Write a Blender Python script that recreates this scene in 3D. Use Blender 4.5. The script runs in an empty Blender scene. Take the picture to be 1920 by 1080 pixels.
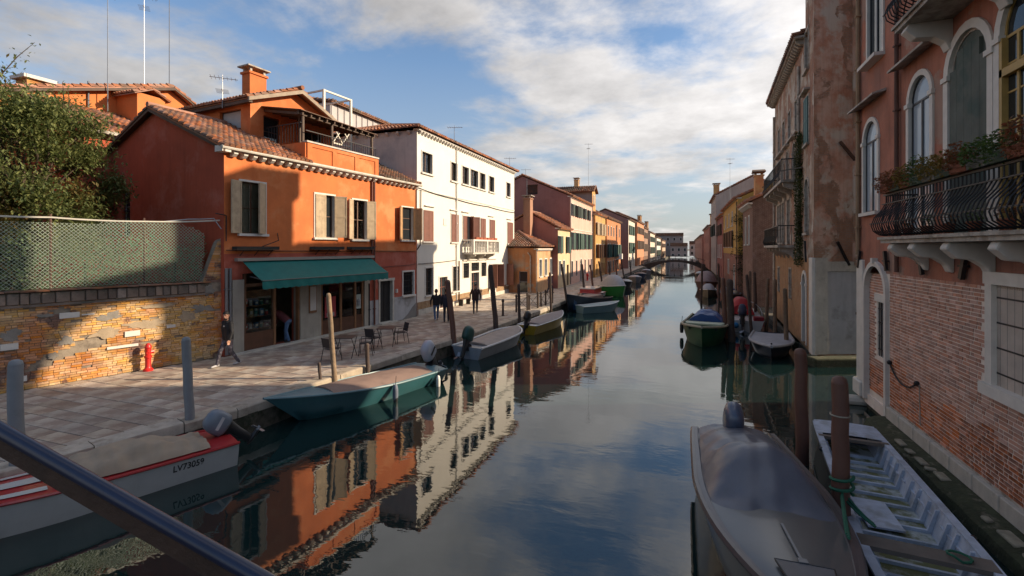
import bpy, bmesh, math, random
from mathutils import Vector, Matrix, noise
from mathutils.geometry import tessellate_polygon
R = math.radians
random.seed(7)
SC = bpy.context.scene
COL = SC.collection
# ---------------------------------------------------------------- camera
YAW = math.atan(325 / 900)
CAMZ = 4.7
cam = bpy.data.cameras.new('camera')
cam.sensor_width = 36.0
cam.lens = 36.0 * 900 / 1920
cam.shift_y = -75 / 1920
cam.clip_start = 0.05
cam.clip_end = 6000
cam_o = bpy.data.objects.new('camera', cam)
COL.objects.link(cam_o)
cam_o.location = (0, 0, CAMZ)
cam_o.rotation_euler = (R(90), 0, YAW)
SC.camera = cam_o
# ---------------------------------------------------------------- sky, sun, exposure
SUN_EL, SUN_AZ = R(23.3), R(22.0)          # azimuth: degrees from +X towards +Y
sun_dir = Vector((math.cos(SUN_EL) * math.cos(SUN_AZ), math.cos(SUN_EL) * math.sin(SUN_AZ), math.sin(SUN_EL)))
w = bpy.data.worlds.new('World')
SC.world = w
w.use_nodes = True
nt = w.node_tree
N, Lk = nt.nodes, nt.links
N.clear()
def wn(t, **k):
    n = N.new(t)
    for a, b in k.items():
        setattr(n, a, b)
    return n
def wmath(op, a, b=None):
    n = wn('ShaderNodeMath', operation=op)
    for i, v in enumerate((a, b)):
        if v is None: continue
        if isinstance(v, (int, float)): n.inputs[i].default_value = v
        else: Lk.new(v, n.inputs[i])
    return n.outputs[0]
SKY_STRENGTH = 0.1
out = wn('ShaderNodeOutputWorld')
bg = wn('ShaderNodeBackground')
bg.inputs['Strength'].default_value = SKY_STRENGTH
sky = wn('ShaderNodeTexSky', sky_type='NISHITA', sun_disc=False)
sky.sun_elevation = SUN_EL
sky.sun_rotation = R(90) - SUN_AZ
sky.air_density, sky.dust_density, sky.ozone_density = 1.0, 0.3, 2.5
tc = wn('ShaderNodeTexCoord')
sep = wn('ShaderNodeSeparateXYZ')
Lk.new(tc.outputs['Generated'], sep.inputs[0])
zz = wmath('ADD', wmath('MAXIMUM', sep.outputs[2], 0.0), 0.16)
cmb = wn('ShaderNodeCombineXYZ')
Lk.new(wmath('DIVIDE', sep.outputs[0], zz), cmb.inputs[0])
Lk.new(wmath('DIVIDE', sep.outputs[1], zz), cmb.inputs[1])
def wnoise(scale, detail, rough, off, dist=0.0):
    mp = wn('ShaderNodeMapping')
    mp.inputs['Location'].default_value = off
    Lk.new(cmb.outputs[0], mp.inputs[0])
    n = wn('ShaderNodeTexNoise')
    n.inputs['Scale'].default_value = scale
    n.inputs['Detail'].default_value = detail
    n.inputs['Roughness'].default_value = rough
    n.inputs['Distortion'].default_value = dist
    Lk.new(mp.outputs[0], n.inputs['Vector'])
    return n.outputs['Fac']
CLOUD_OFF = (30.63, 6.38, 0.0)
c_big = wnoise(0.5, 3, 0.5, CLOUD_OFF)
c_fine = wnoise(1.7, 11, 0.6, (CLOUD_OFF[0] + 5, CLOUD_OFF[1] - 2, 0), 0.15)
cl = wmath('ADD', wmath('MULTIPLY', c_big, 0.95), wmath('MULTIPLY', c_fine, 0.85))
dens = wn('ShaderNodeMapRange')
dens.interpolation_type = 'SMOOTHSTEP'
Lk.new(cl, dens.inputs['Value'])
dens.inputs['From Min'].default_value = 0.82
dens.inputs['From Max'].default_value = 1.03
dens.inputs['To Max'].default_value = 0.92
# thin haze veil low over the horizon, whitening every direction alike
veil = wn('ShaderNodeMapRange')
Lk.new(sep.outputs[2], veil.inputs['Value'])
veil.inputs['From Min'].default_value = 0.0
veil.inputs['From Max'].default_value = 0.36
veil.inputs['To Min'].default_value = 0.9
veil.inputs['To Max'].default_value = 0.0
veil.clamp = True
# clouds glow more near the sun (forward scattering)
vd = wn('ShaderNodeVectorMath', operation='DOT_PRODUCT')
Lk.new(tc.outputs['Generated'], vd.inputs[0])
vd.inputs[1].default_value = sun_dir
glow = wmath('POWER', wmath('MAXIMUM', wmath('ADD', wmath('MULTIPLY', vd.outputs['Value'], 0.5), 0.5), 0.0), 3.0)
shade = wnoise(2.4, 8, 0.6, (9.0, 4.0, 2.0))
bright = wmath('MULTIPLY', wmath('ADD', wmath('MULTIPLY', glow, 5.2), 3.1), wmath('ADD', wmath('MULTIPLY', shade, 1.5), 0.25))
ccol = wn('ShaderNodeVectorMath', operation='SCALE')
ccol.inputs[0].default_value = (1.0, 0.955, 0.92)
Lk.new(bright, ccol.inputs['Scale'])
mixc = wn('ShaderNodeMix', data_type='RGBA')
mixv = wn('ShaderNodeMix', data_type='RGBA')
vcol = wn('ShaderNodeVectorMath', operation='SCALE')
vcol.inputs[0].default_value = (0.93, 0.955, 1.0)
Lk.new(wmath('ADD', wmath('MULTIPLY', glow, 2.0), 2.2), vcol.inputs['Scale'])
Lk.new(veil.outputs[0], mixv.inputs['Factor'])
Lk.new(sky.outputs[0], mixv.inputs['A'])
Lk.new(vcol.outputs[0], mixv.inputs['B'])
Lk.new(dens.outputs[0], mixc.inputs['Factor'])
Lk.new(mixv.outputs['Result'], mixc.inputs['A'])
Lk.new(ccol.outputs[0], mixc.inputs['B'])
Lk.new(mixc.outputs['Result'], bg.inputs['Color'])
Lk.new(bg.outputs[0], out.inputs[0])
sun = bpy.data.lights.new('sun', 'SUN')
sun.energy = 4.3
sun.angle = R(0.6)
sun.color = (1.0, 0.81, 0.58)
sun_o = bpy.data.objects.new('sun', sun)
COL.objects.link(sun_o)
sun_o.rotation_euler = (-sun_dir).to_track_quat('-Z', 'Y').to_euler()
sun_o.location = (60, 20, 60)
vs = SC.view_settings
vs.view_transform = 'Standard'
vs.look = 'None'
vs.gamma = 1.0
vs.exposure = 0.8
SC.cycles.max_bounces = 6
SC.cycles.glossy_bounces = 4
SC.cycles.transparent_max_bounces = 8
SC.cycles.caustics_reflective = False
SC.cycles.caustics_refractive = False
SC.cycles.use_denoising = True
# ---------------------------------------------------------------- materials
MATS = {}
def nodes(name):
    m = bpy.data.materials.new(name)
    m.use_nodes = True
    t = m.node_tree
    b = t.nodes['Principled BSDF']
    return m, t, b
def nd(t, typ, ins=None, **k):
    n = t.nodes.new(typ)
    for a, b in k.items(): setattr(n, a, b)
    for a, v in (ins or {}).items():
        s = n.inputs[a]
        if hasattr(v, 'is_output') or isinstance(v, bpy.types.NodeSocket): t.links.new(v, s)
        else: s.default_value = v
    return n
def c4(c): return (c[0], c[1], c[2], 1.0)
def mul(c, f): return tuple(max(0.0, x * f) for x in c)
def nz(t, vec, scale, detail=5, rough=0.55, dist=0.0):
    return nd(t, 'ShaderNodeTexNoise', {'Vector': vec, 'Scale': scale, 'Detail': detail, 'Roughness': rough, 'Distortion': dist}).outputs['Fac']
def mr(t, v, a, b, c=0.0, d=1.0):
    return nd(t, 'ShaderNodeMapRange', {'Value': v, 'From Min': a, 'From Max': b, 'To Min': c, 'To Max': d}).outputs[0]
def mx(t, f, a, b, bt='MIX'):
    n = t.nodes.new('ShaderNodeMix'); n.data_type = 'RGBA'; n.blend_type = bt
    for k, v in (('Factor', f), ('A', a), ('B', b)):
        s = n.inputs[k] if k == 'Factor' else [i for i in n.inputs if i.name == k and i.type == 'RGBA'][0]
        if isinstance(v, bpy.types.NodeSocket): t.links.new(v, s)
        elif k == 'Factor': s.default_value = v
        else: s.default_value = c4(v)
    return [o for o in n.outputs if o.type == 'RGBA'][0]
def mat(name, col, rough=0.8, var=0.18, scale=2.5, col2=None, c2amt=0.5, streak=0.0, bump=0.0, bscale=30.0, metal=0.0,
        rand=0.0, spec=None, coat=0.0, patch=None, pscale=0.7, pth=0.56, flat=False):
    """colour with cloudy variation, optional second colour, rain streaks, patches, random shift per piece, fine relief"""
    if name in MATS: return MATS[name]
    m, t, b = nodes(name)
    tcn = nd(t, 'ShaderNodeTexCoord')
    vec = tcn.outputs['Object']
    n1 = nz(t, vec, scale, 7, 0.6)
    c = mx(t, mr(t, n1, 0.3, 0.7), mul(col, 1 - var), mul(col, 1 + var))
    if col2 is not None:
        n2 = nz(t, nd(t, 'ShaderNodeMapping', {'Vector': vec, 'Location': (4, 9, 2)}).outputs[0], scale * 0.6, 6, 0.65)
        c = mx(t, mr(t, n2, 0.62 - c2amt * 0.25, 0.72 - c2amt * 0.2), c, col2)
    if patch is not None:
        n4 = nz(t, nd(t, 'ShaderNodeMapping', {'Vector': vec, 'Location': (14, 1, 7)}).outputs[0], pscale, 7, 0.62)
        c = mx(t, mr(t, n4, pth, pth + 0.035), c, patch)
    if streak > 0:
        mp = nd(t, 'ShaderNodeMapping', {'Vector': vec, 'Scale': (3.2, 3.2, 0.28)}).outputs[0]
        n3 = nz(t, mp, 1.6, 6, 0.6)
        c = mx(t, mr(t, n3, 0.5, 0.78, 0, streak), c, mul(col, 0.3))
    if rand > 0:
        oi = nd(t, 'ShaderNodeObjectInfo').outputs['Random']
        gi = nd(t, 'ShaderNodeNewGeometry').outputs['Random Per Island']
        r = nd(t, 'ShaderNodeMath', {0: nd(t, 'ShaderNodeMath', {0: oi, 1: gi}, operation='ADD').outputs[0], 1: 1.0}, operation='MODULO').outputs[0]
        hv = nd(t, 'ShaderNodeHueSaturation', {'Color': c, 'Value': mr(t, r, 0, 1, 1 - rand, 1 + rand), 'Hue': 0.5,
                'Saturation': mr(t, nd(t, 'ShaderNodeMath', {0: nd(t, 'ShaderNodeMath', {0: r, 1: 7.3}, operation='MULTIPLY').outputs[0], 1: 1.0}, operation='MODULO').outputs[0], 0, 1, 0.8, 1.15)})
        c = hv.outputs['Color']
    t.links.new(c, b.inputs['Base Color'])
    b.inputs['Roughness'].default_value = rough
    b.inputs['Metallic'].default_value = metal
    if spec is not None: b.inputs['Specular IOR Level'].default_value = spec
    if coat: b.inputs['Coat Weight'].default_value = coat; b.inputs['Coat Roughness'].default_value = 0.08
    if bump > 0:
        bn = nz(t, vec, bscale, 5, 0.6)
        bp = nd(t, 'ShaderNodeBump', {'Height': bn, 'Strength': min(1.0, bump), 'Distance': 0.02})
        t.links.new(bp.outputs[0], b.inputs['Normal'])
    MATS[name] = m
    return m
def mat_glass(name, tint, rough=0.03):
    if name in MATS: return MATS[name]
    m, t, b = nodes(name)
    b.inputs['Base Color'].default_value = c4(tint)
    b.inputs['Roughness'].default_value = rough
    b.inputs['IOR'].default_value = 1.5
    tcn = nd(t, 'ShaderNodeTexCoord')
    bp = nd(t, 'ShaderNodeBump', {'Height': nz(t, tcn.outputs['Object'], 2.2, 2), 'Strength': 0.08, 'Distance': 0.03})
    t.links.new(bp.outputs[0], b.inputs['Normal'])
    MATS[name] = m
    return m
def mat_clear(name):
    if name in MATS: return MATS[name]
    m, t, b = nodes(name)
    o = [n for n in t.nodes if n.type == 'OUTPUT_MATERIAL'][0]
    gl = nd(t, 'ShaderNodeBsdfGlossy', {'Roughness': 0.02, 'Color': (1, 1, 1, 1)})
    tr = nd(t, 'ShaderNodeBsdfTransparent', {'Color': (0.86, 0.9, 0.88, 1)})
    fr = nd(t, 'ShaderNodeFresnel', {'IOR': 1.5})
    ms = nd(t, 'ShaderNodeMixShader', {0: fr.outputs[0], 1: tr.outputs[0], 2: gl.outputs[0]})
    t.links.new(ms.outputs[0], o.inputs[0])
    MATS[name] = m
    return m
def mat_water():
    m, t, b = nodes('canal_water')
    b.inputs['Base Color'].default_value = (0.008, 0.022, 0.022, 1)
    b.inputs['Roughness'].default_value = 0.015
    b.inputs['IOR'].default_value = 1.65
    b.inputs['Specular IOR Level'].default_value = 0.8
    g = nd(t, 'ShaderNodeTexCoord').outputs['Object']
    m1 = nd(t, 'ShaderNodeMapping', {'Vector': g, 'Scale': (0.55, 1.25, 1), 'Rotation': (0, 0, R(12))}).outputs[0]
    m2 = nd(t, 'ShaderNodeMapping', {'Vector': g, 'Scale': (1.6, 3.2, 1), 'Rotation': (0, 0, R(-18))}).outputs[0]
    m3 = nd(t, 'ShaderNodeMapping', {'Vector': g, 'Scale': (0.18, 0.25, 1)}).outputs[0]
    a = nz(t, m1, 0.9, 3, 0.5, 0.6)
    c = nz(t, m2, 1.4, 3, 0.55, 0.4)
    amt = mr(t, nz(t, m3, 0.9, 2), 0.35, 0.7, 0.25, 1.0)      # calm and ruffled areas
    h = nd(t, 'ShaderNodeMath', {0: a, 1: nd(t, 'ShaderNodeMath', {0: c, 1: 0.28}, operation='MULTIPLY').outputs[0]}, operation='ADD').outputs[0]
    h = nd(t, 'ShaderNodeMath', {0: h, 1: amt}, operation='MULTIPLY').outputs[0]
    bp = nd(t, 'ShaderNodeBump', {'Height': h, 'Strength': 0.3, 'Distance': 0.03})
    t.links.new(bp.outputs[0], b.inputs['Normal'])
    return m
def mat_peel(name, plaster, plaster2, brick1, brick2, pth=0.5, pscale=0.55, dirt=0.4, grey=None, bsc=1.0):
    """old plaster fallen away in patches from brickwork"""
    if name in MATS: return MATS[name]
    m, t, b = nodes(name)
    vec = nd(t, 'ShaderNodeTexCoord').outputs['Object']
    sp = nd(t, 'ShaderNodeSeparateXYZ', {0: vec})
    sm = nd(t, 'ShaderNodeMath', {0: sp.outputs[0], 1: sp.outputs[1]}, operation='ADD').outputs[0]
    uv = nd(t, 'ShaderNodeCombineXYZ', {0: sm, 1: sp.outputs[2], 2: 0.0}).outputs[0]
    br = nd(t, 'ShaderNodeTexBrick', {'Vector': uv, 'Color1': c4(brick1), 'Color2': c4(brick2), 'Mortar': c4((0.36, 0.31, 0.26)), 'Scale': 1.0,
            'Mortar Size': 0.008, 'Brick Width': 0.25 * bsc, 'Row Height': 0.072 * bsc, 'Bias': 0.0})
    pn = nz(t, vec, pscale, 8, 0.62, 0.3)
    pl = mx(t, mr(t, nz(t, vec, 1.3, 7, 0.65), 0.38, 0.62), plaster, plaster2)
    if grey is not None:
        pl = mx(t, mr(t, nz(t, nd(t, 'ShaderNodeMapping', {'Vector': vec, 'Location': (7, 3, 1)}).outputs[0], 0.8, 7, 0.65), 0.5, 0.6), pl, grey)
    msk = mr(t, pn, pth, pth + 0.03)
    brn = mx(t, mr(t, nz(t, vec, 3.0, 6, 0.7), 0.4, 0.75), br.outputs['Color'], mul(brick1, 0.6))
    c = mx(t, msk, pl, brn)
    mp = nd(t, 'ShaderNodeMapping', {'Vector': vec, 'Scale': (2.2, 2.2, 0.22)}).outputs[0]
    c = mx(t, mr(t, nz(t, mp, 1.5, 7, 0.65), 0.48, 0.72, 0, dirt), c, (0.035, 0.03, 0.025))
    t.links.new(c, b.inputs['Base Color'])
    b.inputs['Roughness'].default_value = 0.9
    hh = mx(t, msk, (0.75, 0.75, 0.75), br.outputs['Fac'])
    hs = nd(t, 'ShaderNodeMath', {0: msk, 1: -0.6}, operation='MULTIPLY').outputs[0]
    hs2 = nd(t, 'ShaderNodeMath', {0: hs, 1: nd(t, 'ShaderNodeMath', {0: nz(t, vec, 22, 5), 1: 0.4}, operation='MULTIPLY').outputs[0]}, operation='ADD').outputs[0]
    hs3 = nd(t, 'ShaderNodeMath', {0: hs2, 1: nd(t, 'ShaderNodeMath', {0: br.outputs['Fac'], 1: nd(t, 'ShaderNodeMath', {0: msk, 1: -0.35}, operation='MULTIPLY').outputs[0]}, operation='MULTIPLY').outputs[0]}, operation='ADD').outputs[0]
    bp = nd(t, 'ShaderNodeBump', {'Height': hs3, 'Strength': 0.9, 'Distance': 0.03})
    t.links.new(bp.outputs[0], b.inputs['Normal'])
    MATS[name] = m
    return m
def mat_leaf(name, c1, c2):
    if name in MATS: return MATS[name]
    m, t, b = nodes(name)
    gi = nd(t, 'ShaderNodeNewGeometry').outputs['Random Per Island']
    c = mx(t, gi, c1, c2)
    t.links.new(c, b.inputs['Base Color'])
    b.inputs['Roughness'].default_value = 0.55
    b.inputs['Transmission Weight'].default_value = 0.0
    o = [n for n in t.nodes if n.type == 'OUTPUT_MATERIAL'][0]
    tl = nd(t, 'ShaderNodeBsdfTranslucent', {'Color': c})
    ms = nd(t, 'ShaderNodeMixShader', {0: 0.4, 1: b.outputs[0], 2: tl.outputs[0]})
    t.links.new(ms.outputs[0], o.inputs[0])
    MATS[name] = m
    return m
# palette
STONE = mat('istrian_stone', (0.52, 0.49, 0.43), 0.75, 0.14, 3, col2=(0.36, 0.34, 0.30), c2amt=0.3, streak=0.25, bump=0.3)
STONE_W = mat('white_trim', (0.62, 0.59, 0.54), 0.75, 0.08, 4, streak=0.12)
STONE_M = mat('stained_trim', (0.42, 0.38, 0.33), 0.8, 0.25, 5, col2=(0.25, 0.21, 0.17), c2amt=0.5, streak=0.5, bump=0.4)
TILE = mat('roof_tile_clay', (0.33, 0.13, 0.065), 0.9, 0.3, 1.3, col2=(0.21, 0.12, 0.08), c2amt=0.55, rand=0.35)
TILE_D = mat('roof_tile_old', (0.21, 0.10, 0.06), 0.9, 0.3, 1.3, col2=(0.13, 0.10, 0.075), c2amt=0.6, rand=0.35)
GLASS = mat_glass('window_glass', (0.02, 0.024, 0.028))
GLASS_CLEAR = mat_clear('shop_glass')
DARK = mat('dark_interior', (0.02, 0.017, 0.015), 0.9, 0.1)
IRON = mat('black_iron', (0.018, 0.018, 0.02), 0.5, 0.2, 9, metal=0.3)
WOOD_D = mat('dark_timber', (0.075, 0.045, 0.03), 0.7, 0.3, 4, bump=0.2)
WOOD_FR = mat('brown_window_frame', (0.11, 0.055, 0.03), 0.6, 0.2, 5)
WOOD_B = mat('beige_shutter_paint', (0.46, 0.35, 0.23), 0.75, 0.14, 4, col2=(0.36, 0.27, 0.18), c2amt=0.3, streak=0.25)
WOOD_BR = mat('red_brown_shutter', (0.17, 0.065, 0.045), 0.7, 0.18, 4, streak=0.2)
WOOD_G = mat('green_shutter_paint', (0.028, 0.075, 0.06), 0.65, 0.2, 4)
WOOD_GD = mat('dark_green_shutter', (0.02, 0.04, 0.033), 0.65, 0.2, 4)
WHITE_P = mat('white_paint', (0.66, 0.66, 0.64), 0.5, 0.06, 4)
GREY_P = mat('grey_paint', (0.30, 0.31, 0.33), 0.5, 0.12, 4)
STEEL = mat('galvanised_steel', (0.24, 0.25, 0.27), 0.4, 0.1, 6, metal=0.7)
BLACK_PL = mat('black_plastic', (0.015, 0.016, 0.018), 0.4, 0.1, 6)
CURTAIN = mat('cream_curtain', (0.42, 0.38, 0.31), 0.9, 0.12, 9)
# ---------------------------------------------------------------- mesh builder
class MB:
    def __init__(s): s.v = []; s.f = []; s.mi = []; s.m = 0
    def add(s, vs, fs):
        o = len(s.v); s.v += [tuple(x) for x in vs]
        for f in fs: s.f.append([i + o for i in f]); s.mi.append(s.m)
        return s
    def box(s, x0, x1, y0, y1, z0, z1):
        return s.add([(x0, y0, z0), (x1, y0, z0), (x1, y1, z0), (x0, y1, z0), (x0, y0, z1), (x1, y0, z1), (x1, y1, z1), (x0, y1, z1)],
                     [(3, 2, 1, 0), (4, 5, 6, 7), (0, 1, 5, 4), (1, 2, 6, 5), (2, 3, 7, 6), (3, 0, 4, 7)])
    def bx(s, c, d, M=None):
        p = [Vector((a * d[0] / 2, b * d[1] / 2, e * d[2] / 2)) for e in (-1, 1) for a, b in ((-1, -1), (1, -1), (1, 1), (-1, 1))]
        if M is not None: p = [M @ q for q in p]
        c = Vector(c)
        return s.add([q + c for q in p], [(3, 2, 1, 0), (4, 5, 6, 7), (0, 1, 5, 4), (1, 2, 6, 5), (2, 3, 7, 6), (3, 0, 4, 7)])
    def bar(s, a, b, wx, wy, up=(0, 0, 1)):
        a, b = Vector(a), Vector(b); d = b - a; L = d.length
        z = d / L; u = Vector(up)
        if abs(z.dot(u)) > 0.98: u = Vector((1, 0, 0))
        x = u.cross(z).normalized(); y = z.cross(x)
        M = Matrix((x, y, z)).transposed()
        return s.bx((a + b) / 2, (wx, wy, L), M)
    def loft(s, secs, cap=True, closed=True):
        n = len(secs[0]); o = len(s.v)
        for q in secs: s.v += [tuple(p) for p in q]
        k = n if closed else n - 1
        for i in range(len(secs) - 1):
            for j in range(k):
                j2 = (j + 1) % n
                s.f.append([o + i * n + j, o + i * n + j2, o + (i + 1) * n + j2, o + (i + 1) * n + j]); s.mi.append(s.m)
        if cap and closed:
            s.f.append([o + j for j in range(n)][::-1]); s.mi.append(s.m)
            s.f.append([o + (len(secs) - 1) * n + j for j in range(n)]); s.mi.append(s.m)
        return s
    def tube(s, pts, r, n=6, cap=True):
        pts = [Vector(p) for p in pts]
        rs = r if isinstance(r, (list, tuple)) else [r] * len(pts)
        secs = []; px = None
        for i, p in enumerate(pts):
            d = (pts[min(i + 1, len(pts) - 1)] - pts[max(i - 1, 0)]).normalized()
            if px is None:
                u = Vector((0, 0, 1)) if abs(d.z) < 0.9 else Vector((1, 0, 0))
                px = u.cross(d).normalized()
            else:
                px = (px - d * px.dot(d)).normalized()
            py = d.cross(px)
            secs.append([p + (px * math.cos(2 * math.pi * j / n) + py * math.sin(2 * math.pi * j / n)) * rs[i] for j in range(n)])
        return s.loft(secs, cap)
    def lathe(s, prof, c=(0, 0, 0), n=12, cap=True):
        secs = [[(c[0] + r * math.cos(2 * math.pi * j / n), c[1] + r * math.sin(2 * math.pi * j / n), c[2] + z) for j in range(n)] for r, z in prof]
        return s.loft(secs, cap)
    def prism(s, poly, h, axis='y', o=0.0):
        """poly: 2D points; axis y: (x,z) extruded from y=o to o+h; axis z: (x,y); axis x: (y,z)"""
        f = {'y': lambda p, k: (p[0], k, p[1]), 'z': lambda p, k: (p[0], p[1], k), 'x': lambda p, k: (k, p[0], p[1])}[axis]
        n = len(poly)
        vs = [f(p, o) for p in poly] + [f(p, o + h) for p in poly]
        tri = tessellate_polygon([[Vector((p[0], p[1], 0)) for p in poly]])
        fs = [tuple(t) for t in tri] + [tuple(i + n for i in t)[::-1] for t in tri] + [(i, (i + 1) % n, n + (i + 1) % n, n + i) for i in range(n)]
        return s.add(vs, fs)
    def ball(s, c, r, n=10, m=6):
        r = r if isinstance(r, (tuple, list)) else (r, r, r)
        secs = []
        for i in range(m + 1):
            a = math.pi * i / m
            k = max(math.sin(a), 0.03)
            secs.append([(c[0] + r[0] * k * math.cos(2 * math.pi * j / n), c[1] + r[1] * k * math.sin(2 * math.pi * j / n), c[2] - r[2] * math.cos(a)) for j in range(n)])
        return s.loft(secs)
    def mesh(s, name, mats, smooth=False, fix=True):
        me = bpy.data.meshes.new(name)
        me.from_pydata(s.v, [], s.f)
        for m in (mats if isinstance(mats, (list, tuple)) else [mats]): me.materials.append(m)
        if len(me.materials) > 1: me.polygons.foreach_set('material_index', s.mi)
        if fix and len(s.f) < 60000:
            b = bmesh.new(); b.from_mesh(me); bmesh.ops.recalc_face_normals(b, faces=b.faces); b.to_mesh(me); b.free()
        if smooth:
            me.polygons.foreach_set('use_smooth', [True] * len(me.polygons))
            if smooth != 'all':
                try: me.set_sharp_from_angle(angle=R(40))
                except Exception: pass
        me.update()
        return me
    def build(s, name, mats, parent=None, smooth=False, loc=(0, 0, 0), rot=(0, 0, 0), fix=True):
        return ob(name, s.mesh(name, mats, smooth, fix), parent, loc, rot)
def ob(name, data, parent=None, loc=(0, 0, 0), rot=(0, 0, 0)):
    o = bpy.data.objects.new(name, data)
    COL.objects.link(o)
    o.location = loc
    o.rotation_euler = rot
    if parent is not None: o.parent = parent
    return o
def tag(o, label=None, cat=None, group=None, kind=None):
    for k, v in (('label', label), ('category', cat), ('group', group), ('kind', kind)):
        if v: o[k] = v
    return o
def thing(name, label, cat, loc=(0, 0, 0), rz=0.0, group=None):
    return tag(ob(name, None, None, loc, (0, 0, rz)), label, cat, group)
def stuff(o): o['kind'] = 'stuff'; return o
CACHE = {}
def shared(key, fn):
    if key not in CACHE: CACHE[key] = fn()
    return CACHE[key]
def bevel(o, wd=0.01, seg=1):
    m = o.modifiers.new('bevel', 'BEVEL'); m.width = wd; m.segments = seg; m.limit_method = 'ANGLE'
    return o
# ---------------------------------------------------------------- architecture kit
def hole_loop(h):
    """h: dict(x=centre, z=bottom, w, h, arch=True/False) -> outline in (x,z)"""
    x0, x1, z0, z1 = h['x'] - h['w'] / 2, h['x'] + h['w'] / 2, h['z'], h['z'] + h['h']
    if not h.get('arch'): return [(x0, z0), (x1, z0), (x1, z1), (x0, z1)]
    r = h['w'] / 2; k = h.get('rise', r); zs = z1 - k; n = 12
    return [(x0, z0), (x1, z0)] + [(h['x'] + r * math.cos(math.pi * i / n), zs + k * math.sin(math.pi * i / n)) for i in range(n + 1)]
def wall(parent, outline, holes, m, depth=0.28, loc=(0, 0, 0), rot=(0, 0, 0), name='wall', edge=False):
    """flat wall at local y=0 seen from -y, outline in (x,z), openings with reveals of given depth"""
    mb = MB()
    loops = [outline] + [hole_loop(h) for h in holes]
    flat = [p for l in loops for p in l]
    vs = [(p[0], 0.0, p[1]) for p in flat]
    tri = tessellate_polygon([[Vector((p[0], p[1], 0)) for p in l] for l in loops])
    mb.add(vs, [tuple(t) for t in tri])
    for l in loops[1:]:
        n = len(l)
        mb.add([(p[0], 0, p[1]) for p in l] + [(p[0], depth, p[1]) for p in l], [(i, (i + 1) % n, n + (i + 1) % n, n + i) for i in range(n)])
    l = outline; n = len(l)
    if edge: mb.add([(p[0], 0, p[1]) for p in l] + [(p[0], 0.25, p[1]) for p in l], [(i, (i + 1) % n, n + (i + 1) % n, n + i) for i in range(n)])
    return mb.build(name, m, parent, loc=loc, rot=rot, fix=False)
def rect(x0, x1, z0, z1): return [(x0, z0), (x1, z0), (x1, z1), (x0, z1)]
def frame_mesh(w, h, arch, cols, bars, fw=0.05, rise=None):
    mb = MB()
    y0, y1 = 0.13, 0.18
    zs = h - ((rise or w / 2) if arch else 0)
    mb.box(-w / 2 + 0.002, -w / 2 + fw, y0, y1, 0, zs); mb.box(w / 2 - fw, w / 2 - 0.002, y0, y1, 0, zs); mb.box(-w / 2 + fw, w / 2 - fw, y0, y1, 0, fw)
    mb.box(-w / 2 + fw, w / 2 - fw, y0, y1, zs - fw, zs)
    for i in range(1, cols): 
        x = -w / 2 + w * i / cols
        mb.box(x - fw * 0.6, x + fw * 0.6, y0 - 0.004, y1, fw, zs - fw)
    for i in range(1, bars + 1):
        z = zs * i / (bars + 1)
        mb.box(-w / 2 + fw, w / 2 - fw, y0 + 0.008, y1 - 0.004, z - fw * 0.3, z + fw * 0.3)
    if arch:
        n = 10; r = w / 2; k = rise or r
        for i in range(n):
            a, b = math.pi * i / n, math.pi * (i + 1) / n
            q = [(r * math.cos(a), zs + k * math.sin(a)), (r * math.cos(b), zs + k * math.sin(b)), ((r - fw) * math.cos(b), zs + (k - fw) * math.sin(b)), ((r - fw) * math.cos(a), zs + (k - fw) * math.sin(a))]
            mb.prism(q, y1 - y0, 'y', y0)
    return mb
def shutter_mesh(w, h, louv=False):
    """hinge at x=0, panel to +x, thickness 0.04"""
    mb = MB()
    mb.box(0, w, -0.018, 0.018, 0, h)
    n = max(2, int(h / 0.16)) if louv else 0
    for s in (-1, 1):
        y0, y1 = (-0.03, -0.0185) if s < 0 else (0.0185, 0.03)
        mb.box(0, 0.06, y0, y1, 0, h); mb.box(w - 0.06, w, y0, y1, 0, h)
        for z in (0, h / 2 - 0.035, h - 0.07): mb.box(0.061, w - 0.061, y0, y1, z, z + 0.07)
        for i in range(n):
            z = 0.08 + (h - 0.16) * (i + 0.5) / n
            mb.box(0.061, w - 0.061, y0 * 0.9, y1 * 0.9, z - 0.022, z + 0.022)
    return mb
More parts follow.
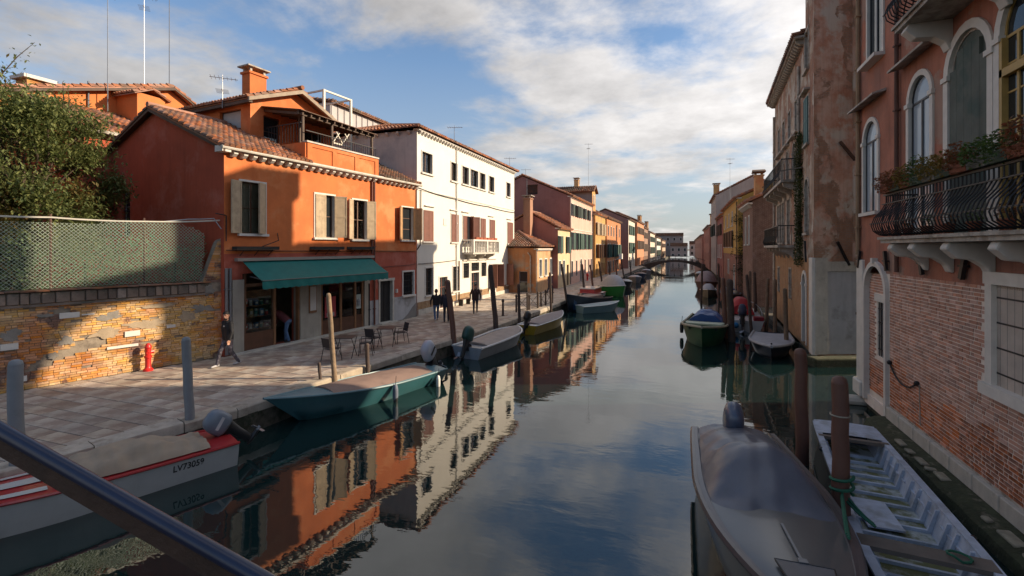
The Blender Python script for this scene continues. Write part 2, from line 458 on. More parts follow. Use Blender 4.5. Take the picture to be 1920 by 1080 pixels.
def window(parent, x, z, w, h, y=0.0, rz=0.0, fm=None, arch=False, cols=2, bars=1, sill=None, trim=None, tw=0.1, shut=None, sm=None,
           louv=False, grille=None, curtain=False, glass=None, rise=None, name='window', back=None, ped=False, sdepth=0.12, ty=0.0):
    """window part with its pieces; origin at the bottom centre of the opening, outer wall face at local y=0"""
    fm = fm or WOOD_FR
    me = shared(('fr', round(w, 3), round(h, 3), arch, cols, bars, fm.name, rise), lambda: frame_mesh(w, h, arch, cols, bars, rise=rise).mesh('window_frame', fm))
    wo = ob(name, me, parent, (x, y, z), (0, 0, rz))
    # panes
    zs = h - ((rise or w / 2) if arch else 0)
    g = glass or (GLASS_CLEAR if back is not None else GLASS)
    pw = w / cols - 0.06; nb = bars + 1; ph = zs / nb - 0.04
    pm = shared(('pane', round(pw, 3), round(ph, 3), g.name), lambda: MB().box(-pw / 2, pw / 2, 0.15, 0.158, 0, ph).mesh('pane', g))
    for i in range(cols):
        for j in range(nb):
            ob('pane', pm, wo, (-w / 2 + w * (i + 0.5) / cols, 0, zs * j / nb + 0.02))
    if arch:
        r = w / 2 - 0.04; k = (rise or w / 2) - 0.04
        am = shared(('apane', round(w, 3), g.name, rise), lambda: MB().prism([(r * math.cos(math.pi * i / 12), k * math.sin(math.pi * i / 12)) for i in range(13)], 0.008, 'y', 0.15).mesh('pane', g))
        ob('pane', am, wo, (0, 0, zs))
    if back is not None:
        bm_ = shared(('bk', round(w, 3), round(h, 3), back.name), lambda: MB().box(-w / 2, w / 2, 0.22, 0.24, 0, h).mesh('blind', back))
        ob('blind', bm_, wo)
    if sill is not None:
        sm_ = shared(('sill', round(w, 3), sill.name, sdepth), lambda: MB().box(-w / 2 - 0.12, w / 2 + 0.12, -sdepth, 0.13, -0.09, 0.004).mesh('sill', sill))
        ob('sill', sm_, wo, (0, ty, 0))
    if trim is not None:
        def tm():
            mb = MB(); y0, y1 = -0.035, 0.125
            e = 0.004; mb.box(-w / 2 - tw, -w / 2 + e, y0, y1, 0.005, zs); mb.box(w / 2 - e, w / 2 + tw, y0, y1, 0.005, zs)
            if not arch: mb.box(-w / 2 - tw, w / 2 + tw, y0 - 0.003, y1, h - e, h + tw)
            else:
                n = 12; r = w / 2 - e; k = (rise or w / 2) - e
                for i in range(n):
                    a, b = math.pi * i / n, math.pi * (i + 1) / n
                    mb.prism([(r * math.cos(a), zs + k * math.sin(a)), ((r + tw) * math.cos(a), zs + (k + tw) * math.sin(a)), ((r + tw) * math.cos(b), zs + (k + tw) * math.sin(b)), (r * math.cos(b), zs + k * math.sin(b))], y1 - y0, 'y', y0)
                for sx in (-1, 1): mb.box(sx * (r + tw / 2) - tw * 0.75, sx * (r + tw / 2) + tw * 0.75, y0 - 0.03, y1 - 0.01, zs - 0.07, zs + 0.03)
            if ped:
                mb.box(-w / 2 - tw - 0.12, w / 2 + tw + 0.12, -0.22, 0.1, h + tw + 0.12, h + tw + 0.2)
            return mb.mesh('surround', trim)
        ob('surround', shared(('trim', round(w, 3), round(h, 3), arch, trim.name, tw, ped, rise), tm), wo, (0, ty, 0))
    if shut is not None:                    # shut: (left angle, right angle) in degrees, None = no leaf; 0 closed, 180 flat on the wall
        sw = w / 2 - 0.005
        sme = shared(('sh', round(sw, 3), round(h, 3), sm.name, louv), lambda: shutter_mesh(sw, h - 0.02, louv).mesh('shutter', sm))
        if shut[0] is not None: ob('shutter', sme, wo, (-w / 2, -0.045, 0.01), (0, 0, -R(shut[0])))
        if shut[1] is not None: 
            s2 = shared(('sh2', round(sw, 3), round(h, 3), sm.name, louv), lambda: MB.mesh(_mirx(shutter_mesh(sw, h - 0.02, louv)), 'shutter', sm))
            ob('shutter', s2, wo, (w / 2, -0.045, 0.01), (0, 0, R(shut[1])))
    if grille is not None:                  # (vertical bars, cross bars)
        nv, nh = grille
        vb = shared(('gv', round(h, 3)), lambda: MB().tube([(0, 0.06, 0), (0, 0.06, h)], 0.012, 5).mesh('bar', IRON))
        hb = shared(('gh', round(w, 3)), lambda: MB().box(-w / 2, w / 2, 0.045, 0.053, -0.015, 0.015).mesh('bar', IRON))
        for i in range(nv): ob('bar', vb, wo, (-w / 2 + w * (i + 0.5) / nv, 0, 0))
        for j in range(nh): ob('bar', hb, wo, (0, 0, h * (j + 0.5) / nh))
    return wo
def _mirx(mb):
    mb.v = [(-a, b, c) for a, b, c in mb.v]; mb.f = [f[::-1] for f in mb.f]; return mb
def tiles(parent, x0, x1, y0, z0, y1, z1, m=None, pitch=0.21, course=0.36, lim=None, name='roof_tiles', loc=(0, 0, 0), rot=(0, 0, 0)):
    """barrel tiles on a slope from eave (y0,z0) up to (y1,z1); lim(x)->(f0,f1) trims hips"""
    mb = MB(); L = math.hypot(y1 - y0, z1 - z0); n = max(1, int((x1 - x0) / pitch)); pw = (x1 - x0) / n
    uy, uz = (y1 - y0) / L, (z1 - z0) / L
    ny, nz_ = -uz, uy
    if ny * 0 + nz_ < 0: ny, nz_ = -ny, -nz_
    rnd = random.Random(int((x0 + z0 * 7 + y1 * 3) * 100))
    prof = [(-0.5, 0.0), (-0.36, 0.2), (0, 0.33), (0.36, 0.2), (0.5, 0.0)]
    for i in range(n):
        xc = x0 + pw * (i + 0.5)
        f0, f1 = lim(xc) if lim else (0.0, 1.0)
        if f1 - f0 < 0.02: continue
        a, e = f0 * L, f1 * L
        k = max(1, round((e - a) / course)); st = (e - a) / k
        for j in range(k):
            s0, s1 = a + st * j - 0.03, a + st * (j + 1)
            jx = rnd.uniform(-0.012, 0.012); h0 = pw * rnd.uniform(0.95, 1.15) + 0.03; h1 = pw * 0.8
            vs = []
            for s, hh, ww in ((s0, h0, 0.95), (s1, h1, 0.8)):
                lift = 0.035 if s == s0 else 0.0
                for px, pz in prof:
                    hgt = pz * hh * 1.6 + lift
                    vs.append((xc + px * pw * ww + jx, y0 + uy * s + ny * hgt, z0 + uz * s + nz_ * hgt))
            mb.add(vs, [(0, 1, 6, 5), (1, 2, 7, 6), (2, 3, 8, 7), (3, 4, 9, 8), (0, 4, 3, 2, 1)])
    # bed under the tiles
    if lim is None:
        mb.add([(x0, y0, z0 - 0.0), (x1, y0, z0), (x1, y1, z1), (x0, y1, z1), (x0, y0, z0 - 0.06), (x1, y0, z0 - 0.06), (x1, y1, z1 - 0.06), (x0, y1, z1 - 0.06)],
               [(0, 1, 2, 3), (7, 6, 5, 4), (0, 4, 5, 1), (1, 5, 6, 2), (3, 7, 4, 0)])
    else:
        pts = [(x0 + (x1 - x0) * i / 24) for i in range(25)]
        lo = [lim(min(max(p, x0 + 1e-3), x1 - 1e-3)) for p in pts]
        vs = [(p, y0 + uy * f[0] * L, z0 + uz * f[0] * L) for p, f in zip(pts, lo)] + [(p, y0 + uy * f[1] * L, z0 + uz * f[1] * L) for p, f in zip(pts, lo)]
        mb.add(vs, [(i, i + 1, 26 + i, 25 + i) for i in range(24)])
    return stuff(mb.build(name, m or TILE, parent, loc=loc, rot=rot, fix=False))
def ridge_cap(parent, a, b, m=None, r=0.11):
    return MB().tube([a, b], r, 8).build('ridge_tiles', m or TILE, parent)
def brackets(parent, x0, x1, n, y, z, m, sx=0.12, sy=0.2, sz=0.13, rot=(0, 0, 0), loc=(0, 0, 0), name='cornice_bracket'):
    me = shared(('brk', sx, sy, sz, m.name), lambda: MB().prism([(0, 0), (-sy, 0), (-sy, -sz * 0.45), (-sy * 0.5, -sz), (0, -sz)], sx, 'x', -sx / 2).mesh('bracket', m))
    Mx = Matrix.Translation(loc) @ Matrix.Rotation(rot[2], 4, 'Z')
    for i in range(n):
        p = Mx @ Vector((x0 + (x1 - x0) * (i + 0.5) / n, y, z))
        ob(name, me, parent, p, rot)
def slab(parent, name, m, x0, x1, y0, y1, z0, z1): return MB().box(x0, x1, y0, y1, z0, z1).build(name, m, parent)
def chimney(parent, x, y, z0, z1, m, w=0.7, d=0.5, cap='flat', rz=0.0):
    mb = MB().box(-w / 2, w / 2, -d / 2, d / 2, z0, z1)
    mb.box(-w / 2 - 0.06, w / 2 + 0.06, -d / 2 - 0.06, d / 2 + 0.06, z1, z1 + 0.1)
    o = mb.build('chimney', m, parent, loc=(x, y, 0), rot=(0, 0, rz))
    c = MB(); t = z1 + 0.1
    for sx in (-1, 1):
        for sy in (-1, 1): c.box(sx * w * 0.4 - 0.05, sx * w * 0.4 + 0.05, sy * d * 0.38 - 0.05, sy * d * 0.38 + 0.05, t, t + 0.2)
    if cap == 'flat': c.box(-w * 0.68, w * 0.68, -d * 0.72, d * 0.72, t + 0.2, t + 0.26)
    else: c.prism([(-w * 0.75, t + 0.2), (w * 0.75, t + 0.2), (w * 0.7, t + 0.26), (0, t + 0.45), (-w * 0.7, t + 0.26)], d * 1.5, 'y', -d * 0.75)
    c.build('chimney_cap', TILE_D if cap != 'flat' else STONE_M, o)
    return o
def antenna(label, x, y, z, h, kind=0, rz=0.3, group='rooftop aerials'):
    t = thing('roof_antenna', label, 'antenna', (x, y, z), rz, group)
    MB().tube([(0, 0, 0), (0.0, 0, h)], [0.024, 0.014], 6).build('mast', STEEL, t)
    mb = MB(); zt = h - 0.15
    mb.tube([(-0.5, 0, zt), (0.6, 0, zt)], 0.014, 4)
    for i in range(7):
        q = -0.45 + i * 0.16; l = 0.34 - 0.02 * i
        mb.tube([(q, -l, zt), (q, l, zt)], 0.008, 4)
    if kind:
        mb.tube([(0, -0.4, zt - 0.6), (0, 0.4, zt - 0.6)], 0.012, 4)
        for i in range(5): mb.tube([(-0.25, -0.3 + i * 0.15, zt - 0.6), (0.25, -0.3 + i * 0.15, zt - 0.6)], 0.008, 4)
    mb.build('aerial', STEEL, t)
    return t
def pipe(parent, x, z0, z1, y=-0.07, m=None, r=0.045, name='drainpipe'):
    mb = MB().tube([(x, y, z0), (x, y, z1)], r, 8)
    for k in range(int((z1 - z0) / 1.6)): mb.box(x - r * 1.5, x + r * 1.5, y - r * 1.2, 0.0, z0 + 0.8 + k * 1.6, z0 + 0.84 + k * 1.6)
    return mb.build(name, m or STEEL, parent, smooth=True)
def wire(pts, r=0.012, sag=0.0, seg=10):
    out_ = []
    for a, b in zip(pts[:-1], pts[1:]):
        a, b = Vector(a), Vector(b)
        for i in range(seg):
            u = i / seg; p = a.lerp(b, u); p.z -= sag * 4 * u * (1 - u); out_.append(p)
    out_.append(Vector(pts[-1]))
    return MB().tube(out_, r, 5)
def text_mesh(txt, size, m, depth=0.004):
    cu = bpy.data.curves.new('lettering', 'FONT'); cu.body = txt; cu.size = size; cu.extrude = depth; cu.offset = size * 0.01; cu.align_x = 'CENTER'
    o = bpy.data.objects.new('lettering_tmp', cu); COL.objects.link(o)
    dg = bpy.context.evaluated_depsgraph_get()
    me = bpy.data.meshes.new_from_object(o.evaluated_get(dg))
    bpy.data.objects.remove(o); bpy.data.curves.remove(cu)
    me.materials.clear(); me.materials.append(m)
    return me
# ---------------------------------------------------------------- setting: water, land, quay
PAVE = 0.7
EDGE = [(-13.2, -14), (-12.2, 0), (-11.6, 4.5), (-10.75, 7.7), (-10.32, 9.2), (-10.12, 13.7), (-9.55, 19), (-8.95, 24), (-8.6, 33), (-8.0, 110), (-7.5, 400)]
def edge_x(y):
    for (x0, y0), (x1, y1) in zip(EDGE[:-1], EDGE[1:]):
        if y <= y1: return x0 + (x1 - x0) * (y - y0) / (y1 - y0)
    return EDGE[-1][0]
wt = MB().add([(-60, -120, 0), (60, -120, 0), (60, 900, 0), (-60, 900, 0)], [(0, 1, 2, 3)]).build('canal_water', mat_water(), fix=False)
tag(wt, 'calm dark green canal water mirroring houses and sky', kind='structure')
SOIL = mat('packed_earth', (0.13, 0.11, 0.09), 0.95, 0.25, 1.0)
gr = MB().add([(-2500, -2500, -1.6), (2500, -2500, -1.6), (2500, 2500, -1.6), (-2500, 2500, -1.6)], [(0, 1, 2, 3)]).build('ground', SOIL, fix=False)
tag(gr, 'broad lagoon bed and ground under the town', kind='structure')
QUAYW = mat('quay_masonry', (0.10, 0.085, 0.065), 0.9, 0.4, 3, col2=(0.03, 0.035, 0.02), c2amt=0.6, bump=0.6, bscale=12)
mb = MB()
le = [(x - 0.42, y) for x, y in EDGE]
mb.prism([(-700, -14)] + le + [(-700, 400)], 1.6 + PAVE - 0.1, 'z', -1.6)
tag(mb.build('quay_land', mat('mortar_bed', (0.05, 0.042, 0.036), 0.95, 0.25, 3)), 'low stone embankment ground along the left bank', kind='structure')
mb = MB()
mb.prism([(5.06, -14), (5.06, 17.3), (60, 39.5), (60, -14)], 1.6 + 0.3, 'z', -1.6)
mb.prism([(4.95, 22.5), (60, 44.8), (60, 400), (4.6, 400)], 1.6 + 0.3, 'z', -1.6)
tag(mb.build('bank_land', QUAYW), 'masonry footing ground under the right bank houses', kind='structure')
# quay face and kerb stones
mb = MB()
for (x0, y0), (x1, y1) in zip(EDGE[:-1], EDGE[1:]):
    mb.add([(x0 - 0.05, y0, -1.6), (x1 - 0.05, y1, -1.6), (x1 - 0.05, y1, PAVE - 0.2), (x0 - 0.05, y0, PAVE - 0.2), (x0 - 0.5, y0, PAVE - 0.2), (x1 - 0.5, y1, PAVE - 0.2)], [(0, 1, 2, 3), (3, 2, 5, 4)])
qw = tag(mb.build('quay_wall', QUAYW, fix=False), 'dark weedy masonry face of the left quay', kind='structure')
KERB = mat('kerb_stone', (0.40, 0.34, 0.27), 0.85, 0.2, 3, col2=(0.25, 0.20, 0.15), c2amt=0.4, bump=0.5, bscale=16, rand=0.15)
y = -6.0; rk = random.Random(3)
while y < 70:
    L = rk.uniform(1.1, 1.9) if y < 34 else 2.6
    x0, x1 = edge_x(y), edge_x(y + L)
    a = math.atan2(x0 - x1, L)
    mb = MB(); g = 0.012
    prof = [(0.0, -0.24), (0.0, -0.05), (-0.015, -0.018), (-0.05, 0.0), (-0.44, 0.0), (-0.45, -0.01), (-0.45, -0.24)]
    dz = rk.uniform(-0.008, 0.008)
    mb.loft([[(px + (rk.uniform(-0.012, 0.012) if -0.1 < px <= 0 else 0), t, pz + dz) for px, pz in prof] for t in (g, L * 0.5, math.hypot(L, x1 - x0) - g)])
    ob('kerb_stone', mb.mesh('kerb_stone', KERB), qw, (x0, y, PAVE + 0.035), (0, 0, a))
    y += L
# paving slabs, laid in courses across the quay
PAVER = mat('trachyte_paver', (0.41, 0.345, 0.28), 0.8, 0.25, 2.2, col2=(0.27, 0.20, 0.16), c2amt=0.5, bump=0.45, bscale=14, rand=0.17)
FAC = [(-18.6, 4.0), (-17.62, 7.7), (-15.95, 13.0), (-14.75, 24.4), (-15.05, 25.0), (-15.05, 42.3), (-16.5, 42.4), (-16.5, 45)]
def fac_x(y):
    if y < 4: return -18.6 - (4 - y) * 0.1
    for (x0, y0), (x1, y1) in zip(FAC[:-1], FAC[1:]):
        if y <= y1: return x0 + (x1 - x0) * (y - y0) / (y1 - y0)
    return -12.5
pv = []
y = -1.0; rp = random.Random(11); row = 0
while y < 46:
    dy = rp.choice((0.42, 0.46, 0.5)) * (1.0 if y < 30 else 1.5)
    xa, xb = fac_x(y + dy * 0.5) + 0.02, edge_x(y + dy * 0.5) - 0.47
    x = xb - rp.uniform(0.2, 0.9); pv.append((x, xb, y, dy))
    while x > xa:
        l = rp.uniform(0.6, 1.25); x2 = max(xa, x - l)
        if x - x2 > 0.1: pv.append((x2, x, y, dy))
        x = x2
    y += dy; row += 1
def pv_d(p): return -p[0] * math.sin(YAW) + p[2] * math.cos(YAW)
vis = []
rest = []
for p in pv:
    d = pv_d(p); xc = ((p[0] + p[1]) / 2) * math.cos(YAW) + p[2] * math.sin(YAW)
    (vis if d > 3 and abs(xc / d) < 1.12 else rest).append(p)
vis.sort(key=pv_d)
pave = thing('pavement', '', '')
for k in list(pave.keys()): del pave[k]
tag(pave, 'grey brown stone slab pavement of the left quay', kind='structure')
def slab_geo(mb, w_, dy, ox=0, oy=0, oz=0, b=0.006):
    g = 0.010
    x0, x1, y0, y1 = ox + g, ox + w_ - g, oy + g, oy + dy - g
    mb.add([(x0, y0, oz - 0.08), (x1, y0, oz - 0.08), (x1, y1, oz - 0.08), (x0, y1, oz - 0.08), (x0, y0, oz - b), (x1, y0, oz - b), (x1, y1, oz - b), (x0, y1, oz - b),
            (x0 + b, y0 + b, oz), (x1 - b, y0 + b, oz), (x1 - b, y1 - b, oz), (x0 + b, y1 - b, oz)],
           [(0, 1, 5, 4), (1, 2, 6, 5), (2, 3, 7, 6), (3, 0, 4, 7), (4, 5, 9, 8), (5, 6, 10, 9), (6, 7, 11, 10), (7, 4, 8, 11), (8, 9, 10, 11)])
for p in vis[:300]:
    mb = MB(); slab_geo(mb, p[1] - p[0], p[3])
    ob('paving_slab', mb.mesh('paving_slab', PAVER, fix=False), pave, (p[0], p[2], PAVE + rp.uniform(-0.004, 0.004)), (R(rp.uniform(-0.25, 0.25)), R(rp.uniform(-0.2, 0.2)), 0))
mb = MB()
for p in vis[300:] + rest: slab_geo(mb, p[1] - p[0], p[3], p[0], p[2], PAVE + rp.uniform(-0.004, 0.004))
stuff(mb.build('far_paving_slabs', PAVER, pave, fix=False))
mb = MB().prism([(-12.6, 46), (edge_x(46) - 0.46, 46), (edge_x(110) - 0.46, 110), (-11.0, 110)], 0.1, 'z', PAVE - 0.1)
mb.build('far_paving', PAVER, pave)
# ---------------------------------------------------------------- generic canal house
def house(name, label, x, y, rz, L, D, ze, rise, wm, wins, em=None, tm=None, corn=STONE_W, nb=0, z0=0.7, ridge=0.5, side=True, far=False, group=None, eave=0.3, pitch=0.24, cat='house', base=None):
    """facade along local x, depth along local y; wins: list of dicts for window()/doors. ridge: fraction of depth where the ridge runs"""
    b = thing(name, label, cat, (x, y, 0), rz, group)
    hs = [dict(x=q['x'], z=q['z'], w=q['w'], h=q['h'], arch=q.get('arch', False), rise=q.get('rise', q['w'] / 2)) for q in wins if not q.get('end')]
    wall(b, rect(0, L, z0, ze), hs, wm)
    yr = D * ridge; zr = ze + rise
    ends = [q for q in wins if q.get('end')]
    em = em or wm
    eh = [dict(x=-q['x'], z=q['z'], w=q['w'], h=q['h']) for q in ends]
    wall(b, [(-D, z0), (0, z0), (0, ze), (-yr, zr - 0.02), (-D, ze)], eh, em, rot=(0, 0, R(-90)))
    wall(b, [(0, z0), (D, z0), (D, ze), (yr, zr - 0.02), (0, ze)], [], em, loc=(L, 0, 0), rot=(0, 0, R(90)))
    slab(b, 'back_wall', em, 0, L, D - 0.02, D, z0, ze)
    tm = tm or TILE
    sl = rise / yr
    tiles(b, -0.12, L + 0.12, -eave, ze + 0.1 - eave * sl + 0.04, yr, zr + 0.14, tm, pitch)
    tiles(b, -0.12, L + 0.12, D + eave, ze + 0.1 - eave * rise / (D - yr) + 0.04, yr, zr + 0.14, tm, pitch)
    ridge_cap(b, (-0.12, yr, zr + 0.2), (L + 0.12, yr, zr + 0.2), tm)
    slab(b, 'cornice', corn, -0.04, L + 0.04, -0.16, 0.3, ze - 0.06, ze + 0.04)
    if nb: brackets(b, 0.1, L - 0.1, nb, 0.0, ze - 0.065, corn, 0.11, 0.15, 0.13)
    if base: 
        bx_, bm_ = base
        MB().box(0.0, L, -0.03, 0.0, z0, bx_).build('plinth', bm_, b)
    for q in wins:
        k = {a: v for a, v in q.items() if a not in ('x', 'z', 'w', 'h', 'end')}
        if q.get('end'): window(b, 0, q['z'], q['w'], q['h'], rz=R(-90), **k).location = (0, q['x'], q['z'])
        else: window(b, q['x'], q['z'], q['w'], q['h'], **k)
    return b
def W(x, z, w, h, **k): return dict(x=x, z=z, w=w, h=h, **k)
# ================================================================ LEFT BANK: orange corner house with the shop
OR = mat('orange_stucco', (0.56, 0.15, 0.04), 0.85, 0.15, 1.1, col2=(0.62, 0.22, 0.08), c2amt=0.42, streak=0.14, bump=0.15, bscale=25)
OR_G = mat('shaded_orange_stucco', (0.40, 0.075, 0.035), 0.88, 0.16, 0.9, col2=(0.46, 0.13, 0.085), c2amt=0.35, streak=0.3, bump=0.15)  # the front's orange stucco, its redder look in shade put into the colour
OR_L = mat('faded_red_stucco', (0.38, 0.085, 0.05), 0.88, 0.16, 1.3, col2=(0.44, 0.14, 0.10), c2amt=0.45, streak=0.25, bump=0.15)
GREYW = mat('grey_white_plaster', (0.42, 0.42, 0.43), 0.85, 0.12, 1.6, col2=(0.28, 0.27, 0.26), c2amt=0.4, streak=0.3, bump=0.2)
PIL = mat('shop_pillar_stone', (0.36, 0.33, 0.28), 0.8, 0.12, 2, streak=0.3, bump=0.2)
O0 = (-15.95, 13.0); O1 = (-14.75, 24.4)
ORZ = math.atan2(O1[1] - O0[1], O1[0] - O0[0])
oh = thing('corner_house', 'orange stuccoed corner house with shop, green awning and roof terrace', 'house', (O0[0], O0[1], 0), ORZ)
OL = 11.46
wd = [W(1.15, 5.25, 1.02, 2.0), W(4.7, 5.17, 1.1, 1.95), W(6.9, 5.12, 0.95, 1.95), W(10.65, 5.15, 1.0, 1.85)]
wall(oh, rect(0, OL, 4.48, 8.3), wd, OR)
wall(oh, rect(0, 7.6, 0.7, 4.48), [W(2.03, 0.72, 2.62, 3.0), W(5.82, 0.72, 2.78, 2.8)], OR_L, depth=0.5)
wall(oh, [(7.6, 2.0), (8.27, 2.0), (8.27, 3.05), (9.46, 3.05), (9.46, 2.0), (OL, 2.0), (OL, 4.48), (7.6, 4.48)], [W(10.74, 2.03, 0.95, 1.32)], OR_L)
for a, c in ((7.6, 8.27), (9.46, OL)): wall(oh, rect(a, c, 0.7, 2.0), [], GREYW, loc=(0, -0.012, 0), name='whitewashed_base')
MB().prism([(10.2, 0.7), (OL, 0.7), (OL, 1.55), (11.1, 1.3), (10.7, 0.95)], 0.02, 'y', -0.033).build('render_patch', mat('cement_render', (0.20, 0.19, 0.18), 0.9, 0.2, 3), oh)
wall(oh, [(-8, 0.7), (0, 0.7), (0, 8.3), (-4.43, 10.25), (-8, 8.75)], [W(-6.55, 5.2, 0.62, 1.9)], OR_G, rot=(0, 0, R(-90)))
wall(oh, [(0, 0.7), (8, 0.7), (8, 8.75), (4.43, 10.25), (0, 8.3)], [], OR, loc=(OL, 0, 0), rot=(0, 0, R(90)))
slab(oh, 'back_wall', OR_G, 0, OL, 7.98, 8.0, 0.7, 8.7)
window(oh, 0, 5.2, 0.62, 1.9, rz=R(-90), grille=(3, 6), fm=GREY_P, cols=1, bars=2).location = (0, 6.55, 5.2)
# cornice, gutter, brackets
slab(oh, 'cornice', STONE_W, -0.1, OL + 0.05, -0.2, 0.2, 8.27, 8.37)
MB().tube([(-0.3, -0.33, 8.35), (OL + 0.1, -0.33, 8.33)], 0.075, 8).build('gutter', STONE, oh, smooth=True)
brackets(oh, 0.1, 8.0, 20, 0.0, 8.265, STONE_W, 0.16, 0.26, 0.17)
brackets(oh, 8.15, OL, 9, 0.0, 8.265, STONE_W, 0.14, 0.24, 0.16)
MB().box(-0.28, 0.05, -0.34, 0.1, 8.2, 8.42).build('cornice_end', STONE_W, oh)
# roofs
tiles(oh, -0.28, 3.7, -0.36, 8.36, 4.43, 10.42, TILE)
tiles(oh, -0.28, OL, 8.3, 8.65, 4.43, 10.42, TILE_D)
tiles(oh, 8.25, OL, -0.36, 8.36, 4.43, 10.42, TILE_D)
ridge_cap(oh, (-0.28, 4.43, 10.5), (3.0, 4.43, 10.5))
MB().prism([(-8.3, 8.58), (-4.43, 10.22), (0.34, 8.2), (0.34, 8.32), (-4.43, 10.36), (-8.3, 8.7)], 0.08, 'y', 0.2).build('verge', WOOD_D, oh, loc=(-0.45, 0, 0), rot=(0, 0, R(-90)))
# terrace parapet with recessed panels
par = MB().box(3.7, 8.2, -0.02, 0.16, 8.38, 9.33).build('parapet', OR, oh)
MB().box(3.66, 8.24, -0.08, 0.22, 9.33, 9.4).build('coping', STONE, par)
for i in range(4): MB().box(3.7 + i * 1.42, 3.95 + i * 1.42, -0.06, -0.02, 8.42, 9.3).build('pilaster', OR, par)
MB().box(3.95, 8.2, -0.058, -0.02, 9.16, 9.3).build('band', OR, par)
MB().box(3.7, 8.2, 0.16, 2.6, 8.3, 8.45).build('terrace_floor', TILE_D, oh)
MB().box(3.62, 3.7, 0.0, 2.6, 8.4, 9.33).build('parapet_return', OR, oh)
# iron rails on the terrace
me = MB().tube([(0, 0, 0), (0, 0, 0.8)], 0.014, 5).mesh('baluster', IRON)
rl = MB().box(3.72, 8.15, 0.06, 0.1, 9.85, 9.88).build('terrace_railing', IRON, oh)
for i in range(26): ob('baluster', me, rl, (4.4 + i * 0.15, 0.08, 9.05))
rl2 = MB().box(3.64, 3.68, 0.3, 2.5, 10.2, 10.24).build('terrace_railing', IRON, oh)
for i in range(12): ob('baluster', me, rl2, (3.66, 0.4 + i * 0.18, 9.4))
# rooftop room
wall(oh, [(2.9, 8.4), (7.6, 8.4), (7.6, 11.35), (5.3, 12.25), (2.9, 11.35)], [W(4.0, 8.7, 0.9, 2.1), W(6.4, 9.3, 1.2, 1.3)], OR, loc=(0, 2.6, 0))
wall(oh, rect(-7.5, -2.6, 8.4, 11.35), [W(-4.0, 10.05, 1.5, 0.95)], OR, loc=(2.9, 0, 0), rot=(0, 0, R(-90)))
slab(oh, 'rooftop_side', OR, 7.58, 7.6, 2.6, 7.5, 8.4, 11.3)
slab(oh, 'rooftop_back', OR, 2.9, 7.6, 7.48, 7.5, 8.4, 11.3)
window(oh, 4.0, 8.7, 0.9, 2.1, y=2.6, cols=1, bars=2)
window(oh, 6.4, 9.3, 1.2, 1.3, y=2.6)
window(oh, 0, 10.05, 1.5, 0.95, rz=R(-90), cols=1, bars=0, fm=WOOD_D, glass=mat('pale_blind', (0.42, 0.42, 0.42), 0.5, 0.1)).location = (2.9, 4.0, 10.05)
tiles(oh, -7.9, -2.2, 0.0, 11.28, 2.75, 12.42, TILE, loc=(2.55, 0, 0), rot=(0, 0, R(-90)))
tiles(oh, 2.2, 7.9, 0.0, 11.22, 2.65, 12.42, TILE, loc=(7.95, 0, 0), rot=(0, 0, R(90)))
MB().prism([(2.5, 11.12), (5.3, 12.2), (7.98, 11.06), (7.98, 11.22), (5.3, 12.38), (2.5, 11.28)], 0.1, 'y', 2.1).build('barge_board', mat('weathered_board', (0.30, 0.24, 0.18), 0.8, 0.2, 4), oh)
ridge_cap(oh, (5.3, 2.1, 12.5), (5.3, 7.9, 12.5))
MB().box(2.55, 2.72, 2.2, 7.8, 11.08, 11.2).build('gutter', WOOD_D, oh)
chimney(oh, 3.75, 3.5, 11.4, 12.75, OR, 0.85, 0.55, 'flat')
# pergola over the terrace
pg = MB().bar((3.5, 0.3, 10.62), (8.25, 0.3, 10.52), 0.1, 0.16).build('pergola', WOOD_D, oh)
for px in (3.75, 5.4, 8.1): MB().box(px - 0.05, px + 0.05, 0.25, 0.35, 9.4, 10.5).build('post', WOOD_D, pg)
for px in (4.15, 4.3): MB().box(px - 0.05, px + 0.05, 0.9, 1.0, 8.45, 10.7).build('post', WOOD_D, pg)
me = MB().bar((0, 0.1, 10.56), (0, 2.6, 11.0), 0.07, 0.11).mesh('rafter', WOOD_D)
for i in range(11): ob('rafter', me, pg, (3.6 + i * 0.45, 0, 0))
MB().add([(3.45, 0.05, 10.69), (8.3, 0.05, 10.59), (8.3, 2.65, 11.06), (3.45, 2.65, 11.16), (3.45, 0.05, 10.72), (8.3, 0.05, 10.62), (8.3, 2.65, 11.09), (3.45, 2.65, 11.19)], [(3, 2, 1, 0), (4, 5, 6, 7), (0, 1, 5, 4), (1, 2, 6, 5), (3, 0, 4, 7), (2, 3, 7, 6)]).build('reed_cover', mat('reed_matting', (0.16, 0.10, 0.07), 0.9, 0.3, 8), pg)
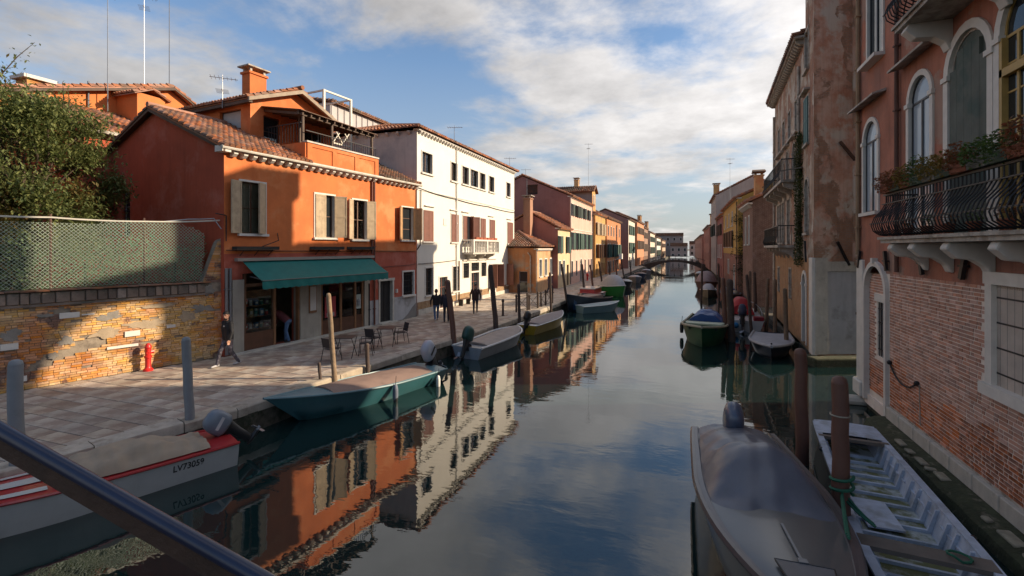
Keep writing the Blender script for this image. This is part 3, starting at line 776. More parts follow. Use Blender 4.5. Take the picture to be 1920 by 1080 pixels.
# white altana frame behind
al = thing('roof_deck_frame', 'white metal frame of roof deck rising behind the terrace pergola', 'roof deck', (O0[0], O0[1], 0), ORZ)
CRM = mat('cream_metal', (0.60, 0.56, 0.46), 0.5, 0.06, 5)
AX = [(8.9, 4.6), (11.0, 4.6), (8.9, 7.4), (11.0, 7.4)]
for ax, ay in AX: MB().box(ax - 0.06, ax + 0.06, ay - 0.06, ay + 0.06, 9.6, 13.85).build('post', CRM, al)
for a_, b_ in ((0, 1), (0, 2), (1, 3), (2, 3)):
    MB().bar((*AX[a_], 13.8), (*AX[b_], 13.8), 0.09, 0.09).build('top_rail', CRM, al)
    MB().bar((*AX[a_], 11.9), (*AX[b_], 11.9), 0.08, 0.08).build('rail', CRM, al)
    MB().bar((*AX[a_], 10.9), (*AX[b_], 10.9), 0.08, 0.08).build('rail', CRM, al)
for i in range(3):
    xa, xb = 8.9 + 0.7 * i, 8.9 + 0.7 * (i + 1)
    MB().bar((xa, 4.6, 10.95), (xb, 4.6, 11.87), 0.05, 0.05).build('brace', CRM, al); MB().bar((xb, 4.57, 10.95), (xa, 4.57, 11.87), 0.05, 0.05).build('brace', CRM, al)
MB().box(8.8, 11.1, 4.5, 7.5, 10.3, 10.38).build('deck_floor', WOOD_D, al)
# upper windows
window(oh, 1.15, 5.25, 1.02, 2.0, trim=STONE_W, tw=0.07, sill=STONE_W, shut=(162, 28), sm=WOOD_B, back=CURTAIN, cols=2, bars=1)
window(oh, 4.7, 5.17, 1.1, 1.95, trim=STONE_W, tw=0.07, sill=STONE_W, shut=(4, 140), sm=WOOD_B, cols=2, bars=1)
window(oh, 6.9, 5.12, 0.95, 1.95, trim=STONE_W, tw=0.07, sill=STONE_W, shut=(160, 150), sm=WOOD_B, cols=2, bars=1, back=CURTAIN)
window(oh, 10.65, 5.15, 1.0, 1.85, trim=STONE_W, tw=0.06, sill=STONE_W, shut=(155, 120), sm=mat('tan_shutter_paint', (0.42, 0.25, 0.12), 0.7, 0.15, 4, streak=0.2), cols=1, bars=2)
window(oh, 10.74, 2.03, 0.95, 1.32, trim=STONE_W, tw=0.08, sill=STONE_W, grille=(6, 4), cols=1, bars=0)
# window-box brackets (iron trays)
for a, c in ((0.3, 2.1), (3.85, 5.6), (6.05, 7.65)):
    tr = MB().box(a, c, -0.3, -0.02, 4.62, 4.66).build('window_box', WOOD_D, oh)
    MB().box(a, c, -0.31, -0.29, 4.66, 4.76).box(a, c, -0.04, -0.02, 4.66, 4.76).build('rim', IRON, tr)
    for k in range(3):
        q = a + (c - a) * (k + 0.5) / 3
        MB().bar((q, -0.28, 4.62), (q, -0.02, 4.4), 0.02, 0.02).build('strut', IRON, tr)
# drainpipes and cables
for q in (7.72, 7.9): pipe(oh, q, 4.4 if q < 7.8 else 0.75, 8.3, m=WOOD_BR)
pipe(oh, 7.5, 0.75, 2.9, m=IRON, r=0.04)
for q in (0.06, 0.2): pipe(oh, q, 0.75, 3.95, y=-0.06, m=STEEL, r=0.055, name='conduit')
wire([(0.05, -0.05, 4.62), (3.5, -0.05, 4.57), (7.6, -0.05, 4.55), (11.4, -0.05, 4.52)], 0.018, 0.01).build('cable', IRON, oh)
wire([(0.05, -0.05, 4.95), (0.05, -0.05, 5.9), (-0.35, -0.05, 5.95)], 0.02).build('cable', IRON, oh)
wire([(11.3, -0.05, 4.9), (11.42, -0.05, 5.6), (11.42, -0.05, 8.1)], 0.025, 0).build('cable', IRON, oh)
wire([(7.7, -0.05, 3.75), (9.6, -0.05, 3.72), (11.4, -0.05, 3.8)], 0.014, 0.04).build('cable', IRON, oh)
MB().bar((1.5, -0.05, 4.75), (1.9, -0.5, 5.0), 0.03, 0.03).bar((1.9, -0.5, 5.0), (2.2, -0.06, 5.3), 0.03, 0.03).build('wall_arm', IRON, oh)
# shop front
for i, (a, c, zt) in enumerate(((0.28, 0.74, 3.5), (3.32, 4.44, 3.4), (7.19, 7.56, 3.4))):
    MB().box(a, c, -0.07, 0.35, 0.7, zt).build('pillar', PIL, oh)
SW = mat('shop_wood', (0.10, 0.042, 0.022), 0.5, 0.25, 3, streak=0.2)
SW2 = mat('shop_wood_light', (0.23, 0.11, 0.05), 0.5, 0.2, 3)
MB().box(0.74, 2.05, 0.0, 0.12, 0.72, 1.42).build('shop_panel', SW, oh)
MB().box(4.44, 7.19, 0.0, 0.12, 0.72, 1.4).build('shop_panel', SW, oh)
for a in (0.76, 2.06, 3.24): MB().box(a, a + 0.1, -0.02, 0.14, 0.72, 3.7).build('shop_post', SW2 if a > 2 else SW, oh)
for a in (4.46, 5.62, 6.55, 7.05): MB().box(a, a + 0.11, -0.02, 0.14, 0.72, 3.5).build('shop_post', SW2, oh)
MB().box(0.74, 3.32, -0.01, 0.12, 3.2, 3.32).build('transom', SW, oh)
MB().box(4.44, 7.19, -0.01, 0.12, 3.0, 3.12).build('transom', SW, oh)
for a, c in ((0.86, 2.06), (4.57, 5.62), (5.73, 6.55), (6.66, 7.05)): MB().box(a, c, 0.05, 0.06, 1.42, 3.05).build('shop_pane', GLASS_CLEAR, oh)
MB().box(0.7, 7.3, 0.5, 4.0, 0.69, 0.72).build('shop_floor', mat('shop_tiles', (0.09, 0.07, 0.06), 0.6), oh)
mb = MB().box(0.7, 7.3, 3.98, 4.0, 0.7, 4.2).box(0.68, 0.7, 0.3, 4.0, 0.7, 4.2).box(7.3, 7.32, 0.3, 4.0, 0.7, 4.2).box(0.7, 7.3, 0.3, 4.0, 4.0, 4.2)
mb.build('shop_interior', mat('shop_inside', (0.16, 0.13, 0.10), 0.9, 0.3, 2), oh)
MB().box(0.3, 7.6, -0.3, 0.0, 0.7, 0.76).build('shop_step', STONE, oh)
# menu board, posters
mbd = MB().box(3.75, 4.15, -0.12, -0.07, 1.85, 3.1).build('menu_case', SW2, oh); MB().box(3.79, 4.11, -0.13, -0.12, 1.95, 3.0).build('menu_sheet', mat('paper', (0.55, 0.53, 0.5), 0.7, 0.06), mbd)
po = MB().box(4.75, 5.4, 0.035, 0.045, 1.5, 2.45).build('poster', mat('red_poster', (0.36, 0.04, 0.05), 0.6, 0.2, 4), oh)
MB().lathe([(0.03, 0), (0.06, 0.02), (0.06, 0.3), (0.025, 0.42), (0.02, 0.55)], (5.07, 0.03, 1.7), 8).build('poster_bottle', WHITE_P, po)
MB().box(4.85, 5.3, 0.028, 0.034, 1.55, 1.72).build('poster_strip', GREY_P, po)
po = MB().box(6.67, 7.03, 0.035, 0.045, 1.7, 2.4).build('poster', mat('pale_poster', (0.42, 0.5, 0.48), 0.6, 0.1), oh)
MB().lathe([(0.02, 0), (0.1, 0.03), (0.11, 0.25), (0.05, 0.34)], (6.85, 0.025, 1.85), 8).build('poster_figure', GREY_P, po)
# awning
AW = mat('green_awning_canvas', (0.001, 0.125, 0.115), 0.75, 0.1, 3, streak=0.12)
aw = thing('shop_awning', 'green canvas awning stretched out above the shop front', 'awning', (O0[0], O0[1], 0), ORZ)
mb = MB(); n = 16; A0, A1 = 0.66, 7.62
secs = []
for i in range(n + 1):
    u = i / n; s_ = 0.03 * math.sin(math.pi * u) 
    secs.append([(A0 + (A1 - A0) * j / 20, -0.08 - 1.12 * u, 4.2 - 0.72 * u - s_ - 0.012 * math.sin(j * 2.1) * u) for j in range(21)])
mb.loft(secs, closed=False)
mb.build('canopy', AW, aw, smooth='all', fix=False)
mb = MB(); q = []
for i in range(121):
    s_ = A0 + (A1 - A0) * i / 120; zc = 3.46 - 0.27 - 0.035 * abs(math.sin(i * math.pi / 5)); yy = -1.215 - 0.02 * math.sin(i * 0.5)
    q.append([(s_, -1.205, 3.475), (s_, yy, 3.3), (s_, yy - 0.01, zc)])
mb.loft(q, closed=False); mb.build('valance', AW, aw, smooth='all', fix=False)
MB().tube([(A0, -1.2, 3.48), (A1, -1.2, 3.48)], 0.025, 8).build('front_bar', mat('awning_bar', (0.06, 0.09, 0.08), 0.4), aw)
MB().box(0.4, 7.75, -0.2, 0.0, 4.2, 4.32).build('housing', mat('awning_box', (0.28, 0.25, 0.22), 0.6, 0.1), aw)
for s_ in (1.0, 4.2, 7.3): MB().tube([(s_, -0.05, 3.6), (s_ + 0.35, -0.6, 3.42), (s_ + 0.05, -1.18, 3.46)], 0.02, 6).build('arm', STEEL, aw)
# doorway on the right
dr = MB().box(8.35, 9.38, 0.16, 0.22, 0.74, 2.95).build('door', mat('black_door', (0.018, 0.018, 0.02), 0.5, 0.2, 3), oh)
MB().box(8.27, 8.37, -0.04, 0.2, 0.7, 3.0).box(9.36, 9.47, -0.04, 0.2, 0.7, 3.0).box(8.22, 9.52, -0.05, 0.2, 2.95, 3.08).build('door_frame', STONE, dr)
MB().box(8.25, 9.5, -0.25, 0.2, 0.7, 0.76).build('step', STONE, dr)
MB().box(8.86, 8.88, 0.14, 0.16, 0.8, 2.9).build('leaf_gap', DARK, dr)
MB().box(9.62, 9.72, -0.1, 0.0, 2.25, 2.45).build('wall_lamp', STONE_W, oh)
# goods in the shop window
cols_ = [(0.5, 0.05, 0.03), (0.02, 0.2, 0.2), (0.55, 0.55, 0.55), (0.25, 0.1, 0.2), (0.05, 0.15, 0.3), (0.3, 0.25, 0.1)]
rg = random.Random(4)
Mo = Matrix.Translation((O0[0], O0[1], 0)) @ Matrix.Rotation(ORZ, 4, 'Z')
MB().box(0.86, 2.04, 0.1, 0.4, 1.5, 1.53).box(0.86, 2.04, 0.1, 0.4, 1.98, 2.0).box(0.86, 2.04, 0.1, 0.4, 2.42, 2.44).build('shelf', SW2, oh)
k = 0
names = ['lowest', 'middle', 'top']; ccn = ['red', 'teal', 'white', 'plum', 'blue', 'mustard']
for lv, zz_ in enumerate((1.53, 2.0, 2.44)):
    for j in range(5):
        xx = 0.98 + j * 0.23; ci = (j * 2 + lv * 3 + (j // 3)) % 6; hgt = rg.uniform(0.16, 0.34); tin = (j + lv) % 2
        mm = mat('goods_' + ccn[ci], cols_[ci], 0.5, 0.15, 8)
        p = Mo @ Vector((xx, 0.22, zz_))
        t = thing('shop_tin' if tin else 'shop_carton', f'{ccn[ci]} {"tin" if tin else "carton"}, {["first","second","third","fourth","fifth"][j]} from the left on {names[lv]} shop window shelf', 'goods', p, ORZ, 'goods in the shop window')
        if tin:
            MB().lathe([(0.05, 0), (0.06, 0.01), (0.06, hgt * 0.7), (0.05, hgt * 0.75)], n=10).build('tin_body', mm, t); MB().lathe([(0.04, hgt * 0.75), (0.05, hgt * 0.76), (0.05, hgt), (0.02, hgt)], n=10).build('lid', WHITE_P, t)
        else:
            MB().box(-0.075, 0.075, -0.05, 0.05, 0, hgt).build('carton_body', mm, t); MB().box(-0.05, 0.05, -0.055, -0.05, hgt * 0.3, hgt * 0.7).build('print', WHITE_P, t)
# ================================================================ garden wall with wire fence
GW = thing('garden_wall', 'old patched brick garden wall with upright stone coping', 'wall', (-17.65, 7.6, 0), R(73.98))
BR_A = mat('old_brick', (0.46, 0.19, 0.075), 0.9, 0.25, 0.9, col2=(0.58, 0.36, 0.14), c2amt=0.8, patch=(0.19, 0.10, 0.07), pscale=0.9, pth=0.57, rand=0.2, bump=0.5, bscale=25)
GMOR = mat('old_mortar', (0.26, 0.215, 0.165), 0.95, 0.25, 3, col2=(0.16, 0.13, 0.10), c2amt=0.4, bump=0.5)
mb = MB().box(-4.2, 5.66, 0.03, 0.4, 0.3, 3.42); mb.prism([(4.95, 3.4), (5.66, 3.4), (5.66, 5.1), (5.5, 4.9), (5.3, 4.3), (5.1, 3.7)], 0.3, 'y', 0.05)
mb.build('wall_core', GMOR, GW)
mb = MB(); rb = random.Random(21); z = 0.7; r = 0
while z < 3.05:
    s_ = -4.2 + (0.13 if r % 2 else 0)
    while s_ < 5.62:
        l = rb.choice((0.25, 0.25, 0.24, 0.12)); pr = rb.uniform(-0.006, 0.012)
        if noise.noise(Vector((s_ * 0.8, z * 1.6, 3))) < 0.36 and rb.random() > 0.03:
            e = min(s_ + l, 5.65); t_ = rb.uniform(-0.004, 0.004)
            mb.box(s_ + 0.006, e - 0.006, -pr, 0.06, z + 0.005 + t_, z + 0.064 + t_)
        s_ += l
    z += 0.071; r += 1
z = 3.46
while z < 4.9:
    a = 5.02 + (z - 3.4) * 0.33; s_ = a
    while s_ < 5.6: mb.box(s_, min(s_ + 0.24, 5.65), 0.02 + rb.uniform(0, 0.02), 0.1, z, z + 0.06); s_ += 0.25
    z += 0.071
stuff(mb.build('brickwork', BR_A, GW, fix=False))
COPE = mat('coping_stone', (0.17, 0.13, 0.105), 0.95, 0.35, 3, col2=(0.08, 0.075, 0.06), c2amt=0.5, rand=0.4, bump=0.7, bscale=14)
s_ = -4.2
while s_ < 5.0:
    l = rb.uniform(0.2, 0.34)
    mb = MB().box(0.01, l - 0.01, -0.05 - rb.uniform(0, 0.02), 0.42, 3.1, 3.1 + rb.uniform(0.3, 0.34)); bevel(mb.build('coping_stone', COPE, GW, loc=(s_, 0, 0)), 0.02)
    s_ += l
MB().box(-4.2, 5.3, -0.07, 0.02, 3.02, 3.09).build('string_course', COPE, GW)
s_ = -4.2
while s_ < 5.0:
    MB().box(0.004, 0.3, -0.1, 0.45, 3.45, 3.49).build('coping_tile', TILE_D, GW, loc=(s_, 0, rb.uniform(-0.006, 0.01))); s_ += 0.305
# plaster and stone patches
PLG = mat('grey_plaster_patch', (0.22, 0.20, 0.175), 0.9, 0.2, 4, bump=0.4); PLB = mat('buff_plaster_patch', (0.36, 0.28, 0.19), 0.9, 0.18, 3, col2=(0.25, 0.19, 0.14), c2amt=0.4, bump=0.4)
def blob(cx, cz, rx, rz_, m, th=0.022, seed=0, name='plaster_patch'):
    pts = []
    for i in range(64):
        a = 2 * math.pi * i / 64; ca, sa = math.cos(a), math.sin(a)
        k = 0.85 + 0.55 * noise.noise(Vector((ca * 1.3, sa * 1.3, seed * 3.7))) + 0.35 * noise.noise(Vector((ca * 4, sa * 4, seed * 1.9))) + 0.16 * noise.noise(Vector((ca * 11, sa * 11, seed)))
        pts.append((cx + rx * k * ca, cz + rz_ * k * sa))
    return MB().prism(pts, 0.03 + th, 'y', -th).build(name, m, GW)
for i, (cx, cz, rx, rz_, m) in enumerate(((0.25, 2.25, 0.42, 0.3, PLG), (2.35, 2.55, 0.55, 0.25, PLG), (5.0, 2.55, 0.55, 0.3, PLG), (3.3, 2.2, 0.95, 0.3, PLB), (2.3, 2.05, 0.6, 0.25, PLB), (1.35, 1.95, 0.35, 0.22, PLG), (1.05, 1.55, 0.22, 0.16, PLG), (4.5, 2.3, 0.4, 0.35, PLB), (0.9, 2.75, 0.3, 0.12, PLG), (3.7, 2.75, 0.8, 0.14, PLB), (5.2, 3.2, 0.3, 0.4, PLG))):
    blob(cx, cz, rx * 0.65, rz_ * 0.6, m, 0.011 + 0.0015 * i, i)
for a, b_, c, d_ in ((0.0, 0.35, 1.88, 2.05), (1.2, 1.65, 2.62, 2.78), (2.3, 3.1, 1.52, 1.6), (2.75, 3.15, 1.85, 2.02), (3.9, 4.15, 1.98, 2.08), (1.7, 2.0, 2.66, 2.7), (0.4, 0.52, 0.95, 1.1)):
    MB().box(a, b_, -0.045, 0.05, c, d_).build('inset_stone', STONE_W, GW)
# fence
fn = thing('wire_fence', 'wire mesh fence on thin posts along the top of garden wall', 'fence', (-17.65, 7.6, 0), R(73.98))
FW = mat('fence_wire', (0.40, 0.47, 0.38), 0.5, 0.1, metal=0.4); RUST = mat('rusty_post', (0.10, 0.055, 0.04), 0.8, 0.3, 6)
for s_ in (-3.5, -1.2, 1.05, 3.33): MB().tube([(s_, 0.2, 3.4), (s_, 0.2, 5.7)], 0.03, 6).build('post', RUST, fn)
mb = MB(); stp = 0.105; zt, zb = 5.55, 3.52
def ftop(s): return zt - 0.05 * math.sin(s * 1.4) - max(0, s - 4.4) ** 2 * 0.5
for sg in (-1, 1):
    s_ = -7.0
    while s_ < 8.0:
        p = None
        for i in range(21):
            u = i / 20; a = s_ + sg * (zt - zb) * u; zz_ = zb + (zt - zb) * u
            ok = -4 < a < 5.15 and zz_ < ftop(a)
            if ok and p is not None: mb.bar(p, (a, 0.18 + 0.01 * sg, zz_), 0.0095, 0.0095)
            p = (a, 0.18 + 0.01 * sg, zz_) if ok else None
        s_ += stp
stuff(mb.build('wire_mesh', FW, fn, fix=False))
wire([(-4, 0.18, 5.62), (-1.2, 0.18, 5.62), (1.05, 0.18, 5.6), (3.33, 0.18, 5.58), (5.6, 0.05, 5.72)], 0.03, 0.03).build('top_cable', mat('pale_cable', (0.5, 0.47, 0.4), 0.6), fn)
wire([(3.6, 0.16, 5.57), (4.6, 0.12, 5.72), (5.4, 0.05, 5.78), (5.62, -0.03, 5.4)], 0.02, 0.01).build('cable_loop', GREY_P, fn)
# red hydrant
hy = thing('hydrant', 'red cast iron water hydrant against the sunlit garden wall', 'hydrant', (-16.46, 10.68, PAVE)); hy.scale = (0.82, 0.82, 0.98)
RED = mat('hydrant_red', (0.55, 0.02, 0.015), 0.4, 0.1, 5)
MB().lathe([(0.17, 0), (0.17, 0.06), (0.12, 0.09), (0.1, 0.14), (0.1, 0.42), (0.13, 0.44), (0.13, 0.5), (0.1, 0.52), (0.1, 0.74), (0.12, 0.76), (0.12, 0.8), (0.08, 0.88), (0.03, 0.92)], n=14).build('barrel', RED, hy, smooth=True)
for a in (0, 1): MB().tube([(0, 0, 0.62), (0.2 * math.cos(a * 2 - 0.6), 0.2 * math.sin(a * 2 - 0.6), 0.62)], 0.055, 8).build('outlet', RED, hy)
# ================================================================ white palazzo
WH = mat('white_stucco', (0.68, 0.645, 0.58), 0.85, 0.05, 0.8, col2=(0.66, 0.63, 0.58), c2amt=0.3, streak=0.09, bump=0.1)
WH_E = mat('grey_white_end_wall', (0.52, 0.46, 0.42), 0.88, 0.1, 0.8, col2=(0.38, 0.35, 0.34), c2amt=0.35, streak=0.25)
BRICKP = mat_peel('patched_base_brick', (0.40, 0.30, 0.20), (0.33, 0.22, 0.14), (0.36, 0.20, 0.09), (0.42, 0.27, 0.13), 0.35, 1.4, 0.15)
wp = thing('white_palazzo', 'tall white stuccoed house with stone balcony beside the orange corner house', 'house', (-15.05, 25.0, 0), R(90))
WL = 17.27
def Y(a): return a - 25.0
top = [(25.5, 26.87), (29.36, 30.42), (31.11, 32.28), (32.5, 34.0), (34.23, 35.4), (36.1, 37.3), (40.15, 41.25)]
mid = [(25.62, 26.94), (29.36, 30.51), (31.2, 32.4), (32.7, 34.1), (34.35, 35.4), (36.2, 37.4), (40.35, 41.85)]
H = []
for a, c in top: H.append(W(Y((a + c) / 2), 9.31, (c - a) * 0.92, 1.28))
for a, c in mid: H.append(W(Y((a + c) / 2), 5.1, (c - a) * 0.9, 1.93))
low = [(25.94, 26.94, 1.75, 1.7), (27.7, 28.9, 0.74, 2.05), (29.6, 30.6, 1.7, 1.72), (31.25, 32.35, 2.5, 1.1), (32.6, 34.2, 0.74, 2.1), (32.6, 34.2, 2.95, 0.65), (34.5, 35.6, 2.45, 1.1), (36.2, 37.7, 1.45, 1.9), (40.1, 41.6, 1.4, 1.9)]
for a, c, z, h in low: H.append(W(Y((a + c) / 2), z, (c - a) * 0.9, h))
wall(wp, rect(0, WL, 0.7, 11.75), H, WH)
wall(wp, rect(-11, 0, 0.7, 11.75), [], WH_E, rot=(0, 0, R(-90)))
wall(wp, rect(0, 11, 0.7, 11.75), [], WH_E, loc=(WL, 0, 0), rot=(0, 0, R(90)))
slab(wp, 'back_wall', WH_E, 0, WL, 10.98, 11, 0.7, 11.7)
for a, c in ((0.02, 2.66), (4.0, 7.55), (9.25, 11.15), (12.75, WL)): MB().box(a, c, -0.03, 0.0, 1.0, 1.44).build('brick_base', BRICKP, wp)
for a, c in ((0.02, 2.66), (4.0, 7.55), (9.25, WL)): MB().box(a, c, -0.09, 0.0, 0.66, 1.0).build('base_stone', STONE, wp)
slab(wp, 'cornice', STONE_W, -0.1, WL + 0.1, -0.22, 0.2, 11.72, 11.82)
brackets(wp, 0.05, WL - 0.05, 46, 0.0, 11.715, STONE_W, 0.14, 0.2, 0.15)
brackets(wp, -10.9, -0.1, 14, 0.0, 11.715, WH_E, 0.16, 0.2, 0.18, rot=(0, 0, R(-90)))
slab(wp, 'string_course', STONE_W, 0, WL, -0.04, 0.0, 8.18, 8.24)
# hipped roof
HW, DD = WL + 0.7, 11.7; rr = 5.85
def hipx(x_): return (0.0, min(1.0, (x_ + 0.35) / rr, (WL + 0.35 - x_) / rr))
tiles(wp, -0.35, WL + 0.35, -0.35, 11.82, 5.5, 13.75, TILE, 0.24, lim=hipx)
tiles(wp, -0.35, WL + 0.35, 11.35, 11.82, 5.5, 13.75, TILE, 0.3, lim=hipx)
def hipy(x_): return (0.0, min(1.0, (x_ + 11.35) / rr, (0.35 - x_) / rr))
tiles(wp, -11.35, 0.35, 0.0, 11.82, 5.85, 13.75, TILE, 0.24, lim=hipy, loc=(-0.35, 0, 0), rot=(0, 0, R(-90)))
def hipz(x_): return (0.0, min(1.0, (x_ + 0.35) / rr, (11.35 - x_) / rr))
tiles(wp, -0.35, 11.35, 0.0, 11.82, 5.85, 13.75, TILE, 0.3, lim=hipz, loc=(WL + 0.35, 0, 0), rot=(0, 0, R(90)))
for a, b_ in (((-0.35, -0.35, 11.92), (5.5, 5.5, 13.85)), ((-0.35, 11.35, 11.92), (5.5, 5.5, 13.85)), ((5.5, 5.5, 13.85), (WL - 5.5, 5.5, 13.85)), ((WL - 5.5, 5.5, 13.85), (WL + 0.35, -0.35, 11.92))): ridge_cap(wp, a, b_)
for a, c in top: window(wp, Y((a + c) / 2), 9.31, (c - a) * 0.92, 1.28, trim=STONE_W, tw=0.07, sill=STONE_W, cols=2, bars=0, back=CURTAIN, fm=WOOD_FR)
for i, (a, c) in enumerate(mid):
    window(wp, Y((a + c) / 2), 5.1, (c - a) * 0.9, 1.93, trim=STONE_W, tw=0.07, sill=STONE_W, shut=((6, 3) if i not in (2, 3) else ((40, 8) if i == 3 else (3, 60))), sm=WOOD_BR, cols=2, bars=1)
for i, (a, c, z, h) in enumerate(low):
    kw = dict(trim=STONE_W, tw=0.08)
    if i in (0, 2): kw.update(sill=STONE_W, grille=(6, 5), cols=2, bars=1)
    elif i in (3, 5, 6): kw.update(grille=(6, 3), cols=1, bars=0)
    elif i in (1, 4): kw.update(fm=WOOD_BR, cols=2, bars=2, name='door')
    else: kw.update(sill=STONE_W, shut=(95, 105), sm=WOOD_BR, cols=2, bars=1)
    window(wp, Y((a + c) / 2), z, (c - a) * 0.9, h, **kw)
for q in (25.8, 29.2, 31.0, 35.9, 40.2): MB().box(Y(q), Y(q) + 1.25, -0.12, 0.0, 7.28, 7.33).build('drip_ledge', STONE_W, wp)
# balcony
bc = MB().box(6.2, 11.2, -0.85, 0.0, 4.25, 4.38).build('balcony', STONE, wp)
for q in (6.9, 8.7, 10.5): MB().prism([(0, 4.25), (-0.75, 4.25), (-0.7, 4.12), (-0.3, 3.95), (-0.12, 3.75), (0, 3.75)], 0.2, 'x', q - 0.1).build('console', STONE, bc)
MB().box(6.15, 11.25, -0.9, -0.72, 5.2, 5.32).box(6.15, 6.35, -0.72, 0, 5.2, 5.32).box(11.05, 11.25, -0.72, 0, 5.2, 5.32).build('handrail', STONE_W, bc)
bal = MB().lathe([(0.05, 0), (0.05, 0.05), (0.03, 0.1), (0.065, 0.25), (0.03, 0.42), (0.055, 0.5), (0.03, 0.7), (0.05, 0.78), (0.05, 0.82)], n=8).mesh('baluster', STONE_W, True)
for i in range(17): ob('baluster', bal, bc, (6.5 + i * 0.285, -0.81, 4.38))
for i in range(3):
    for q in (6.25, 11.15): ob('baluster', bal, bc, (q, -0.58 + i * 0.2, 4.38))
for q in (6.25, 8.7, 11.15): MB().box(q - 0.1, q + 0.1, -0.91, -0.71, 4.38, 5.2).build('pier', STONE_W, bc)
MB().box(6.2, 12.7, -0.12, 0.0, 3.78, 3.86).build('door_cornice', STONE_W, wp)
pipe(wp, 5.15, 0.8, 11.7, m=STONE_W); pipe(wp, 5.55, 0.8, 3.8, m=WOOD_FR, r=0.04)
wire([(0.1, -0.05, 8.3), (5, -0.05, 8.1), (11, -0.05, 8.05), (17.2, -0.05, 8.0)], 0.03, 0.06).build('cable', IRON, wp)
wire([(0.05, -0.05, 3.75), (5, -0.05, 3.85)], 0.02, 0.03).build('cable', IRON, wp)
wire([(0.35, -0.06, 8.2), (0.3, -0.06, 4.9), (-0.1, -0.06, 4.6)], 0.03, 0.0).build('cable', IRON, wp)
MB().box(3.3, 3.75, -0.03, 0, 6.2, 6.65).build('plaque', STONE_W, wp)
for i in range(6):
    p = (-15.05 + 0.8, 32.0 + i * 0.7)
    t = thing('flower_trough', f'terracotta trough, {["first","second","third","fourth","fifth","last"][i]} along white house balcony rail', 'planter', (p[0], p[1], 5.32), R(90), 'troughs on the white house balcony')
    TC = mat('terracotta', (0.36, 0.10, 0.05), 0.8, 0.15, 5)
    MB().prism([(-0.06, 0), (0.06, 0), (0.085, 0.16), (-0.085, 0.16)], 0.6, 'x', -0.3).build('trough', TC, t); MB().box(-0.28, 0.28, -0.07, 0.07, 0.15, 0.17).build('soil', SOIL, t)
# ================================================================ further left bank
def row(z, h, xs, w, **k): return [W(x_, z, w, h, **k) for x_ in xs]
# ochre house behind the garden tree
bh = thing('back_house', 'orange gabled house behind the garden tree and corner house', 'house', (-28, 8, 0), R(90))
OR2 = mat('bright_orange_stucco', (0.58, 0.18, 0.05), 0.85, 0.12, 1.0, streak=0.15)
wall(bh, [(0, 0.7), (14.2, 0.7), (14.2, 12.3), (11.4, 13.8), (0, 10.3)], [], OR2)
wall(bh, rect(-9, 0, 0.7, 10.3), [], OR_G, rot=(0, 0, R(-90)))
slab(bh, 'side_wall', OR2, 14.18, 14.2, 0, 9, 0.7, 12.2)
slab(bh, 'back_wall', OR2, 0, 14.2, 8.98, 9, 0.7, 10.3)
tiles(bh, -9.3, 0.4, 0.0, 10.25, 11.7, 14.0, TILE, 0.26, loc=(-0.3, 0, 0), rot=(0, 0, R(-90)))
tiles(bh, -0.4, 9.3, 0.0, 12.25, 3.15, 14.0, TILE, 0.26, loc=(14.5, 0, 0), rot=(0, 0, R(90)))
MB().prism([(-0.3, 10.1), (11.4, 13.78), (14.6, 12.2), (14.6, 12.28), (11.4, 13.92), (-0.3, 10.24)], 0.1, 'y', -0.4).build('verge', WOOD_D, bh)
# lean-to roof in front of it
tiles(bh, 4.6, 13.5, -4.6, 9.7, 0.0, 11.6, TILE, 0.24)
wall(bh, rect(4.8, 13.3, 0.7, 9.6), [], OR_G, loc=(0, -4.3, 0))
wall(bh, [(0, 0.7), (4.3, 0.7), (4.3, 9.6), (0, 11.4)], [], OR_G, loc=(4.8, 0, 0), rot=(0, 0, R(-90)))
slab(bh, 'gutter', STONE_M, 4.5, 13.5, -4.75, -4.6, 9.58, 9.72)
brackets(bh, 4.7, 13.4, 20, -4.3, 9.6, STONE_W, 0.14, 0.2, 0.15)
dm = MB().box(8.6, 10.0, -1.6, 0.0, 11.0, 12.7).build('dormer', OR2, bh)
tiles(bh, -0.1, 1.75, -0.9, 12.62, 0.0, 13.05, TILE, 0.2, loc=(9.3, 0.0, 0), rot=(0, 0, R(-90)))
tiles(bh, -1.75, 0.1, -0.9, 12.62, 0.0, 13.05, TILE, 0.2, loc=(9.3, 0.0, 0), rot=(0, 0, R(90)))
pipe(bh, 7.3, 10.8, 13.0)
tk = thing('brick_chimney', 'tall square brick chimney rising behind the garden tree', 'chimney', (-28.2, 13.3, 0), R(90))
MB().box(-0.45, 0.45, -0.4, 0.4, 9.5, 12.35).build('stack', BR_A, tk); MB().box(-0.6, 0.6, -0.55, 0.55, 12.35, 12.5).build('cap', STONE_W, tk)
antenna('leftmost tall aerial mast with bent tip above the orange back house', -27.5, 15.9, 11.6, 6.6, 1, 0.2)
antenna('middle tall aerial mast above the orange back house', -27.9, 17.9, 12.4, 6.2, 1, 0.9)
antenna('right tall aerial mast cut by the frame above the back house gable', -28.1, 19.4, 13.7, 8.5, 1, 0.4)
antenna('small mesh aerial on the tiled roof left of orange chimney', -19.6, 15.9, 11.0, 1.5, 1, 0.8)
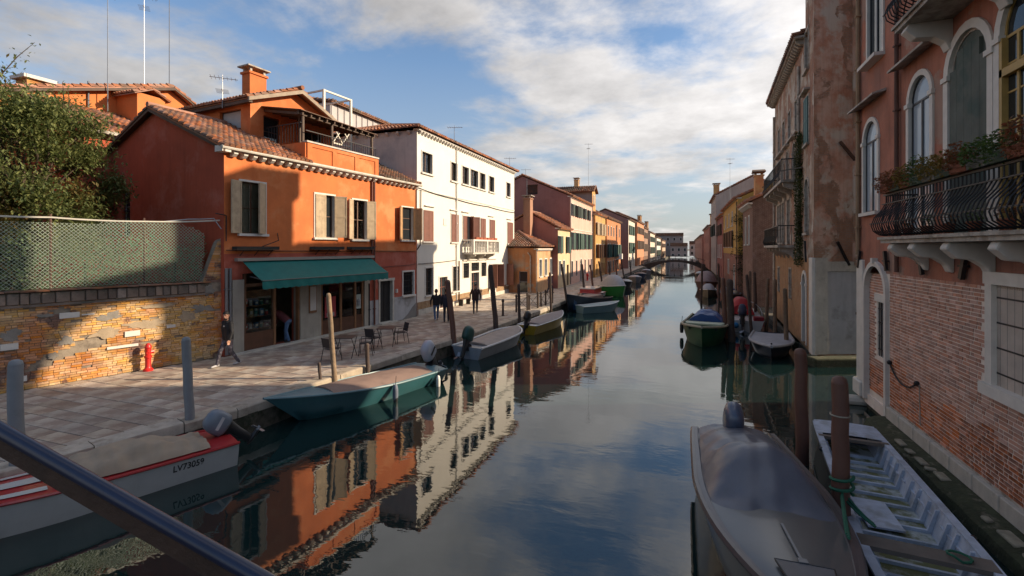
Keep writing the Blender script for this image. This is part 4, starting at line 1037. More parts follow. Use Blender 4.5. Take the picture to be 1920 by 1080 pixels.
# metal clad rooftop house
mh = thing('metal_clad_house', 'pale sheet metal rooftop storey behind the white palazzo roof', 'house', (-24, 28.0, 0), R(90))
SHEET = mat('pale_sheet_metal', (0.40, 0.37, 0.36), 0.55, 0.1, 2, streak=0.15)
slab(mh, 'storey', SHEET, 0, 8.6, 0, 5, 0.7, 15.2)
seam = MB().box(-0.03, 0.03, -0.05, 0.0, 10, 15.15).mesh('seam', mat('seam_grey', (0.25, 0.23, 0.23)))
for i in range(13): ob('seam', seam, mh, (0.1 + i * 0.7, 0, 0))
tiles(mh, -0.2, 8.8, -0.3, 15.2, 5.2, 16.2, TILE_D, 0.26)
# small low house, cream house, pink house
SM = mat('peach_stucco', (0.55, 0.33, 0.17), 0.88, 0.15, 0.8, col2=(0.44, 0.17, 0.07), c2amt=0.3, streak=0.2)
SM_E = mat('rusty_end_stucco', (0.40, 0.17, 0.07), 0.9, 0.2, 0.7, col2=(0.33, 0.26, 0.2), c2amt=0.5, streak=0.4, patch=(0.30, 0.25, 0.2), pth=0.58)
sh = thing('low_house', 'low peach house with hipped tile roof and three white windows', 'house', (-12.4, 40.6, 0), R(90))
xs = (1.35, 3.1, 4.9)
wall(sh, rect(0, 6.2, 0.7, 4.7), row(2.1, 1.55, xs, 0.75), SM)
wall(sh, rect(-6, 0, 0.7, 4.7), [W(-1.2, 0.72, 0.8, 1.9)], SM_E, rot=(0, 0, R(-90)))
window(sh, 0, 0.72, 0.8, 1.9, rz=R(-90), cols=1, bars=1, name='door', fm=GREY_P).location = (0, 1.2, 0.72)
for x_ in xs: window(sh, x_, 2.1, 0.75, 1.55, trim=WHITE_P, tw=0.09, sill=STONE_W, fm=WHITE_P, cols=2, bars=3)
slab(sh, 'cornice', STONE_W, -0.05, 6.2, -0.2, 0.2, 4.55, 4.65); brackets(sh, 0.0, 6.1, 18, 0.0, 4.545, STONE_W, 0.12, 0.16, 0.14)
def h1(x_): return (0, min(1, (x_ + 0.3) / 4.2, 1))
tiles(sh, -0.3, 6.3, -0.3, 4.8, 3.0, 6.3, TILE, 0.24, lim=h1)
def h2(x_): return (0, min(1, (0.3 - x_) / 3.3, (x_ + 6.3) / 3.3))
tiles(sh, -6.3, 0.3, 0.0, 4.8, 4.2, 6.3, TILE_D, 0.24, lim=h2, loc=(-0.3, 0, 0), rot=(0, 0, R(-90)))
ridge_cap(sh, (-0.3, -0.3, 4.9), (3.9, 3.0, 6.4)); ridge_cap(sh, (3.9, 3.0, 6.4), (6.3, 3.0, 6.4))
pipe(sh, 0.0, 0.8, 4.6); pp = MB().tube([(0, 0, 0.8), (0, 0, 4.0), (0.0, 0.25, 4.3)], 0.05, 6).build('drainpipe', STONE_M, sh, loc=(-0.1, 0.5, 0))
MB().box(-0.05, 0.0, 3.4, 4.4, 0.7, 2.3).build('utility_door', GREY_P, sh)
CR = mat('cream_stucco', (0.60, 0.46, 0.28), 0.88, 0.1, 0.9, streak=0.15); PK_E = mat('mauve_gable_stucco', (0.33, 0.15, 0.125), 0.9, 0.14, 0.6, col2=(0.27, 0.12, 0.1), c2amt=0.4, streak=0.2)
ch = house('cream_house', 'cream house with green shutters between low house and pink house', -11.8, 46.0, R(90), 5.3, 6, 6.65, 1.6, CR,
      row(4.15, 1.75, (0.6, 4.2), 0.95, trim=STONE_W, tw=0.06, shut=(170, 165), sm=WOOD_G, cols=2, bars=1) + row(1.9, 1.5, (0.7, 2.4), 0.8, trim=WHITE_P, tw=0.08, fm=WHITE_P, cols=2, bars=2) + [W(4.2, 0.72, 0.9, 2.2, fm=WOOD_FR, cols=1, bars=2, name='door')],
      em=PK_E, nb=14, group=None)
chimney(ch, -0.9, 2.8, 4.6, 9.5, mat('tan_chimney_stucco', (0.36, 0.19, 0.12), 0.9, 0.15, 1, streak=0.3), 0.9, 0.7, 'flat')
PK = mat('pink_stucco', (0.62, 0.38, 0.30), 0.88, 0.1, 0.8, col2=(0.66, 0.44, 0.36), c2amt=0.4, streak=0.12)
up = [0.95, 3.3, 4.35, 5.4, 7.9, 10.6]
ph = house('pink_house', 'pink three storey house with mauve gable end and green shutters', -11.8, 51.35, R(90), 13.2, 11, 10.35, 2.45, PK,
      row(8.25, 1.35, up, 0.85, trim=STONE_W, tw=0.06, shut=(165, 165), sm=WOOD_GD, cols=1, bars=1)
      + row(4.5, 1.95, (1.0, 3.2, 4.5, 5.8, 8.2, 11.0), 0.95, trim=STONE_W, tw=0.06, shut=(165, 160), sm=WOOD_G, cols=2, bars=1)
      + row(1.5, 1.75, (0.9, 3.2, 8.2, 10.6, 12.3), 0.75, trim=STONE_W, tw=0.06, grille=(4, 4), cols=1, bars=1) + [W(5.7, 0.72, 1.1, 2.7, arch=True, fm=WOOD_FR, cols=2, bars=2, trim=STONE_W, tw=0.12, name='door')]
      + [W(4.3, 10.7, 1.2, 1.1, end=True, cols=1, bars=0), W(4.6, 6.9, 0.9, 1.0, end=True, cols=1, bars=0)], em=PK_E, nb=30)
slab(ph, 'string_course', STONE_W, 0, 13.2, -0.06, 0, 6.75, 6.82); pipe(ph, -0.05, 0.8, 10.2); pipe(ph, 13.1, 0.8, 10.2)
MB().box(-0.02, 0.0, 4.9, 5.0, 7, 12.5).build('flue_pipe', STONE_M, ph)
antenna('thin aerial on the pink house gable ridge', -17.0, 51.6, 12.8, 0.9, 0); antenna('aerial on the white palazzo roof edge', -15.6, 31.0, 12.2, 1.3, 0); antenna('aerial at the far corner of the white palazzo roof', -15.4, 42.0, 12.0, 1.2, 0); antenna('tall aerial mast above the ochre house roof room', -12.6, 66, 13.2, 6.0, 1)
OC = mat('ochre_stucco', (0.50, 0.28, 0.09), 0.9, 0.16, 0.7, col2=(0.42, 0.20, 0.08), c2amt=0.4, streak=0.3, patch=(0.36, 0.2, 0.12), pth=0.6)
oc = house('ochre_house', 'ochre yellow house with a roof room, next to the pink house', -11.4, 64.6, R(90), 8.6, 9, 9.3, 1.9, OC,
      row(6.5, 1.7, (1.1, 3.0, 4.4, 6.9), 0.9, trim=STONE_W, tw=0.07, shut=(150, 150), sm=WOOD_B, cols=1, bars=1) + row(3.3, 1.9, (1.1, 3.0, 4.4, 6.9), 0.95, trim=STONE_W, tw=0.07, shut=(110, 120), sm=WOOD_FR, cols=1, bars=1)
      + row(1.0, 1.5, (1.2, 3.4, 5.6, 7.4), 0.8, grille=(3, 3), cols=1, bars=0), nb=20)
MB().box(0.8, 3.4, 0.6, 7.5, 9.2, 12.6).build('roof_room', mat('grey_roof_room', (0.25, 0.23, 0.21), 0.9, 0.15, 1, streak=0.3), oc)
wall(oc, [(0.8, 9.2), (3.4, 9.2), (3.4, 12.4), (2.1, 13.1), (0.8, 12.4)], [W(2.1, 10.6, 0.9, 1.4)], OC, loc=(0, 0.57, 0)); window(oc, 2.1, 10.6, 0.9, 1.4, y=0.57, trim=STONE_W, sm=WOOD_B, shut=(10, 10))
tiles(oc, -8.0, -0.2, 0.0, 12.4, 1.7, 13.35, TILE_D, 0.26, loc=(0.4, 0, 0), rot=(0, 0, R(-90))); tiles(oc, 0.2, 8.0, 0.0, 12.4, 1.7, 13.35, TILE_D, 0.26, loc=(3.8, 0, 0), rot=(0, 0, R(90)))
chimney(oc, 2.2, 3.0, 13.2, 14.2, BR_A, 0.9, 0.6, 'flat')
OB = mat('orange_brick_stucco', (0.48, 0.19, 0.075), 0.9, 0.16, 0.9, col2=(0.40, 0.22, 0.12), c2amt=0.4, streak=0.25)
o2 = house('orange_house', 'narrow orange house with green shutters and white balcony along the far left bank', -11.2, 73.3, R(90), 16.5, 9, 9.3, 2.2, OB,
      row(6.6, 1.5, (1.5, 4.5, 7.5, 11, 14.5), 0.9, trim=STONE_W, tw=0.08, shut=(None, None), sm=WOOD_G, cols=1, bars=1) + row(3.2, 2.1, (1.4, 3.4, 7.0, 9.4, 12.0, 15), 1.0, trim=STONE_W, tw=0.08, shut=(160, 160), sm=WOOD_G, cols=1, bars=1)
      + row(0.9, 1.7, (1.4, 4, 7, 10, 13), 1.1, cols=1, bars=0, trim=STONE_M), nb=24, tm=TILE_D)
MB().box(9, 14, -0.7, 0, 2.75, 2.85).box(9, 14, -0.7, -0.6, 2.85, 3.7).build('balcony', STONE_W, o2)
ww = mat('mauve_grey_stucco', (0.27, 0.19, 0.17), 0.9, 0.12, 0.7, streak=0.3); cw = mat('pale_stucco', (0.58, 0.52, 0.44), 0.9, 0.1, 0.8, streak=0.15)
h5 = house('grey_end_house', 'pale house with mauve grey end wall standing forward on the left bank', -10.4, 95.5, R(90), 12.5, 9, 10.3, 2.0, cw,
      row(7.3, 1.9, (2.0, 5.0, 9.0), 1.2, shut=(165, 165), sm=WOOD_G, cols=1, bars=1, trim=STONE_W) + row(3.6, 2.2, (2.0, 5.0, 9.0), 1.3, shut=(165, 165), sm=WOOD_G, cols=1, bars=1) + row(0.9, 1.8, (2, 6, 10), 1.2, cols=1, bars=0), em=ww, tm=TILE_D, nb=0)
far_specs = [('terracotta house with dark windows beyond the grey end house', -10.0, 109, 18, 10.6, (0.52, 0.23, 0.12), WOOD_D), ('brown shadowy house with deep eaves near far footbridge', -10.2, 128, 16, 10.0, (0.28, 0.17, 0.12), WOOD_D),
             ('pale plaster house with twin chimneys beyond far footbridge', -9.6, 145, 22, 9.2, (0.58, 0.50, 0.40), WOOD_GD), ('white low house beyond the twin chimney house', -9.0, 168, 26, 8.2, (0.62, 0.58, 0.52), WOOD_GD), ('farthest peach house at the bend of the left bank', -8.4, 195, 30, 7.6, (0.5, 0.34, 0.24), WOOD_D)]
for i, (lab, x_, y_, L_, ze, c_, sm_) in enumerate(far_specs):
    n_ = int(L_ / 3.2)
    xs = [1.6 + k * (L_ - 3.2) / max(1, n_ - 1) for k in range(n_)]
    m_ = mat('far_wall_%d' % i, c_, 0.9, 0.15, 0.5, streak=0.25)
    hf = house('far_house', lab, x_, y_, R(90), L_, 9, ze, 2.0, m_, row(ze - 2.7, 1.6, xs, 1.1, shut=(165, 165), sm=sm_, cols=1, bars=0, trim=STONE_W) + row(ze - 6.2, 2.0, xs, 1.2, shut=(165, 165), sm=sm_, cols=1, bars=0) + row(0.9, 1.6, xs, 1.2, cols=1, bars=0), tm=TILE_D, group='far houses of the left bank', pitch=0.4)
    if i in (2, 1):
        for q in (5, 8): chimney(hf, q, 1.5, ze, ze + 3.2, BR_A, 1.0, 0.8, 'flat')
# roofs and rooftops standing behind the far left row
for i, (lab, x_, y_, L_, ze, c_) in enumerate((('dark tiled rear house above the orange house roofs', -22, 78, 14, 11.2, (0.3, 0.14, 0.1)), ('brown rear house with raised roof behind the grey end house', -19, 98, 14, 12.8, (0.33, 0.17, 0.12)))):
    house('rear_house', lab, x_, y_, R(90), L_, 8, ze, 1.8, mat('rear_wall_%d' % i, c_, 0.9, 0.15, 0.5, streak=0.25), row(ze - 2.5, 1.2, (3, 7, 11), 1.0, cols=1, bars=0), tm=TILE_D, pitch=0.35)
# closing houses at the end of the canal
for i, (lab, x_, y_, L_, ze, c_) in enumerate((('long grey brown block with flat roofline closing the canal', -16, 262, 15, 11.0, (0.3, 0.25, 0.23)), ('low rosy house at the canal end left of the water', -7, 250, 8, 5.6, (0.42, 0.3, 0.26)), ('low rosy white house at the canal end right of the water', 2, 258, 9, 6.6, (0.5, 0.38, 0.32)))):
    n_ = int(L_ / 2.6); xs = [1.2 + k * (L_ - 2.4) / max(1, n_ - 1) for k in range(n_)]
    house('end_house', lab, x_ - L_ * 0.0, y_, R(0), L_, 10, ze, 1.4, mat('end_wall_%d' % i, c_, 0.9, 0.15, 0.4, streak=0.2), row(ze - 2.4, 1.4, xs, 1.0, cols=1, bars=0, trim=STONE_W) + row(ze - 5.2, 1.4, xs, 1.0, cols=1, bars=0, trim=STONE_W), tm=TILE_D, pitch=0.45, group='houses closing the canal')
# ================================================================ far footbridge
fb = thing('footbridge', 'low arched footbridge with railings crossing the canal far away', 'bridge', (-2.1, 112, 0))
BST = mat('bridge_stone', (0.075, 0.06, 0.05), 0.9, 0.2, 1.5, streak=0.3)
n = 24; lo, hi = [], []
for i in range(n + 1):
    u = -1 + 2 * i / n; hi.append((u * 7.2, 2.0 - 1.25 * u * u)); lo.append((u * 5.9, 1.62 - 1.75 * u * u))
MB().prism([(p[0], p[1] + 0.02) for p in hi] + [(p[0], p[1] + 0.005) for p in hi[::-1]], 2.3, 'y', 0.15).build('deck', mat('bridge_deck', (0.025, 0.022, 0.02), 0.9), fb)
MB().prism([(-7.2, -1.0)] + hi + [(7.2, -1.0), (5.9, -1.0)] + lo[::-1] + [(-5.9, -1.0)], 2.6, 'y', 0).build('arch', BST, fb)
for yy in (0.06, 2.54):
    MB().tube([(p[0], yy, p[1] + 0.95) for p in hi], 0.03, 5).build('handrail', IRON, fb)
    for p in hi[::2]: MB().tube([(p[0], yy, p[1]), (p[0], yy, p[1] + 0.95)], 0.02, 4).build('baluster', IRON, fb)
# ================================================================ RIGHT BANK: near brick and plaster house
RP = mat('rose_plaster', (0.37, 0.145, 0.092), 0.9, 0.28, 1.0, col2=(0.27, 0.125, 0.09), c2amt=0.6, streak=0.6, bump=0.35, patch=(0.34, 0.21, 0.16), pscale=0.55, pth=0.56)
MORT = mat('pale_mortar', (0.74, 0.65, 0.57), 0.95, 0.12, 3, bump=0.3); MORT_R = mat('red_mortar', (0.20, 0.085, 0.05), 0.95, 0.2, 3)
BK_U = mat('mauve_brick', (0.46, 0.255, 0.19), 0.9, 0.22, 3, rand=0.25, bump=0.3); BK_L = mat('red_brick', (0.47, 0.17, 0.085), 0.9, 0.3, 4, col2=(0.2, 0.075, 0.045), c2amt=0.35, rand=0.28, bump=0.35)
YF = 17.4
nh = thing('brick_house', 'near right bank house, brick below, rose plaster and balconies above', 'house', (5.0, YF, 0), R(-90))
NL = 14.5
ARCH = W(1.42, 0.45, 1.5, 3.75, arch=True, rise=0.72); BW = W(7.55, 2.36, 1.35, 1.72)
wins_n = [W(1.0, 5.72, 1.08, 2.6, arch=True), W(4.05, 5.1, 1.05, 3.5, arch=True), W(6.0, 4.9, 1.35, 3.9, arch=True), W(7.75, 4.9, 1.45, 4.05, arch=True), W(1.35, 9.95, 1.1, 2.5), W(7.6, 10.0, 1.2, 2.6)]
wall(nh, rect(0, NL, 4.02, 17.0), wins_n, RP, depth=0.22)
wall(nh, rect(0, NL, 0.15, 4.02), [ARCH, BW], MORT, depth=0.34, name='brick_wall')
wall(nh, [(-12, 0.15), (0, 0.15), (0, 17.0), (-12, 17.0)], [], WH, rot=(0, 0, R(-90) + SUN_AZ), name='side_wall')  # side wall out of view, made white to bounce light onto the palazzo
slab(nh, 'rear', RP, 3.5, NL, 11.9, 12, 0.3, 17); slab(nh, 'flank', RP, NL - 0.1, NL, 0.3, 12, 0.3, 16.9)
slab(nh, 'ceiling_slab', RP, 0.2, NL - 0.1, 0.3, 11.8, 16.7, 16.9)
tiles(nh, -0.3, NL + 0.3, -0.5, 17.05, 6, 19, TILE_D, 0.28); slab(nh, 'eaves', STONE_M, -0.3, NL + 0.3, -0.45, 0.1, 16.9, 17.0)
# brickwork: the largest bricks are parts, the rest one part
def in_open(xa, xb, za, zb):
    if xb > BW['x'] - 0.9 and xa < BW['x'] + 0.9 and zb > BW['z'] - 0.22 and za < BW['z'] + BW['h'] + 0.22: return True
    if xa < ARCH['x'] + 0.92:
        return True
    return False
bl = []; rb = random.Random(31); z = 0.62; r = 0
while z < 4.0:
    x_ = 2.34 - (0.14 if r % 2 else 0); k = 0
    while x_ < 9.2:
        l = 0.118 if (k + r) % 2 else 0.248
        if rb.random() < 0.1: l = 0.248
        xa, xb = max(x_ + 0.007, 2.36), x_ + l - 0.007
        if xb > xa + 0.03 and not in_open(xa, xb, z, z + 0.06): bl.append((xa, xb, z))
        x_ += l + 0.004; k += 1
    z += 0.0745; r += 1
def bkm(x_, z): return BK_U if z > 1.62 + 0.13 * math.sin(x_ * 1.1) - 0.10 * (x_ - 4) + 0.08 * math.sin(x_ * 5) else BK_L
vb = [q for q in bl if q[1] < 7.7]
vb.sort(key=lambda q: -q[0]); near = set(vb[:300])
mu, ml = MB(), MB()
for q in bl:
    m_ = bkm(q[0], q[2]); L_ = round(q[1] - q[0], 2); dy = rb.uniform(0.004, 0.014)
    if q in near:
        me = shared(('bk', L_, m_.name), lambda: MB().box(0.003, L_ - 0.003, 0, 0.05, 0, 0.0575).mesh('brick', m_))
        ob('brick', me, nh, (q[0], -dy, q[2]))
    else: (mu if m_ is BK_U else ml).box(q[0], q[1], -dy, 0.04, q[2], q[2] + 0.0575)
stuff(mu.build('more_bricks', BK_U, nh, fix=False)); stuff(ml.build('more_bricks', BK_L, nh, fix=False))
MB().box(2.3, NL, -0.02, 0.02, 0.2, 0.62).build('plinth_course', STONE_M, nh)
for i in range(9): bevel(MB().box(0.005, 0.78, -0.1, 0.06, 0.28, 0.58).build('plinth_stone', STONE, nh, loc=(2.35 + i * 0.8, 0, 0)), 0.015)
MOSS = mat('mossy_ledge', (0.045, 0.05, 0.025), 0.95, 0.4, 6, col2=(0.16, 0.14, 0.10), c2amt=0.25, bump=0.9, bscale=14)
mb = MB(); secs = []
for i in range(60):
    x_ = 2.2 + i * 0.14; j = noise.noise(Vector((x_ * 1.7, 0, 0))) * 0.05
    secs.append([(x_, -0.05, 0.28), (x_, -0.3 + j, 0.26 + j * 0.4), (x_, -0.5 + j, 0.17), (x_, -0.56 + j, -0.02), (x_, -0.5, -0.5), (x_, -0.05, -0.5)])
mb.loft(secs); mb.build('waterline_ledge', MOSS, nh, smooth=True)
CAPS = mat('worn_stone_cap', (0.3, 0.27, 0.2), 0.9, 0.3, 6, bump=0.6)
x_ = 2.6
while x_ < 9.6:
    l = rb.uniform(0.12, 0.5); j = rb.uniform(-0.04, 0.04)
    if rb.random() < 0.62: bevel(MB().bx((0, 0, 0), (l, rb.uniform(0.1, 0.2), 0.06), Matrix.Rotation(R(rb.uniform(-6, 6)), 3, 'X') @ Matrix.Rotation(R(rb.uniform(-7, 7)), 3, 'Z')).build('worn_stone', CAPS, nh, loc=(x_ + l / 2, -0.34 + j, 0.25)), 0.03, 2)
    x_ += l + rb.uniform(0.02, 0.3)
# corner pilaster, arch surround, blocked arch with barred window
bevel(MB().box(-0.03, 0.48, -0.07, 0.3, 0.75, 4.35).build('corner_pilaster', STONE_W, nh), 0.02)
bevel(MB().box(-0.08, 0.56, -0.16, 0.3, 0.3, 0.75).build('pilaster_base', STONE_W, nh), 0.03)
MB().tube([(0.3, -0.5, 0.12), (0.3, 0.2, 0.12)], 0.16, 10).build('fender_stone', STONE, nh)
mb = MB(); n = 16; zs = ARCH['z'] + ARCH['h'] - 0.72; r0, tw = 0.744, 0.136
for sx in (-1, 1): mb.box(1.42 + sx * (r0 + tw / 2) - tw / 2, 1.42 + sx * (r0 + tw / 2) + tw / 2, -0.09, 0.3, 0.3, zs)
for i in range(n):
    a, b_ = math.pi * i / n, math.pi * (i + 1) / n
    mb.prism([(1.42 + r0 * math.cos(a), zs + 0.714 * math.sin(a)), (1.42 + (r0 + tw) * math.cos(a), zs + (0.72 + tw) * math.sin(a)), (1.42 + (r0 + tw) * math.cos(b_), zs + (0.72 + tw) * math.sin(b_)), (1.42 + r0 * math.cos(b_), zs + 0.714 * math.sin(b_))], 0.39, 'y', -0.09)
mb.build('arch_surround', STONE_W, nh)
MB().box(1.34, 1.5, -0.13, 0.0, 4.28, 4.42).build('keystone', STONE_W, nh)
wall(nh, hole_loop(dict(ARCH, w=1.52)), [W(1.6, 1.7, 0.62, 1.5)], MORT, depth=0.2, loc=(0, 0.06, 0), name='arch_infill')
window(nh, 1.6, 1.7, 0.62, 1.5, y=0.03, grille=(5, 4), cols=1, bars=0, fm=GREY_P, glass=DARK)
mu, ml = MB(), MB(); z = 0.62; r = 0
while z < 4.1:
    x_ = 0.7 - (0.12 if r % 2 else 0)
    while x_ < 2.15:
        xa, xb = max(x_ + 0.006, 0.68), min(x_ + 0.242, 2.16)
        hw = 0.75 if z < zs else 0.75 * math.sqrt(max(0, 1 - ((z + 0.06 - zs) / 0.72) ** 2))
        xa, xb = max(xa, 1.42 - hw), min(xb, 1.42 + hw)
        if xb - xa > 0.03 and not (xb > 1.25 and xa < 1.95 and 1.62 < z + 0.06 and z < 3.42): (mu if z > 1.3 else ml).box(xa, xb, 0.05, 0.09, z, z + 0.0575)
        x_ += 0.25
    z += 0.0745; r += 1
stuff(mu.build('infill_bricks', BK_U, nh, fix=False)); stuff(ml.build('infill_bricks', BK_L, nh, fix=False))
MB().box(1.2, 2.0, 0.01, 0.09, 3.22, 3.42).build('lintel', STONE_W, nh)
# mooring chain loop on the wall
for a, b_ in (((2.45, -0.05, 1.75), (4.0, -0.05, 1.62)),):
    wire([a, b_], 0.02, 0.3, 14).build('chain', IRON, nh)
    for p in (a, b_): MB().ball(p, 0.06, 8, 5).build('ring_bolt', IRON, nh)
wire([(4.05, -0.02, 1.6), (4.1, -0.02, 0.7)], 0.012, 0).build('wall_cable', STONE_M, nh)
# big barred window
MB().box(6.7, 6.89, -0.08, 0.3, 2.18, 4.28).box(8.21, 8.42, -0.08, 0.3, 2.18, 4.28).box(6.66, 8.46, -0.09, 0.3, 4.08, 4.29).box(6.62, 8.5, -0.14, 0.3, 2.16, 2.36).build('stone_surround', STONE_W, nh)
window(nh, 7.55, 2.36, 1.33, 1.71, y=-0.05, grille=(7, 4), cols=2, bars=1, fm=GREY_P)
# tie anchors
for x_, a in ((0.2, 16), (2.25, -14), (4.25, -16), (6.0, 18)):
    t = MB().bx((0, 0, 0), (0.1, 0.07, 0.52), Matrix.Rotation(R(a), 3, 'Y')).build('tie_anchor', IRON, nh, loc=(x_, -0.07, 4.36)); MB().box(-0.1, 0.1, -0.05, 0.05, -0.02, 0.02).build('pin', IRON, t)
# windows of the upper floor
GREYFR = mat('dark_grey_frame', (0.035, 0.037, 0.042), 0.5); YEL = mat('mustard_frame', (0.43, 0.28, 0.085), 0.6, 0.12, 4)
SKYG = mat_glass('sky_reflection_glass', (0.30, 0.36, 0.42), 0.12)  # sky reflection put into the pane colour as pale blue
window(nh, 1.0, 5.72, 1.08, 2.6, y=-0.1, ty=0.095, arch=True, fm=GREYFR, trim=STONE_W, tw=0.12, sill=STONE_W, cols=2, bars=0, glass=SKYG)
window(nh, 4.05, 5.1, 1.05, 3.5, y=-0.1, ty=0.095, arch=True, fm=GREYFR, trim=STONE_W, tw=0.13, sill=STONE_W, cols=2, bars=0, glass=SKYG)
window(nh, 7.75, 4.9, 1.45, 4.05, y=-0.1, ty=0.095, arch=True, fm=YEL, trim=STONE_W, tw=0.16, cols=4, bars=6)
MB().box(7.03, 8.47, -0.04, 0.05, 7.55, 7.68).box(7.02, 7.1, -0.04, 0.05, 4.95, 8.2).box(8.4, 8.48, -0.04, 0.05, 4.95, 8.2).build('yellow_casing', YEL, nh)
BOARD = mat('weathered_green_boards', (0.10, 0.115, 0.10), 0.85, 0.2, 2, col2=(0.055, 0.085, 0.075), c2amt=0.5, streak=0.5)
wb = window(nh, 6.0, 4.9, 1.35, 3.9, y=-0.1, ty=0.095, arch=True, fm=STONE_M, trim=STONE_W, tw=0.17, cols=1, bars=0, glass=BOARD)
for i in range(5): MB().box(-0.64 + i * 0.257, -0.64 + i * 0.257 + 0.25, 0.09, 0.15, 0.03, 3.2 + (0.42 if 0 < i < 4 else 0.1)).build('board', BOARD, wb)
window(nh, 1.35, 9.95, 1.1, 2.5, y=-0.1, ty=0.095, fm=GREYFR, trim=STONE_W, tw=0.1, sill=STONE_W, cols=2, bars=0, sdepth=0.25)
window(nh, 7.6, 10.0, 1.2, 2.6, fm=GREYFR, trim=STONE_W, tw=0.1, cols=2, bars=0)
for a, c, z in ((0.0, 2.1, 8.95), (3.1, 5.0, 9.15)): MB().prism([(0, 0), (-0.32, -0.1), (-0.32, -0.15), (0, -0.07)], c - a, 'x', a).build('rain_hood', STONE_M, nh, loc=(0, 0, z))
pipe(nh, 2.95, 4.1, 16.5, m=mat('brown_pipe', (0.12, 0.06, 0.045)), r=0.05); pipe(nh, 0.12, 4.5, 16.5, m=mat('ochre_pipe', (0.3, 0.2, 0.12)), r=0.06)
# balconies
def balcony(z, x0, x1, out, rail, consoles, bars=True, zc=0.6):
    b_ = MB().box(x0, x1, -out, 0, z - 0.14, z).build('balcony', STONE_M, nh)
    MB().box(x0 - 0.05, x1, -out - 0.05, -out, z - 0.06, z + 0.0).build('lip', STONE_M, b_)
    cm = MB().prism([(0, 0), (-out + 0.08, 0), (-out + 0.02, -0.12), (-out + 0.2, -0.3), (-0.3, -0.32), (-0.12, -0.45), (-0.06, -zc), (0, -zc)], 0.24, 'x', -0.12).mesh('console', STONE_W)
    for q in consoles: bevel(ob('console', cm, b_, (q, 0, z - 0.14)), 0.03, 2)
    if bars:
        prof = [(0.02, 0.03), (-0.1, 0.05), (-0.22, 0.14), (-0.26, 0.27), (-0.2, 0.45), (-0.06, 0.62), (0.03, 0.8), (0.03, rail)]
        fm = MB().tube([(0, -out + 0.06 + a, b2) for a, b2 in prof], 0.013, 5).mesh('bar', IRON, True)
        sm_ = MB().tube([(a, 0, b2) for a, b2 in prof], 0.013, 5).mesh('bar', IRON, True)
        n_ = int((x1 - x0) / 0.125)
        for i in range(n_): ob('bar', fm, b_, (x0 + 0.06 + i * 0.125, 0, z))
        for i in range(int(out / 0.13)): ob('bar', sm_, b_, (x0 + 0.03, -out + 0.1 + i * 0.13, z))
        MB().box(x0 - 0.02, x1, -out + 0.06, -out + 0.11, z + rail, z + rail + 0.035).box(x0 - 0.02, x0 + 0.03, -out + 0.11, 0, z + rail, z + rail + 0.035).build('handrail', IRON, b_)
        MB().box(x0 - 0.1, x1, -out - 0.185, -out - 0.165, z + 0.3, z + 0.325).build('mid_rail', IRON, b_)
        MB().box(x0, x1, -out + 0.02, -out + 0.05, z + 0.75, z + 0.77).build('mid_rail', IRON, b_)
    return b_
balcony(4.95, 3.95, 10.5, 0.72, 0.95, (4.35, 5.4, 6.75, 8.2))
balcony(9.4, 5.0, 10.5, 0.8, 0.95, (5.35, 7.2))
# flower boxes on the balcony rail
LEAF_G = mat_leaf('leaf_green', (0.05, 0.11, 0.025), (0.11, 0.16, 0.04)); LEAF_Y = mat_leaf('leaf_yellow', (0.28, 0.17, 0.03), (0.16, 0.13, 0.03)); LEAF_R = mat_leaf('leaf_rust', (0.26, 0.07, 0.03), (0.20, 0.11, 0.05))
def leaves(mb, c, rad, n, size, rnd, zmin=None):
    for i in range(n):
        while True:
            v = Vector((rnd.uniform(-1, 1), rnd.uniform(-1, 1), rnd.uniform(-1, 1)))
            if v.length < 1: break
        p = Vector((c[0] + v.x * rad[0], c[1] + v.y * rad[1], c[2] + v.z * rad[2]))
        if zmin is not None and p.z < zmin: continue
        q = Matrix.Rotation(rnd.uniform(0, 6.28), 3, 'Z') @ Matrix.Rotation(rnd.uniform(-1.2, 1.2), 3, 'X') @ Matrix.Rotation(rnd.uniform(0, 6.28), 3, 'Z')
        s = size * rnd.uniform(0.6, 1.3)
        mb.add([p + q @ Vector(k) for k in ((0, -s, 0), (s * 0.5, 0, s * 0.12), (0, s, 0), (-s * 0.5, 0, s * 0.12))], [(0, 1, 2, 3)])
BOXM = [(mat('green_box', (0.04, 0.075, 0.05), 0.7, 0.25, 6, streak=0.3), 'green'), (mat('old_terracotta', (0.25, 0.085, 0.045), 0.85, 0.25, 6, streak=0.3), 'terracotta'), (mat('grey_box', (0.15, 0.15, 0.135), 0.8, 0.25, 6, streak=0.4), 'grey')]
rf = random.Random(8); ordn = ['first', 'second', 'third', 'fourth', 'fifth', 'sixth', 'seventh', 'eighth', 'ninth', 'tenth']
seq = [1, 0, 1, 0, 2, 0, 1, 2, 0, 1]
